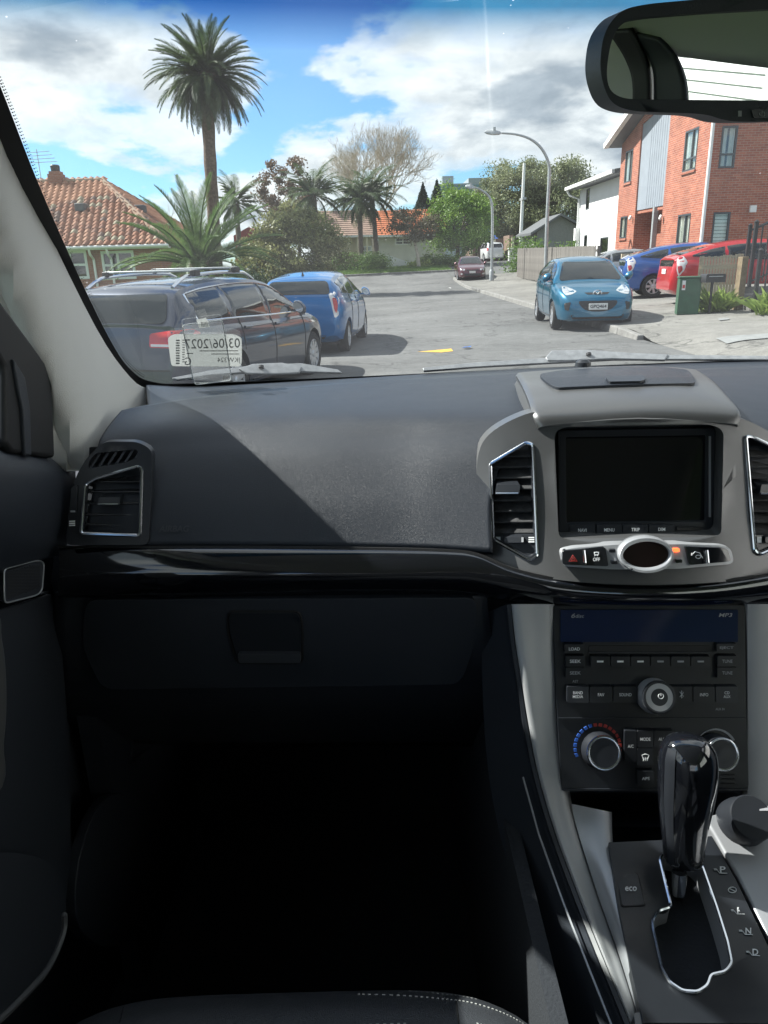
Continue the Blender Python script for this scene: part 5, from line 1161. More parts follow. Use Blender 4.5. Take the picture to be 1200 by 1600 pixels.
lt_.new(mc.outputs[2], [n_ for n_ in nt_ if n_.type == 'BSDF_TRANSPARENT'][0].inputs[0])
ws = mesh_obj('windscreen', V, F, wm, car); ws['label'] = 'slightly dusty windscreen with a blue shade band'
edge = cr([(-120, -170), (-60, -10), (0, 128), (60, 282), (130, 442), (178, 538), (207, 577), (240, 594), (310, 596), (600, 584), (900, 570), (1300, 555)], 5, False)
low = [(1300, 640), (900, 640), (600, 640), (310, 640), (225, 650), (130, 600), (60, 500), (0, 330), (-60, 160), (-170, -60)]
patch('glass_border', [tuple(p) for p in edge]+low, MW(-.004), I['seal'], ws, thick=.001, ext=(0, .5, .8), step=40)
mb = MB()
for r_, off in ((.0009, 2.5), (.0006, 5.5)):
    E2 = cr([tuple(p) for p in edge[8:34]], 6, False)
    for i in range(0, len(E2)-1, 1):
        a, b_ = np.array(E2[i]), np.array(E2[i+1]); d = b_-a; L_ = np.linalg.norm(d); nrm = np.array([d[1], -d[0]])/(L_+1e-9)
        c = MW(-.003)(*(a+nrm*off)); mb.lathe([(r_, 0), (r_, .0004)], c, (0, .52, .85), 6)
o = mb.build('border_dots', I['seal'], ws); o['kind'] = 'stuff'
# wipers outside the glass
I['wiper'] = mat('wiper_paint', (.27, .28, .29), .45, metal=.3, var=.2, vscale=60)
for blade, arm in ((([(268, 590), (330, 578), (400, 570), (470, 567), (528, 577), (535, 582), (470, 580), (400, 580), (330, 585), (275, 593)]), [(372, 575), (395, 568), (440, 566), (472, 572), (468, 582), (430, 584), (385, 583)]),
                   (([(660, 574), (740, 566), (830, 560), (960, 553), (1060, 554), (1250, 556), (1250, 562), (1060, 561), (960, 561), (830, 568), (740, 573), (662, 579)]), [(852, 558), (862, 547), (920, 546), (990, 551), (1045, 553), (1040, 562), (960, 560), (890, 563), (856, 563)])):
    nw = Vector((0, -.55, .835))
    def MWP(off, c=MW(.016)(sum(p[0] for p in blade)/len(blade), max(p[1] for p in blade)-4)): return lambda u, v: CAM+ray(u, v)*((MW(.016)(u, 594 if blade[0][0] < 500 else 581-(u-660)*.035)+Vector((0, 0, off))-CAM).dot(nw)/ray(u, v).dot(nw))
    w_ = patch('wiper', blade, MWP(0), I['wiper'], car, thick=.008, ext=(0, .3, -.5), bevel=.0015); patch('wiper_arm', arm, MWP(.004), I['wiper'], w_, thick=.008, ext=(0, .3, -.5), bevel=.002)
    bx_, by_ = (sum(p[0] for p in arm)/len(arm)-15, sum(p[1] for p in arm)/len(arm)-1); m_ = MB(); m_.lathe([(.005, 0), (.005, .004)], MWP(.006)(bx_, by_), (0, .5, .8), 12); m_.build('pivot', I['seal'], w_)
    if 0: patch('wiper_rubber', [(p[0], p[1]+5) for p in blade], MW(.008), I['seal'], w_, thick=.006, ext=(0, -.3, -.6))
# inspection label on the glass
I['paper'] = mat('label_paper', (.62, .60, .55), .85, var=.05, vscale=30); I['paper'] = leaf_mat('label_paper', (.62, .63, .62), (.68, .69, .68), .6); I['faint'] = mat('faint_print', (.30, .30, .30), .8)
lab = patch('inspection_label', rnd([(262, 523), (272, 517), (366, 517), (378, 523), (378, 560), (376, 568), (268, 567)], 5, 3), MW(-.006), I['paper'], None, thick=.0006, ext=(0, .5, .8)); tag(lab, 'white inspection label stuck to the lower left windscreen', 'label')
LM = MW(-.0075); NO = (0, 0, 0)
text('03/06/2027', 332, 530, 86, 15, LM, I['faint'], lab, NO, mirror=True, rot=.02, bold=0); text('JKW324', 358, 557, 36, 10, LM, I['faint'], lab, NO, mirror=True, bold=0); text('G', 294, 558, 10, 12, LM, I['faint'], lab, NO, mirror=True, bold=0)
text('INSPECTION', 280, 544, 42, 6, LM, I['faint'], lab, NO, mirror=True, rot=1.57, bold=.02) if False else None
m_ = MB()
for k in range(10):                                                  # illegible small print as thin bars
    for (a, b_, w_, h_) in ((275, 524+k*4, 6, 2.2), (285, 524+k*3.8, 4, 1.4)): m_.add([LM(a, b_), LM(a+w_, b_), LM(a+w_, b_+h_), LM(a, b_+h_)], [(0, 1, 2, 3)])
for a, b_, w_ in ((312, 541, 60), (330, 546, 44), (292, 545, 10)): m_.add([LM(a, b_), LM(a+w_, b_), LM(a+w_, b_+1.3), LM(a, b_+1.3)], [(0, 1, 2, 3)])
m_.build('small_print', I['faint'], lab)
I['film'] = glass_mat('clear_film', (.95, .96, .96), dirt=.03, refl=.1)
fm_ = patch('plastic_sleeve', rnd([(286, 500), (348, 495), (352, 500), (350, 522), (300, 568), (364, 566), (363, 592), (305, 597), (299, 570)], 3, 3) if False else rnd([(285, 503), (347, 495), (351, 515), (362, 590), (304, 597), (297, 565)], 5, 3), MW(-.0045), I['film'], None, thick=.0008, ext=(0, .5, .8)); tag(fm_, 'clear plastic sleeve behind the inspection label', 'sleeve')
m_ = MB(); m_.tube([MW(-.0055)(*p) for p in rnd([(285, 503), (347, 495), (351, 515), (362, 590), (304, 597), (297, 565)], 5, 3)], .0009, 5, closed=True); m_.build('sleeve_edge', mat('film_edge', (.75, .78, .78), .4), fm_)
tk = patch('barcode_sticker', [(307, 492), (322, 489), (328, 503), (312, 505)], MW(-.0085), I['paper'], None, thick=.0006, ext=(0, .5, .8)); tag(tk, 'small barcode sticker above the inspection label', 'sticker')
m_ = MB(); q_ = MW(-.0096)
for k in range(5): a = 314+k*2.2; m_.add([q_(a, 494), q_(a+1, 494), q_(a+2.5, 502), q_(a+1.5, 502)], [(0, 1, 2, 3)])
m_.build('barcode', I['faint'], tk)

# ---- A-pillar and roof
MP = MY([(0, 165, .84), (60, 330, .94), (150, 510, 1.10), (205, 592, 1.22), (235, 615, 1.28), (0, 470, .86), (80, 590, .90), (85, 710, .88), (115, 722, .90), (160, 690, .92), (190, 645, 1.02), (-100, 250, .78), (-60, 60, .74)], 2)
pl = patch('pillar_trim', [tuple(p) for p in cr([(-170, -150), (-60, 25), (0, 170), (63, 333), (150, 512), (204, 590), (234, 608), (250, 612)], 4, False)]+[(250, 640), (232, 655), (200, 665), (170, 700), (130, 735), (80, 740), (80, 590), (0, 470), (-90, 380), (-260, 240), (-320, 60)], MP, I['trim'], car, thick=.02, ext=(-1, -.1, 0), step=22, bevel=.0, ang=60)
pl['label'] = 'light grey pillar trim beside the windscreen'
m_ = MB(); R_ = Matrix.Rotation(0, 3, 'X')
LM2 = [(x, y, 1.805+.03*math.cos((x-.29)/.7*1.3)-.0+(-.02 if y < -1.5 else 0)) for x in ls(-.42, 1.0, 12) for y in (.76, .5, 0, -.6, -1.2, -1.8, -2.5)]
F = [(i*7+j, (i+1)*7+j, (i+1)*7+j+1, i*7+j+1) for i in range(12) for j in range(6)]
o = mesh_obj('headliner', LM2, F, I['liner'], car); s_ = o.modifiers.new('s', 'SOLIDIFY'); s_.thickness = .04; s_.offset = -1
shell = MB()
shell.boxmm((-.56, -.55, .35), (-.46, .98, 1.26)); shell.boxmm((1.04, -2.5, .35), (1.14, 1.3, 1.26)); shell.boxmm((-.56, -2.5, .35), (-.46, -.55, 1.26))
shell.boxmm((-.56, .98, .35), (-.47, 1.5, 1.24)); shell.boxmm((-.45, 1.42, .35), (1.04, 1.5, 1.26)); shell.boxmm((-.5, -2.6, .35), (1.1, -2.5, 1.25)); shell.boxmm((-.5, -2.5, .30), (1.1, 1.45, .35))
shell.boxmm((-.5, 1.5, 1.08), (1.1, 2.6, 1.12)); shell.boxmm((-.45, .93, 1.14), (1.03, 1.42, 1.19))  # bonnet; then an unseen plate added under the dash to block leaking sun
shell.tube([(-.50, 1.28, 1.30), (-.465, .86, 1.66), (-.43, .70, 1.80)], .025, 6); shell.tube([(1.07, 1.28, 1.30), (1.03, .80, 1.64), (1.01, .66, 1.79)], .05, 6)
shell.tube([(-.43, .7, 1.80), (-.43, -.5, 1.83), (-.43, -2.5, 1.78)], .05, 6); shell.tube([(1.01, .7, 1.80), (1.01, -.5, 1.83), (1.01, -2.5, 1.78)], .05, 6)
shell.boxmm((-.52, -.62, 1.25), (-.44, -.42, 1.82)); shell.boxmm((-.52, -1.75, 1.25), (-.44, -1.5, 1.80))
shell.boxmm((1.06, .16, 1.25), (1.12, .36, 1.82))
shell.build('body_shell', I['plastic'], car)
# rear right corner that the mirror shows: grey trim, black belt line and window edge
m_ = MB(); m_.boxmm((1.0, -1.7, 1.2), (1.05, -.97, 1.80)); m_.build('rear_trim', I['liner'], car)
RB = [[(1.0, -1.0, 1.25), (1.0, -1.01, 1.4), (.995, -1.03, 1.55), (.985, -1.08, 1.62), (.95, -1.14, 1.685)], [(1.02, -.93, 1.25), (1.01, -.93, 1.4), (1.0, -.95, 1.55), (.99, -.98, 1.62), (.955, -1.02, 1.69)]]
loft('rear_seal', RB, I['seal'], car, thick=.01)
loft('rear_window_frame', [[(1.03, -.92, 1.25), (1.02, -.92, 1.4), (1.01, -.94, 1.55), (1.0, -.97, 1.62), (.97, -1.02, 1.68)], [(1.04, -.77, 1.25), (1.03, -.77, 1.4), (1.02, -.80, 1.55), (1.015, -.86, 1.62), (.985, -.92, 1.67)]], I['plastic'], car, thick=.01)
loft('window_header', [[(.90, .3, 1.79), (.90, -.3, 1.79), (.90, -.9, 1.77), (.90, -1.15, 1.75)], [(1.03, .3, 1.62), (1.03, -.3, 1.62), (1.03, -.9, 1.636), (1.03, -1.15, 1.65)]], I['liner'], car, thick=.012)
# side glass
sgm = glass_mat('side_glass', (.80, .86, .84), dirt=.01, refl=.05, specks=False)
m_ = MB(); m_.add([(-.50, -.42, 1.24), (-.50, 1.1, 1.24), (-.44, .72, 1.78), (-.44, -.42, 1.80)], [(0, 1, 2, 3)]); m_.build('side_window', sgm, car)
m_ = MB(); m_.add([(1.10, -.9, 1.24), (1.10, .2, 1.24), (1.04, .2, 1.72), (1.04, -.9, 1.70)], [(0, 1, 2, 3)]); m_.build('side_window', sgm, car)

# ---- left door
MD = MX(-.390)
patch('window_seal', [(-120, 330), (0, 468), (40, 522), (72, 568), (83, 598), (87, 716), (20, 708), (9, 692), (9, 574), (-25, 512), (-120, 392)], MD, I['seal'], car, thick=.016, ext=(-1, .1, 0), bevel=.005)
patch('window_channel', [(22, 560), (40, 590), (48, 640), (50, 712), (40, 712), (36, 640), (28, 600)], MX(-.386), I['plastic'], car, thick=.006, ext=(-1, 0, 0), bevel=.002)
DR = [[(-120, 686), (0, 698), (60, 706), (114, 728)], [(-120, 712), (0, 724), (60, 732), (113, 750)], [(-120, 760), (0, 772), (60, 778), (108, 790)], [(-120, 830), (0, 836), (60, 838), (101, 836)], [(-120, 905), (0, 892), (60, 872), (98, 862)]]
DX = [-.422, -.389, -.383, -.389, -.402]
loft('door_top', [[tuple(at_x(u, v, x)) for u, v in r] for r, x in zip(DR, DX)], I['pad'], car, thick=.01)
patch('door_strip', rnd([(-120, 925), (0, 884), (60, 868), (84, 866), (83, 884), (76, 928), (0, 952), (-120, 985)], 6), MX(-.401), I['gloss'], car, thick=.02, ext=(-1, 0, 0), step=30, bevel=.003)
sp_ = patch('door_speaker', rnd([(6, 889), (60, 875), (69, 879), (66, 922), (58, 930), (7, 943)], 8), MX(-.397), I['plastic'], car, thick=.008, ext=(-1, 0, 0), bevel=.002)
m_ = MB()
for i in range(24):
    for j in range(24):
        u, v = 11+i*2.2+(j % 2)*1.1, 884+j*2.3
        if inside([(9, 894), (60, 880), (64, 884), (62, 918), (9, 938)], u, v): m_.lathe([(.0007, 0), (.0007, .0006)], MX(-.3965)(u, v), (1, 0, 0), 6)
o = m_.build('grille_holes', mat('grille_dot', (.06, .062, .068), .5), sp_); o['kind'] = 'stuff'
m_ = MB(); m_.tube([MX(-.3965)(*p) for p in rnd([(6, 889), (60, 875), (69, 879), (66, 922), (58, 930), (7, 943)], 8)], .0009, 6, closed=True); m_.build('speaker_rim', I['silver_d'], sp_)
patch('door_lower', [(-200, 985), (0, 952), (80, 928), (96, 1000), (108, 1150), (112, 1330), (100, 1440), (60, 1520), (-20, 1610), (-200, 1760)], MX(-.408), I['plastic'], car, thick=.04, ext=(-1, 0, 0), step=60, bevel=.01)
patch('door_pull', [tuple(p) for p in cr([(-200, 930), (-20, 950), (4, 1000), (11, 1080), (7, 1160), (-10, 1250), (-200, 1380)], 5, False)], MX(-.355), I['silver'], car, thick=.02, ext=(-1, 0, 0), step=30, bevel=.006)
pk = patch('door_pocket', [tuple(p) for p in cr([(-200, 1360), (-60, 1335), (30, 1334), (78, 1350), (102, 1398), (99, 1455), (76, 1510), (40, 1552), (0, 1591), (-60, 1640), (-200, 1740)], 5)], MX(-.374), I['plastic'], car, thick=.034, ext=(-1, 0, 0), bevel=.008)
m_ = MB(); m_.tube([at_x(u, v, -.372) for u, v in cr([(100, 1425), (99, 1458), (76, 1511), (40, 1553), (0, 1592), (-60, 1641)], 5, False)], [.0005]+[.0035]*25, 6); m_.build('pocket_lip', I['pocket'], pk)
# ---- footwell
m_ = MB(); m_.boxmm((-.46, .5, .42), (.22, 1.42, .44)); m_.build('floor_carpet', I['carpet'], car)
m_ = MB(); m_.boxmm((-.46, 1.30, .44), (.25, 1.36, 1.2)); m_.build('firewall_carpet', I['carpet'], car)
m_ = MB(); m_.boxmm((-.44, .90, .44), (-.41, 1.30, 1.2)); kp = m_.build('kick_panel', I['plastic'], car)
patch('kick_speaker', [tuple(p) for p in cr([(190, 1240), (160, 1254), (136, 1300), (122, 1355), (118, 1410), (128, 1455), (170, 1480), (225, 1450), (240, 1360), (228, 1270)], 4)], MX(-.402), I['plastic'], kp, thick=.014, ext=(-1, 0, 0), bevel=.006)
m_ = MB(); m_.tube([at_x(u, v, -.402) for u, v in ((208, 1155), (203, 1192), (240, 1165))], .0015, 5); m_.build('trim_clip', I['plastic'], kp)
loft('knee_panel', [pixrow([(88, 925, .83), (300, 925, .82), (500, 922, .815), (760, 925, .80)]), pixrow([(85, 1000, .83), (300, 1000, .82), (500, 1000, .815), (770, 1000, .80)]), pixrow([(90, 1090, .87), (300, 1095, .86), (500, 1095, .86), (800, 1095, .85)]), pixrow([(110, 1150, 1.0), (300, 1160, 1.0), (500, 1160, 1.0), (830, 1160, 1.0)])], I['plastic'], car, thick=.01)
MGL = MY([(100, 935, .815), (745, 930, .785), (100, 1060, .825), (745, 1060, .805), (420, 1000, .800)], 2)
gl = patch('glovebox', rnd([(132, 938), (746, 934), (744, 1002), (720, 1070), (160, 1078), (128, 1010)], 20), MGL, I['plastic'], car, thick=.02, step=50, bevel=.003); gl['label'] = 'dark glovebox lid below the glossy strip'
patch('glovebox_latch', rnd([(358, 958), (467, 958), (470, 985), (470, 1034), (372, 1034), (358, 985)], 9), MO(MGL, -.004), I['satin'], gl, thick=.006, step=20, bevel=.002)
m_ = MB(); m_.tube([MO(MGL, -.001)(*p) for p in rnd([(356, 956), (469, 956), (472, 985), (472, 1036), (370, 1036), (356, 985)], 9)], .0018, 6, closed=True); m_.build('latch_gap', I['seal'], gl)
patch('latch_lip', rnd([(371, 1022), (469, 1022), (470, 1036), (373, 1036)], 4), MO(MGL, -.012), I['latch'], gl, thick=.008, bevel=.003)  # lighter colour paints the highlight along the lip

# ---- dash
r0 = [(188, 645, .98), (240, 635, 1.05), (300, 626, 1.12), (450, 609, 1.22), (600, 597, 1.28), (720, 590, 1.295), (830, 584, 1.30)]
r1 = [(160, 684, .90), (230, 668, .94), (300, 656, .97), (450, 645, 1.0), (600, 640, 1.0), (720, 637, .99), (838, 634, .98)]
r2 = [(150, 712, .875), (230, 706, .90), (300, 700, .912), (450, 695, .92), (600, 692, .92), (700, 689, .91), (800, 684, .90)]
r3 = [(145, 775, .85), (230, 772, .857), (300, 770, .862), (450, 770, .865), (600, 770, .86), (680, 770, .853), (770, 770, .845)]
r4 = [(130, 852, .825), (230, 852, .823), (300, 852, .822), (450, 853, .82), (600, 856, .812), (680, 858, .803), (770, 864, .79)]
pad = loft('dash_pad', [pixrow(r) for r in (r0, r1, r2, r3, r4)], I['pad'], car, nu=8, nv=8, thick=.008); pad['label'] = 'grained black dash pad in front of the passenger'
loft('windscreen_shelf', [pixrow([(228, 604, 1.27), (300, 606, 1.33), (450, 598, 1.39), (600, 590, 1.42), (830, 578, 1.43), (1000, 571, 1.43), (1260, 560, 1.38)]), pixrow([(232, 640, 1.06), (300, 630, 1.125), (450, 613, 1.225), (600, 601, 1.285), (830, 588, 1.305), (1000, 583, 1.3), (1260, 580, 1.28)])], I['pad'], car, thick=.006)
pad2 = loft('driver_dash_pad', [pixrow([(1050, 582, 1.30), (1120, 578, 1.30), (1270, 572, 1.28)]), pixrow([(1075, 604, 1.08), (1150, 606, 1.08), (1270, 606, 1.08)]), pixrow([(1105, 628, .97), (1170, 640, .96), (1270, 652, .95)]), pixrow([(1135, 655, .90), (1200, 690, .88), (1270, 720, .87)]), pixrow([(1150, 720, .86), (1210, 770, .85), (1270, 800, .84)])], I['pad'], car, thick=.008)
vs_, fs_ = [], []
bvh_pad = None
dg = bpy.context.evaluated_depsgraph_get(); bpy.context.view_layer.update()
bvh_pad = BVHTree.FromPolygons([v.co for v in pad.data.vertices], [tuple(p.vertices) for p in pad.data.polygons])
def MPAD(u, v):
    d = ray(u, v).normalized(); h = bvh_pad.ray_cast(CAM, d, 5); return (h[0] if h[0] is not None else at_y(u, v, .83))-d*.0062
text('AIRBAG', 272, 826, 46, 10, MPAD, I['latch'], pad, NO, bold=.02, shear=.2)
# glossy strip
GT = [(92, 855, .828), (230, 855, .822), (380, 855, .82), (560, 857, .812), (690, 860, .80), (745, 866, .792), (800, 889, .778), (880, 906, .768), (1000, 913, .764), (1130, 908, .768), (1260, 886, .782)]
GM = [(u, v+(7), y-.011) for u, v, y in GT]; GB = [(90, 931, .812), (230, 930, .806), (380, 929, .803), (560, 927, .797), (690, 926, .79), (745, 929, .785), (800, 938, .778), (880, 945, .772), (1000, 948, .770), (1130, 947, .772), (1260, 936, .78)]
GMM = [(u, (v+v2)/2+8, min(y, y2)-.013) for (u, v, y), (_, v2, y2) in zip(GT, GB)]
gs_ = loft('gloss_strip', [pixrow(r) for r in (GT, GM, GMM, GB, [(u, v+3, y+.02) for u, v, y in GB])], I['gloss'], car, nu=8, nv=6); gs_['label'] = 'glossy black strip across the dashboard'
m_ = MB(); m_.tube([at_y(u, v, y-.002) for u, v, y in cr(GT, 4, False)], .0022, 5); m_.build('strip_seam', I['seal'], gs_)
# left vent pod
MPD = MY([(150, 700, .862), (232, 700, .872), (120, 850, .815), (230, 850, .816), (175, 775, .836)], 1)
vh = [(134, 757), (150, 747), (216, 728), (222, 731), (219, 836), (127, 833)]; dh = rnd([(138, 722), (150, 708), (214, 702), (218, 712), (200, 722), (150, 730), (138, 733)], 6)
pod = patch('side_vent', [tuple(p) for p in rnd([(135, 716), (162, 690), (215, 690), (238, 703), (237, 760), (232, 852), (102, 852), (108, 790), (118, 745)], 12)], MPD, I['satin'], car, holes=[rnd(vh, 5), dh], thick=.012, step=30, bevel=.0025)
def vent(parent, hole, Mf, rows, lx, rx_, tabp, chrome=.0021, dust=False, depth=.05):
    pts = rnd(hole, 5); m_ = MB(); m_.tube([Mf(*p)+Vector((0, -.0015, 0)) for p in pts], chrome, 8, closed=True); m_.build('chrome_ring', I['chrome'], parent)
    cx, cy = sum(p[0] for p in hole)/len(hole), sum(p[1] for p in hole)/len(hole)
    big = [(cx+(p[0]-cx)*1.25, cy+(p[1]-cy)*1.25) for p in hole]; patch('vent_duct', big, MO(Mf, depth), I['seal'], parent, thick=.004)
    for v in rows:
        a, b_ = lx(v), rx_(v); P0, P1 = MO(Mf, .006)(a, v), MO(Mf, .006)(b_, v); d = Vector((0, .032, .010)); t = Vector((0, 0, .0022)); m_ = MB()
        m_.add([P0, P1, P1+d, P0+d, P0-t, P1-t, P1+d-t, P0+d-t], [(0, 1, 2, 3), (7, 6, 5, 4), (0, 4, 5, 1), (1, 5, 6, 2), (2, 6, 7, 3), (3, 7, 4, 0)]); m_.build('slat', I['dust'] if dust else I['slat'], parent, fix=True, bevel=.0006)
    u0, v0, u1, v1 = tabp; m_ = patch('vent_tab', rnd([(u0+3, v0), (u1, v0), (u1-2, v1), (u0, v1)], 2), MO(Mf, -.004), I['satin'], parent, thick=.02, bevel=.002)
    m2 = MB(); m2.tube([MO(Mf, -.005)(u0+1, v1-2), MO(Mf, -.005)(u1-3, v1-2)], .0012, 6); m2.build('tab_trim', I['chrome'], parent)
vent(pod, vh, MPD, [752, 768, 786, 804, 820], lambda v: 130, lambda v: 220, (152, 777, 188, 790))
patch('defog_duct', [(125, 700), (225, 695), (225, 735), (130, 742)], MO(MPD, .035), I['seal'], pod, thick=.003)
for k in range(6):
    u = 146+k*12; m_ = MB(); a, b_ = MO(MPD, .003)(u+12, 703), MO(MPD, .003)(u-6, 731); d = Vector((.004, .025, 0)); t = Vector((.003, 0, 0)); m_.add([a, b_, b_+d, a+d, a+t, b_+t, b_+d+t, a+d+t], [(0, 1, 2, 3), (7, 6, 5, 4), (0, 4, 5, 1), (1, 5, 6, 2), (2, 6, 7, 3), (3, 7, 4, 0)]); m_.build('defog_slat', I['satin'], pod, fix=True)
patch('vent_wheel', rnd([(111, 762), (121, 758), (119, 802), (109, 804)], 3), MO(MPD, -.003), I['satin'], pod, thick=.01, bevel=.002); patch('wheel_mark', [(110, 798), (117, 798), (117, 800.5), (110, 800.5)], MO(MPD, -.0045), I['ink_dim'], pod, thick=.001)
for k in range(3): patch('airflow_mark', [(108, 814+k*3.2), (117, 813.5+k*3.2), (117, 815.2+k*3.2), (108, 815.8+k*3.2)], MO(MPD, -.0015), I['ink'], pod, thick=.0008)

# ---- centre bezel
MB1 = MY([(745, 700, .880), (1245, 700, .880), (850, 662, .85), (1000, 656, .84), (1140, 660, .845), (745, 866, .812), (800, 890, .785), (1000, 913, .757), (1245, 880, .802), (860, 780, .812), (1140, 780, .812)], 2)
bez_out = [tuple(p) for p in cr([(850, 662), (838, 644), (800, 656), (764, 679), (748, 708), (744, 760), (746, 820), (751, 864), (772, 877), (815, 893), (880, 907), (1000, 914), (1130, 909), (1185, 897), (1240, 880), (1262, 800), (1250, 720), (1225, 690), (1190, 668), (1160, 655), (1138, 660), (1000, 654)], 4)]
vl = [(766, 724), (822, 691), (832, 694), (839, 868), (828, 875), (770, 842)]; vr = [(1164, 681), (1176, 683), (1238, 712), (1240, 842), (1186, 866), (1178, 860)]
so = rnd([(866, 676), (882, 667), (1110, 663), (1131, 672), (1127, 838), (873, 842)], 12)
bez = patch('centre_bezel', bez_out, MB1, I['silver'], car, holes=[rnd(vl, 6), rnd(vr, 6), so], thick=.022, step=22, bevel=.003, ang=50); bez['label'] = 'satin silver bezel round the centre vents and screen'
for hole, lx, rx_, tb in ((vl, lambda v: 768 if v > 720 else 768+(720-v)*1.75, lambda v: 837, (774, 757, 813, 773)), (vr, lambda v: 1168+(v-690)*.06, lambda v: 1240, (1187, 757, 1226, 773))):
    vt_ = patch('centre_vent', [(p[0], p[1]) for p in rnd(hole, 6)], MO(MB1, .001), I['satin'], car, holes=[rnd([(sum(q[0] for q in hole)/6+(p[0]-sum(q[0] for q in hole)/6)*.93, sum(q[1] for q in hole)/6+(p[1]-sum(q[1] for q in hole)/6)*.96) for p in hole], 6)], thick=.02)
    vent(vt_, hole, MB1, [712, 729, 746, 763, 781, 798, 815, 832], lx, rx_, tb, .0021, True)
    o_ = 0 if hole is vl else 408
    patch('vent_base', rnd([(770+o_, 836), (836+o_, 836), (838+o_, 868), (828+o_, 872)] if o_ == 0 else [(1176, 836), (1240, 836), (1240, 842), (1186, 862)], 3), MO(MB1, .004), I['satin'], vt_, thick=.01)
    patch('vent_wheel', rnd([(788+o_, 839), (818+o_, 839), (818+o_, 848), (788+o_, 848)], 2), MO(MB1, -.002), I['satin'], vt_, thick=.008, bevel=.001)
    patch('wheel_mark', rect(816+o_-1, 840, 818+o_, 847), MO(MB1, -.0035), I['ink_dim'], vt_, thick=.0008)
    patch('closed_mark', rect(775+o_, 839, 782+o_, 848), MO(MB1, .0025), I['ink'], vt_, thick=.0008)
    for k in range(3): patch('airflow_mark', rect(826+o_, 839.5+k*3.3, 835+o_, 841+k*3.3), MO(MB1, .0025), I['ink'], vt_, thick=.0008)
# hood over the screen
h0 = [(850, 668, .851), (900, 664, .848), (1000, 660, .846), (1090, 661, .848), (1142, 664, .851)]; h1 = [(842, 648, .862), (900, 644, .860), (1000, 639, .858), (1090, 640, .860), (1145, 645, .862)]
h2 = [(836, 626, .905), (900, 621, .902), (1000, 616, .90), (1080, 616, .902), (1128, 622, .905)]; h3 = [(826, 602, .98), (900, 597, .978), (980, 593, .976), (1050, 592, .978), (1104, 597, .98)]; h4 = [(815, 586, 1.12), (880, 581, 1.12), (960, 577, 1.12), (1030, 577, 1.12), (1082, 581, 1.12)]
sk = lambda r: [(r[0][0]-5, r[0][1]+7, r[0][2]+.02), (r[0][0]-3, r[0][1]+3, r[0][2]+.006)]+r+[(r[-1][0]+4, r[-1][1]+3, r[-1][2]+.006), (r[-1][0]+7, r[-1][1]+7, r[-1][2]+.02)]
hd = loft('screen_hood', [pixrow(sk(r)) for r in (h0, h1, h2, h3, h4)], I['silver'], car, nu=6, nv=7, thick=.008); hd['label'] = 'silver hood over the screen with a dark lid on top'
for sd_, dx in ((0, -.014), (-1, .014)):
    ed_ = [Vector(at_y(*sk(r)[sd_])) for r in (h0, h1, h2, h3, h4)]; loft('hood_side', [[tuple(p) for p in ed_], [tuple(p+Vector((dx*.5, .01, -.02))) for p in ed_], [tuple(p+Vector((dx, .02, -.055))) for p in ed_]], I['silver'], hd, thick=.003)
bvh_h = BVHTree.FromPolygons([v.co for v in hd.data.vertices], [tuple(p.vertices) for p in hd.data.polygons])
def MHD(off):
    def f(u, v):
        d = ray(u, v).normalized(); h = bvh_h.ray_cast(CAM, d, 5); p = h[0] if h[0] is not None else at_y(u, v, 1.1); return p+Vector((0, -.3, .95))*off
    return f
lid = patch('hood_lid', [tuple(p) for p in rnd([(840, 592), (880, 585), (960, 580.5), (1030, 580), (1074, 585), (1084, 600), (1085, 607), (980, 609), (868, 614), (852, 604)], 8)], MHD(.0075), I['pad'], hd, thick=.004, ext=(0, 0, -1), step=12, bevel=.0015)
patch('lid_catch', rnd([(944, 600), (1004, 598), (1007, 604), (1000, 607), (950, 608)], 3), MHD(.0105), I['satin'], hd, thick=.003, ext=(0, 0, -1), bevel=.001)
p = MHD(.006)(910, 578); m_ = MB(); m_.lathe([(.012, 0), (.011, .006), (.006, .010)], p, (0, 0, 1), 14); m_.build('sunlight_sensor', I['satin'], hd)
# screen
MSC = MO(MB1, .030)
scr = patch('screen_unit', rnd(rect(845, 650, 1150, 860), 6), MSC, I['satin'], car, thick=.01); scr['label'] = 'switched-off screen with a row of buttons below it'
MSF = MO(MB1, .022); patch('screen_frame', rnd([(872, 673), (1117, 669), (1117, 834), (874, 837)], 5), MSF, I['satin'], scr, holes=[rnd([(884, 683), (1104, 680), (1103, 815), (885, 818)], 3)], thick=.008, bevel=.002)
patch('display', rnd([(883, 682), (1105, 679), (1104, 816), (884, 819)], 3), MO(MB1, .0265), I['screen'], scr, thick=.002)
for s, u, w_ in (('NAVI', 910, 13), ('MENU', 952, 16), ('TRIP', 993, 13), ('DIM', 1034, 11)):
    patch('screen_button', rnd(rect(u-19.5, 820.5, u+19.5, 834.5), 1.5), MO(MB1, .0205), I['satin'], scr, thick=.004, bevel=.0006); text(s, u, 828.5-(u-910)*.012, w_, 5.2, MO(MB1, .0195), I['ink'], scr, NO)
patch('card_slot', rnd(rect(1058, 824, 1096, 828.5), 1.5), MO(MB1, .0205), I['seal'], scr, thick=.003)
for a in ((874, 681, 877, 830), (1108, 682, 1111, 808)): patch('screen_edge', rect(*a), MO(MB1, .0205), I['silver_d'] if a[0] > 1000 else I['satin'], scr, thick=.002)
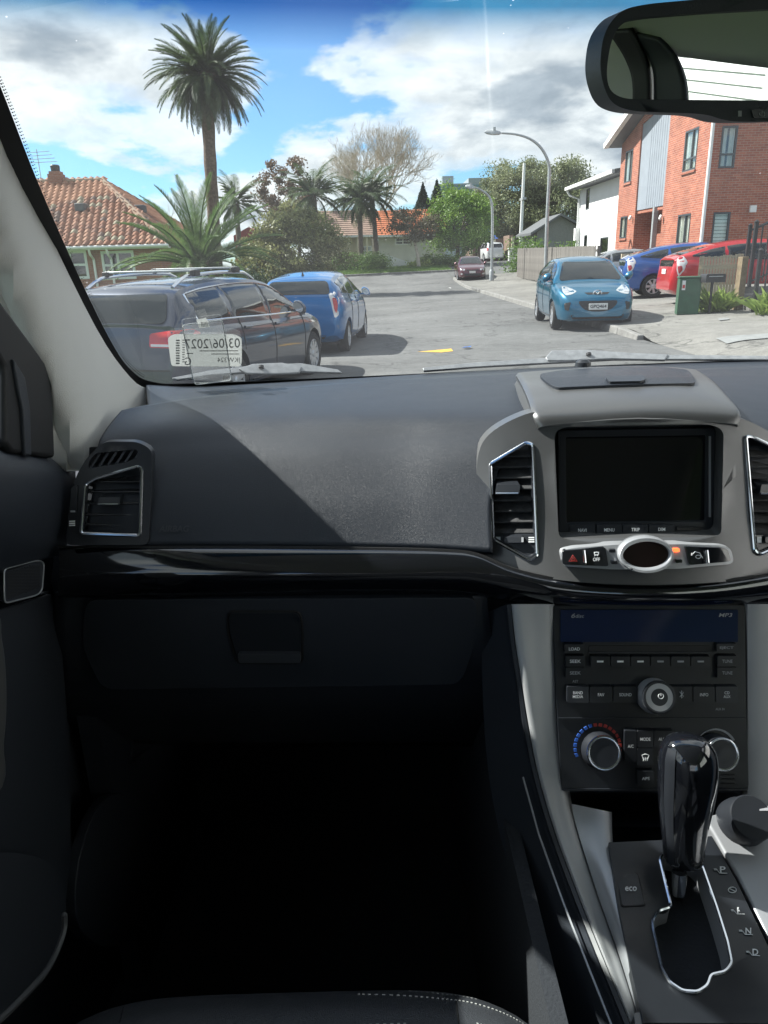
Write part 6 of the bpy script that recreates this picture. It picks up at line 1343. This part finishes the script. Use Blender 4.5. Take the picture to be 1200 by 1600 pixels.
# hazard and clock panel
MBP = MO(MB1, -.006)
bp = patch('switch_panel', rnd([(875, 861), (895, 856), (960, 851), (1062, 850), (1128, 852), (1142, 857), (1147, 877), (1140, 882), (1060, 889), (960, 890), (880, 885)], 8), MBP, I['silver_d'], car, thick=.012, step=18, bevel=.002); bp['label'] = 'chrome-edged switch panel with an oval clock'
for poly in ([(879, 861), (946, 855), (951, 885), (879, 882)], [(1070, 854), (1128, 856), (1138, 859), (1143, 877), (1077, 883)]): patch('switch_cap', rnd(poly, 4), MO(MB1, -.0085), I['gloss'], bp, thick=.006, bevel=.001)
for u in (913, 1105): m_ = MB(); m_.tube([MO(MB1, -.010)(u-1, 860), MO(MB1, -.010)(u+1, 880)], .0018, 8); m_.build('switch_divider', I['chrome'], bp)
text('OFF', 932, 874, 11, 5.5, MO(MB1, -.0095), I['ink'], bp, NO)
m_ = MB(); q_ = MO(MB1, -.0095)
def stroke(P, r=.00045, closed=False): m_.tube([q_(*p) for p in P], r, 5, closed=closed)
stroke(ell(932, 865, 3.4, 2.2, 12), closed=True); stroke([(928, 863), (936, 863)]); stroke([(929, 869), (931, 867)]); stroke([(933, 869), (935, 867)])
stroke(ell(1091, 870, 4, 2.6, 12), closed=True); stroke([(1082, 866), (1086, 862), (1093, 864), (1098, 872)]); stroke([(1081, 868), (1081, 864)]); m_.build('switch_symbol', I['ink'], bp)
m_ = MB(); stroke([(889, 877), (895, 867.5), (902, 877)], .0006, True); stroke([(892.5, 875.5), (895.3, 871), (898.5, 875.5)], .0005, True); m_.build('hazard_symbol', I['red_print'], bp)
m_ = MB(); c = q_(1011, 869); nrm = Vector((0, -.93, .36)); R_ = .0325
if 0: m_.lathe([(R_*1.05, -.008), (R_*1.05, .002), (R_*1.0, .006), (R_*.93, .007), (R_*.86, .004), (R_*.86, .001)], c, nrm, 40, sx=1, sy=1); 
patch('clock_ring', ell(1011, 869, 44, 28.5), MO(MB1, -.016), I['silver_d'], bp, holes=[ell(1011, 868, 36, 21.5)], thick=.012, bevel=.004)
ax = nrm.normalized(); patch('clock_face', ell(1011, 868, 37.5, 23), MO(MB1, -.012), I['dial'], bp, thick=.004)
for u, v, k in ((957, 861, 'gloss'), (960, 879, 'gloss'), (1057, 860, 'orange_led'), (1061, 877, 'gloss')): patch('clock_button', rnd(rect(u-5, v-2.4, u+5, v+2.4), 1.2), MO(MB1, -.0085), I[k], bp, thick=.004, bevel=.0006)

# ---- radio and climate
MR = MY([(866, 945, .772), (1162, 945, .772), (880, 1240, .676), (1168, 1240, .676)], 1)
rad_ = patch('radio_panel', rnd([(864, 946), (1164, 946), (1166, 1100), (1170, 1236), (878, 1236), (870, 1100)], 5), MR, I['panel'], car, thick=.015, bevel=.002); rad_['label'] = 'black radio and heater panel with white lettering'
MRb, MRt = MO(MR, -.005), MO(MR, -.0062)
patch('radio_display', rect(876, 953, 1153, 1003), MO(MR, -.0015), I['lcd'], rad_, thick=.002)
def key(u0, v0, u1, v1, s=None, tw_=None, th_=5, name='radio_button', dim=False, lines=None):
    patch(name, rnd(rect(u0, v0, u1, v1), 2), MRb, I['panel'], rad_, thick=.006, bevel=.0009)
    if s: text(s, (u0+u1)/2, (v0+v1)/2, tw_ or min((u1-u0)*.7, len(s)*4.3), th_, MRt, I['ink_dim'] if dim else I['ink'], rad_, NO)
key(882, 1007, 913, 1021, 'LOAD'); key(884, 1025, 914, 1041.5, 'SEEK'); key(884, 1043, 914, 1060, 'SEEK', dim=True); text('AST', 899, 1064.5, 9, 4, MO(MR, -.001), I['ink_dim'], rad_, NO)
key(1120, 1006, 1151, 1019, 'EJECT', dim=True); key(1121, 1025, 1152, 1041.5, 'TUNE', 16, dim=True); key(1121, 1043, 1152, 1060, 'TUNE', 16, dim=True)
for k in range(6):
    u = 923+k*31.4; key(u, 1026, u+30, 1042); patch('preset_bar', rect(u+10, 1032.5, u+20, 1035), MRt, I['ink'] if k < 3 else I['ink_dim'], rad_, thick=.0006)
patch('disc_slot', rnd(rect(920, 1009, 1111, 1018), 3), MO(MR, -.001), I['seal'], rad_, thick=.002); m_ = MB(); m_.tube([MO(MR, -.002)(920, 1019), MO(MR, -.002)(1111, 1019)], .001, 5); m_.build('slot_lip', I['satin'], rad_)
patch('radio_button', rnd(rect(886, 1073, 920, 1098), 2), MRb, I['satin'], rad_, thick=.006, bevel=.0009); text('BAND', 903, 1082.5, 15, 4.6, MRt, I['ink'], rad_, NO); text('MEDIA', 903, 1088.5, 16, 4.4, MRt, I['ink'], rad_, NO)
key(921.5, 1073, 957, 1098, 'FAV', 10); key(958.5, 1073, 996, 1098, 'SOUND', 19); key(1044, 1073, 1082, 1098); key(1083.5, 1073, 1117, 1098, 'INFO', 13)
patch('radio_button', rnd(rect(1118.5, 1073, 1153, 1098), 2), MRb, I['satin'], rad_, thick=.006, bevel=.0009); text('CD', 1136, 1082.5, 8, 4.6, MRt, I['ink'], rad_, NO); text('AUX', 1136, 1088.5, 11, 4.4, MRt, I['ink'], rad_, NO)
text('AUX IN', 1125, 1108, 14, 3.8, MO(MR, -.001), I['ink_dim'], rad_, NO); text('6', 896, 962, 6, 7, MO(MR, -.0025), I['ink_dim'], rad_, NO, shear=.3); text('disc', 906, 962.5, 13, 5.5, MO(MR, -.0025), I['ink_dim'], rad_, NO, shear=.2); text('MP3', 1134, 961, 20, 6, MO(MR, -.0025), I['ink_dim'], rad_, NO, shear=.3)
q_ = MRt; m_ = MB(); stroke([(1062, 1081), (1068, 1088), (1065, 1091), (1065, 1079), (1068, 1082), (1062, 1089)], .0004); m_.build('radio_symbol', I['ink'], rad_)
nR = (MR(1000, 1000)-MR(1001, 1000)).cross(MR(1000, 1000)-MR(1000, 1001)).normalized(); nR = nR if nR.y < 0 else -nR
def knob(u, v, rp, h, ring=True, cap='satin', name='knob', par=None, ringm='chrome', body='satin', nrm=None, Mf=None):
    nrm = nrm or nR; Mf = Mf or MR; c = Mf(u, v); r = (Mf(u+rp, v)-c).length; m_ = MB(); m_.lathe([(r*1.06, -.001), (r*1.06, h*.25), (r, h*.35), (r*.96, h*.92), (r*.90, h)], c, nrm, 40); k_ = m_.build(name, I[body], par or rad_, ang=50)
    if ring: m_ = MB(); m_.lathe([(r*.975, h*.86), (r*.955, h*1.01), (r*.88, h*1.04), (r*.80, h*1.0), (r*.80, h*.9)], c, nrm, 40); m_.build('knob_ring', I[ringm], par or rad_, ang=60)
    m_ = MB(); rc = .81 if ring else .9; m_.lathe([(r*rc, h*.9), (r*rc, h*.985), (r*.5, h*1.0), (r*.05, h*1.005)], c, nrm, 40); m_.build('knob_cap', I[cap], par or rad_); return c+nrm*h, r
tp, r = knob(1021, 1087, 26, .018, body='silver_d', ringm='satin')
q_ = lambda u, v: MR(u, v)+nR*.0187; m_ = MB(); stroke([(1023+4*math.sin(t), 1082-4*math.cos(t)+3) for t in ls(.6, 5.68, 14)], .0004); stroke([(1023, 1080.5), (1023, 1085)], .0004); m_.build('power_symbol', I['ink'], rad_)
m_ = MB(); m_.tube([MO(MR, -.001)(872, 1122), MO(MR, -.001)(1164, 1122)], .0008, 5); m_.tube([MO(MR, -.001)(878, 1233), MO(MR, -.001)(1168, 1233)], .0010, 5); m_.build('panel_seam', I['satin'], rad_)
knob(936, 1172, 27, .020); knob(1117, 1174, 26, .020)
for k in range(18):                                                  # heat scale
    a = rad(200-k*13); ca, sa = math.cos(a), -math.sin(a); P = [(934+ca*r_*1.0+dx*(-sa), 1168+sa*r_+dx*ca) for r_, dx in ((33, -2.6), (37.5, -2.6), (37.5, 2.6), (33, 2.6))]
    patch('heat_mark', P, MO(MR, -.0015), I['blue_print'] if k < 8 else I['red_print'], rad_, thick=.0008)
for k in range(16):
    a = rad(150-k*8); P = [(1117+math.cos(a)*r_+dx*math.sin(a), 1172-math.sin(a)*r_+dx*math.cos(a)) for r_, dx in ((31, -2), (31+k*.25, -2), (31+k*.25+.3, 2), (31, 2))]; patch('fan_mark', P, MO(MR, -.0015), I['ink_dim'], rad_, thick=.0008)
for a in ((976, 1142, 995, 1190, 'A/C', 9), (996, 1142, 1021, 1168, 'MODE', 16), (1022, 1142, 1052, 1168, 'AUTO', 16), (996, 1205, 1022, 1228, 'APS', 12)): key(a[0], a[1], a[2], a[3], a[4], a[5], 5, name='climate_button')
key(996, 1169.5, 1021, 1196, name='climate_button'); q_ = MRt; m_ = MB(); stroke([(1003, 1180), (1008, 1178), (1014, 1180), (1012, 1186), (1005, 1186)], .0004, True)
for k in range(3): stroke([(1005+k*3, 1183), (1006+k*3, 1186), (1005+k*3, 1189)], .00035)
m_.build('demist_symbol', I['ink'], rad_)
for k in range(3): patch('sensor_slot', rect(1128, 1210+k*7, 1148, 1212+k*7), MO(MR, -.001), I['seal'], rad_, thick=.001)

# ---- console sides
SL = [(800, 944, .765), (806, 1000, .752), (815, 1060, .735), (826, 1130, .714), (842, 1210, .686), (868, 1300, .645), (905, 1400, .58), (945, 1500, .515), (990, 1610, .455)]
SR = [(863, 944, .770), (865, 1000, .758), (868, 1060, .740), (873, 1130, .720), (880, 1205, .694), (893, 1280, .658), (930, 1390, .595), (965, 1490, .53), (1003, 1610, .46)]
mid = [((a[0]+b_[0])/2, (a[1]+b_[1])/2, (a[2]+b_[2])/2-.002) for a, b_ in zip(SL, SR)]
sil = loft('console_trim', [pixrow(r) for r in ([(u-5, v, y+.03) for u, v, y in SL], SL, mid, SR, [(u+6, v, y+.02) for u, v, y in SR])], I['silver_c'], car, nu=5, nv=4); sil['label'] = 'silver trim running down the left of the console'
loft('console_trim', [pixrow([(a, b_, c+d) for b_, c in ((944, .772), (1060, .740), (1200, .692), (1290, .66))]) for a, d in ((1160, .02), (1168, -.002), (1220, -.004), (1290, .01))], I['silver_c'], car, nu=5, nv=4)
m_ = MB(); m_.tube([at_y(u-5, v, y+.004) for u, v, y in cr(SL, 4, False)], .004, 6); m_.build('console_piping', I['satin'], car)
SLo = [(u-34-(i*3.2), v+8, y-.0+.035) for i, (u, v, y) in enumerate(SL)]; SLo2 = [(u-46-(i*7.5), v+16, y+.05) for i, (u, v, y) in enumerate(SL)]
loft('console_side', [pixrow(SLo2), pixrow([(u+16, v-4, y-.012) for u, v, y in SLo]), pixrow([(u-7, v, y+.006) for u, v, y in SL])], I['plastic'], car, nu=5, nv=4)
m_ = MB(); m_.tube([at_y(u-20-i*1.2, v+4, y+.006) for i, (u, v, y) in enumerate(SL) if i > 3], .0012, 5); m_.build('console_seam', I['silver_d'], car)
cs_ = MB(); cs_.boxmm((.13, .35, .44), (.145, 1.3, .93)); cs_.build('console_wall', I['carpet'], car)
FR = [(893, 1256, .672), (900, 1290, .656), (932, 1392, .592), (967, 1492, .528), (1004, 1612, .458)]; FR2 = [(951, 1268, .668), (953, 1320, .630), (966, 1420, .560), (985, 1510, .500), (1012, 1612, .448)]
loft('console_facet', [pixrow(FR), pixrow(FR2), pixrow([(u+3, v, y+.02) for u, v, y in FR2])], I['silver_d'], car, nu=6, nv=4)
MGP = MY([(953, 1320, .625), (1115, 1315, .625), (1003, 1585, .447), (1215, 1585, .447)], 1)
# bin under the radio
loft('storage_bin', [pixrow([(880, 1238, .685), (1020, 1238, .685), (1180, 1238, .685)]), pixrow([(890, 1252, .80), (1020, 1252, .80), (1175, 1252, .80)]), pixrow([(905, 1300, .80), (1020, 1300, .80), (1165, 1300, .80)]), pixrow([(940, 1322, .66), (1020, 1322, .66), (1140, 1322, .66)])], I['satin'], car)
gate = [(720, 335), (690, 365), (722, 500), (745, 595), (690, 610), (657, 650), (660, 700), (700, 880), (740, 950), (800, 990), (870, 995), (915, 965), (930, 915), (1000, 900), (1030, 860), (1010, 760), (960, 600), (890, 400), (850, 362)]
gate = [tuple(p) for p in rnd([(800+x/3, 1220+y/3) for x, y in gate], 6, 3)]
gp_ = patch('gear_panel', [(951, 1316), (1040, 1312), (1112, 1306), (1150, 1375), (1200, 1478), (1260, 1600), (1005, 1598), (985, 1510), (966, 1420)], MGP, I['panel'], car, holes=[gate], thick=.012, ext=(0, .2, -1), bevel=.0015); gp_['label'] = 'black gear selector panel with white letters'
m_ = MB(); n_ = len(gate); A = [MGP(*p)+Vector((0, 0, .0012)) for p in gate]; cx, cy = sum(p[0] for p in gate)/n_, sum(p[1] for p in gate)/n_
m_.tube(A, .0016, 6, closed=True); m_.build('gate_rim', I['chrome'], gp_)
m_ = MB(); B = [MGP(cx+(p[0]-cx)*.93, cy+(p[1]-cy)*.955)+Vector((0, .006, -.026)) for p in gate]; m_.add(A+B, [(i, (i+1) % n_, (i+1) % n_+n_, i+n_) for i in range(n_)]); m_.build('gate_wall', I['silver_d'], gp_, fix=True)
big = [(cx+(p[0]-cx)*1.05, cy+(p[1]-cy)*1.03) for p in gate]; patch('gate_floor', big, shift(MGP, (0, .006, -.024)), I['carpet'], gp_, thick=.002, ext=(0, 0, -1))
patch('eco_button', rnd([(963, 1368), (996, 1366), (1007, 1414), (972, 1416)], 4), shift(MGP, (0, -.0005, .0012)), I['satin'], gp_, thick=.004, ext=(0, .2, -1), bevel=.0012)
m_ = MB(); m_.tube([MGP(*p)+Vector((0, 0, .0004)) for p in rnd([(963, 1367), (997, 1365), (1008, 1415), (971, 1417)], 4)], .0008, 5, closed=True); m_.build('eco_surround', I['seal'], gp_)
text('eco', 985, 1391, 18, 7, shift(MGP, (0, -.001, .003)), I['ink'], gp_, NO)
ML = shift(MGP, (0, 0, .0012)); q_ = ML; m_ = MB()
for s, u, v in (('P', 1129, 1360), ('R', 1156, 1424), ('N', 1169, 1456), ('D', 1180, 1489)):
    text(s, u, v, 9, 10, ML, I['ink'], gp_, NO, bold=.02); stroke([(u-14, v), (u-9, v+.5), (u-5, v+5.5), (u+7, v+6)], .00045); stroke([(u-14, v), (u-10, v)], .0009)
stroke(ell(1144, 1392, 6.3, 4.4, 16), closed=True); stroke([(1140, 1390), (1148, 1394)]); m_.build('shift_marks', I['ink'], gp_)
# lever
c0 = MGP(1063, 1372)+Vector((0, 0, -.02)); top = at_y(1072, 1150, c0.y+.035)
lv = MB(); ax = (top-c0); m_ = MB(); m_.tube([c0, c0+ax*.14], .0075, 14); lev = m_.build('gear_lever', I['chrome'], car); lev['label'] = 'glossy black gear lever knob on a chrome stalk'
P = []; secs = [(.07, 27, 1068, 1352), (.10, 31, 1068, 1340), (.25, 33, 1068, 1310), (.42, 39, 1070, 1272), (.58, 44.5, 1073, 1235), (.72, 46, 1075, 1203), (.84, 44.5, 1075, 1178), (.92, 38, 1074, 1162), (.97, 28, 1073, 1152), (1.0, 10, 1072, 1147)]
V = []; n = 32
for t, rp, u, v in secs:
    yv = c0.y+.006+t*.034-.0; c = at_y(u, v, yv); r = rp*(c-CAM).dot(FWD)/FPX
    axd = ax.normalized(); a = Vector((1, 0, 0)); a = (a-axd*a.dot(axd)).normalized(); b_ = axd.cross(a)
    for j in range(n):
        th_ = 2*math.pi*j/n; V.append(c+a*math.cos(th_)*r+b_*math.sin(th_)*r*.92)
F = [(i*n+j, i*n+(j+1) % n, (i+1)*n+(j+1) % n, (i+1)*n+j) for i in range(len(secs)-1) for j in range(n)]+[tuple(range(n))[::-1], tuple((len(secs)-1)*n+j for j in range(n))]
k_ = mesh_obj('knob', V, F, I['gloss'], lev, fix=True); sb = k_.modifiers.new('s', 'SUBSURF'); sb.levels = sb.render_levels = 2
loft('knob_band', [[tuple(Vector(V[i*n+j])+ (Vector(V[i*n+j])-sum((Vector(V[i*n+q]) for q in range(n)), Vector())/n)*.012) for i in range(1, 8)] for j in (18, 19, 20)], I['satin'], lev)
# right of the gear panel: silver facet and round lighter
MSF2 = MY([(1100, 1290, .64), (1200, 1290, .64), (1130, 1340, .61), (1200, 1470, .535), (1260, 1590, .46)], 1)
patch('console_facet', [(1098, 1282), (1172, 1262), (1270, 1262), (1290, 1600), (1264, 1600), (1202, 1476), (1152, 1374), (1114, 1306)], shift(MSF2, (0, 0, .004)), I['silver_d'], car, thick=.02, ext=(0, .2, -1), step=40, bevel=.003)
tp, r = knob(1156, 1286, 35, .030, ring=False, name='power_socket', par=car, nrm=Vector((.05, -.62, .78)).normalized(), Mf=MSF2); 
patch('socket_mark', rect(1166, 1270, 1182, 1276), lambda u, v: MSF2(u, v)+Vector((.05, -.62, .78)).normalized()*.0312, I['ink_dim'], car, thick=.0006, ext=(0, .3, -1))
patch('console_lid', rnd([(990, 1582), (1100, 1579), (1104, 1660), (1000, 1660)], 6), MY([(990, 1580, .452), (1100, 1580, .452), (1000, 1660, .41)], 1), I['silver'], car, thick=.03, ext=(0, .3, -1), bevel=.004)
patch('console_lid', rnd([(1150, 1578), (1260, 1576), (1270, 1660), (1154, 1660)], 6), MY([(990, 1580, .452), (1260, 1580, .452), (1000, 1660, .41)], 1), I['silver'], car, thick=.03, ext=(0, .3, -1), bevel=.004)
patch('cup_holder', rnd([(1098, 1584), (1154, 1583), (1156, 1660), (1100, 1660)], 4), MY([(990, 1580, .46), (1260, 1580, .46), (1000, 1660, .415)], 1), I['satin'], car, thick=.03, ext=(0, .3, -1), bevel=.004)

# ---- passenger seat
sc_, shw = -.097, .240; rows = []
for y_, z_ in ((-.1, .88), (.15, .905), (.33, .93), (.45, .93), (.495, .92), (.525, .89), (.535, .83), (.52, .70)):
    rows.append([(sc_+shw*s, y_-.05*abs(s)**5*(1 if y_ > .3 else .2), z_-.004-.022*abs(s)**6) for s in ls(-1.05, 1.05, 14)])
seat = loft('passenger_seat', rows, I['leather'], car, nu=3, nv=5, thick=.004); seat['label'] = 'black leather passenger seat with pale stitching'
bs = BVHTree.FromPolygons([v.co for v in seat.data.vertices], [tuple(p.vertices) for p in seat.data.polygons])
def MSE(u, v):
    h = bs.ray_cast(CAM, ray(u, v).normalized(), 4); return (h[0] if h[0] is not None else None)
for arc in ([(60, 1630), (95, 1600), (130, 1575), (165, 1560), (205, 1553)], [(560, 1549), (630, 1551), (690, 1556), (735, 1562), (780, 1576), (815, 1594), (840, 1615)]):
    for off in (0, 7):
        Q = cr([(a, b_+off) for a, b_ in arc], 14, False); P = []
        for q in Q:
            h = MSE(*q)
            if h is None:
                nr = bs.find_nearest(at_y(q[0], q[1], .47)); h = nr[0]
            P.append(h+Vector((0, -.001, .003)))
        m_ = MB()
        for i in range(0, len(P)-1, 2): m_.tube([P[i], P[i].lerp(P[i+1], .9)], .0007, 5)
        m_.build('stitching', I['stitch'], seat)
for u in (198, 712):
    P = [MSE(u+(-4 if u < 400 else 2)*k/3, 1553+6*k+(0 if u < 400 else 7)) for k in range(9)]; P = [p for p in P if p]
    if len(P) > 2: m_ = MB(); m_.tube([p+Vector((0, 0, .001)) for p in P], .0016, 5); m_.build('seat_seam', I['seal'], seat)
m_ = MB(); m_.boxmm((-.33, -.32, .5), (.16, -.14, 1.38)); m_.build('seat_back', I['leather'], car, bevel=.05)  # unseen behind the viewer, added to darken the rear of the cabin
m_ = MB(); m_.boxmm((-.31, .0, .45), (.14, .44, .84)); m_.build('seat_base', I['plastic'], car)

# ---- rear-view mirror
nM = Vector((.085, -.978, -.125)).normalized(); P0 = CAM+ray(1100, 95)*.50
def MMR(off):
    def f(u, v): d = ray(u, v); return CAM+d*((P0+nM*off-CAM).dot(nM)/d.dot(nM))
    return f
mo = rnd([(970, 15), (1010, 6), (1100, -2), (1420, -22), (1470, 20), (1480, 140), (1440, 180), (1200, 190), (1136, 190), (1104, 178), (985, 174), (952, 160), (936, 110), (943, 50)], 26, 6)
mi = rnd([(972, 34), (1010, 27), (1100, 20), (1420, 2), (1440, 30), (1446, 130), (1420, 155), (1200, 157), (975, 155), (952, 142), (947, 112), (955, 62)], 22, 6)
mir = patch('rear_view_mirror', [tuple(p) for p in mo], MMR(0), I['plastic'], car, holes=[[tuple(p) for p in mi]], thick=.03, ext=tuple(-nM), step=30, bevel=.005); mir['label'] = 'black-framed rear-view mirror'
patch('mirror_glass', [tuple(p) for p in mi], MMR(-.004), I['mirror'], mir, thick=.003, ext=tuple(-nM), smooth=False)
patch('mirror_back', [tuple(p) for p in mo], MMR(-.028), I['plastic'], mir, thick=.012, ext=tuple(-nM), bevel=.004)
patch('mirror_button', rnd([(1174, 171), (1230, 170), (1232, 184), (1178, 185)], 3), MMR(.0015), I['satin'], mir, thick=.003, ext=tuple(-nM), bevel=.0006); patch('mirror_lamp', rect(1154, 173, 1159, 182), MMR(.0008), I['ink_dim'], mir, thick=.001, ext=tuple(-nM))
q_ = MMR(.0024); m_ = MB(); stroke([(1191+4*math.sin(t), 178-4*math.cos(t)) for t in ls(.6, 5.68, 12)], .0002); stroke([(1191, 173), (1191, 177)], .0002); m_.build('power_symbol', I['ink_dim'], mir)
m_ = MB(); pm_ = MMR(-.04)(1230, 60); m_.tube([pm_, pm_+Vector((0, .05, .06)), pm_+Vector((0, .09, .13))], .012, 10); m_.build('mirror_stem', I['plastic'], mir)
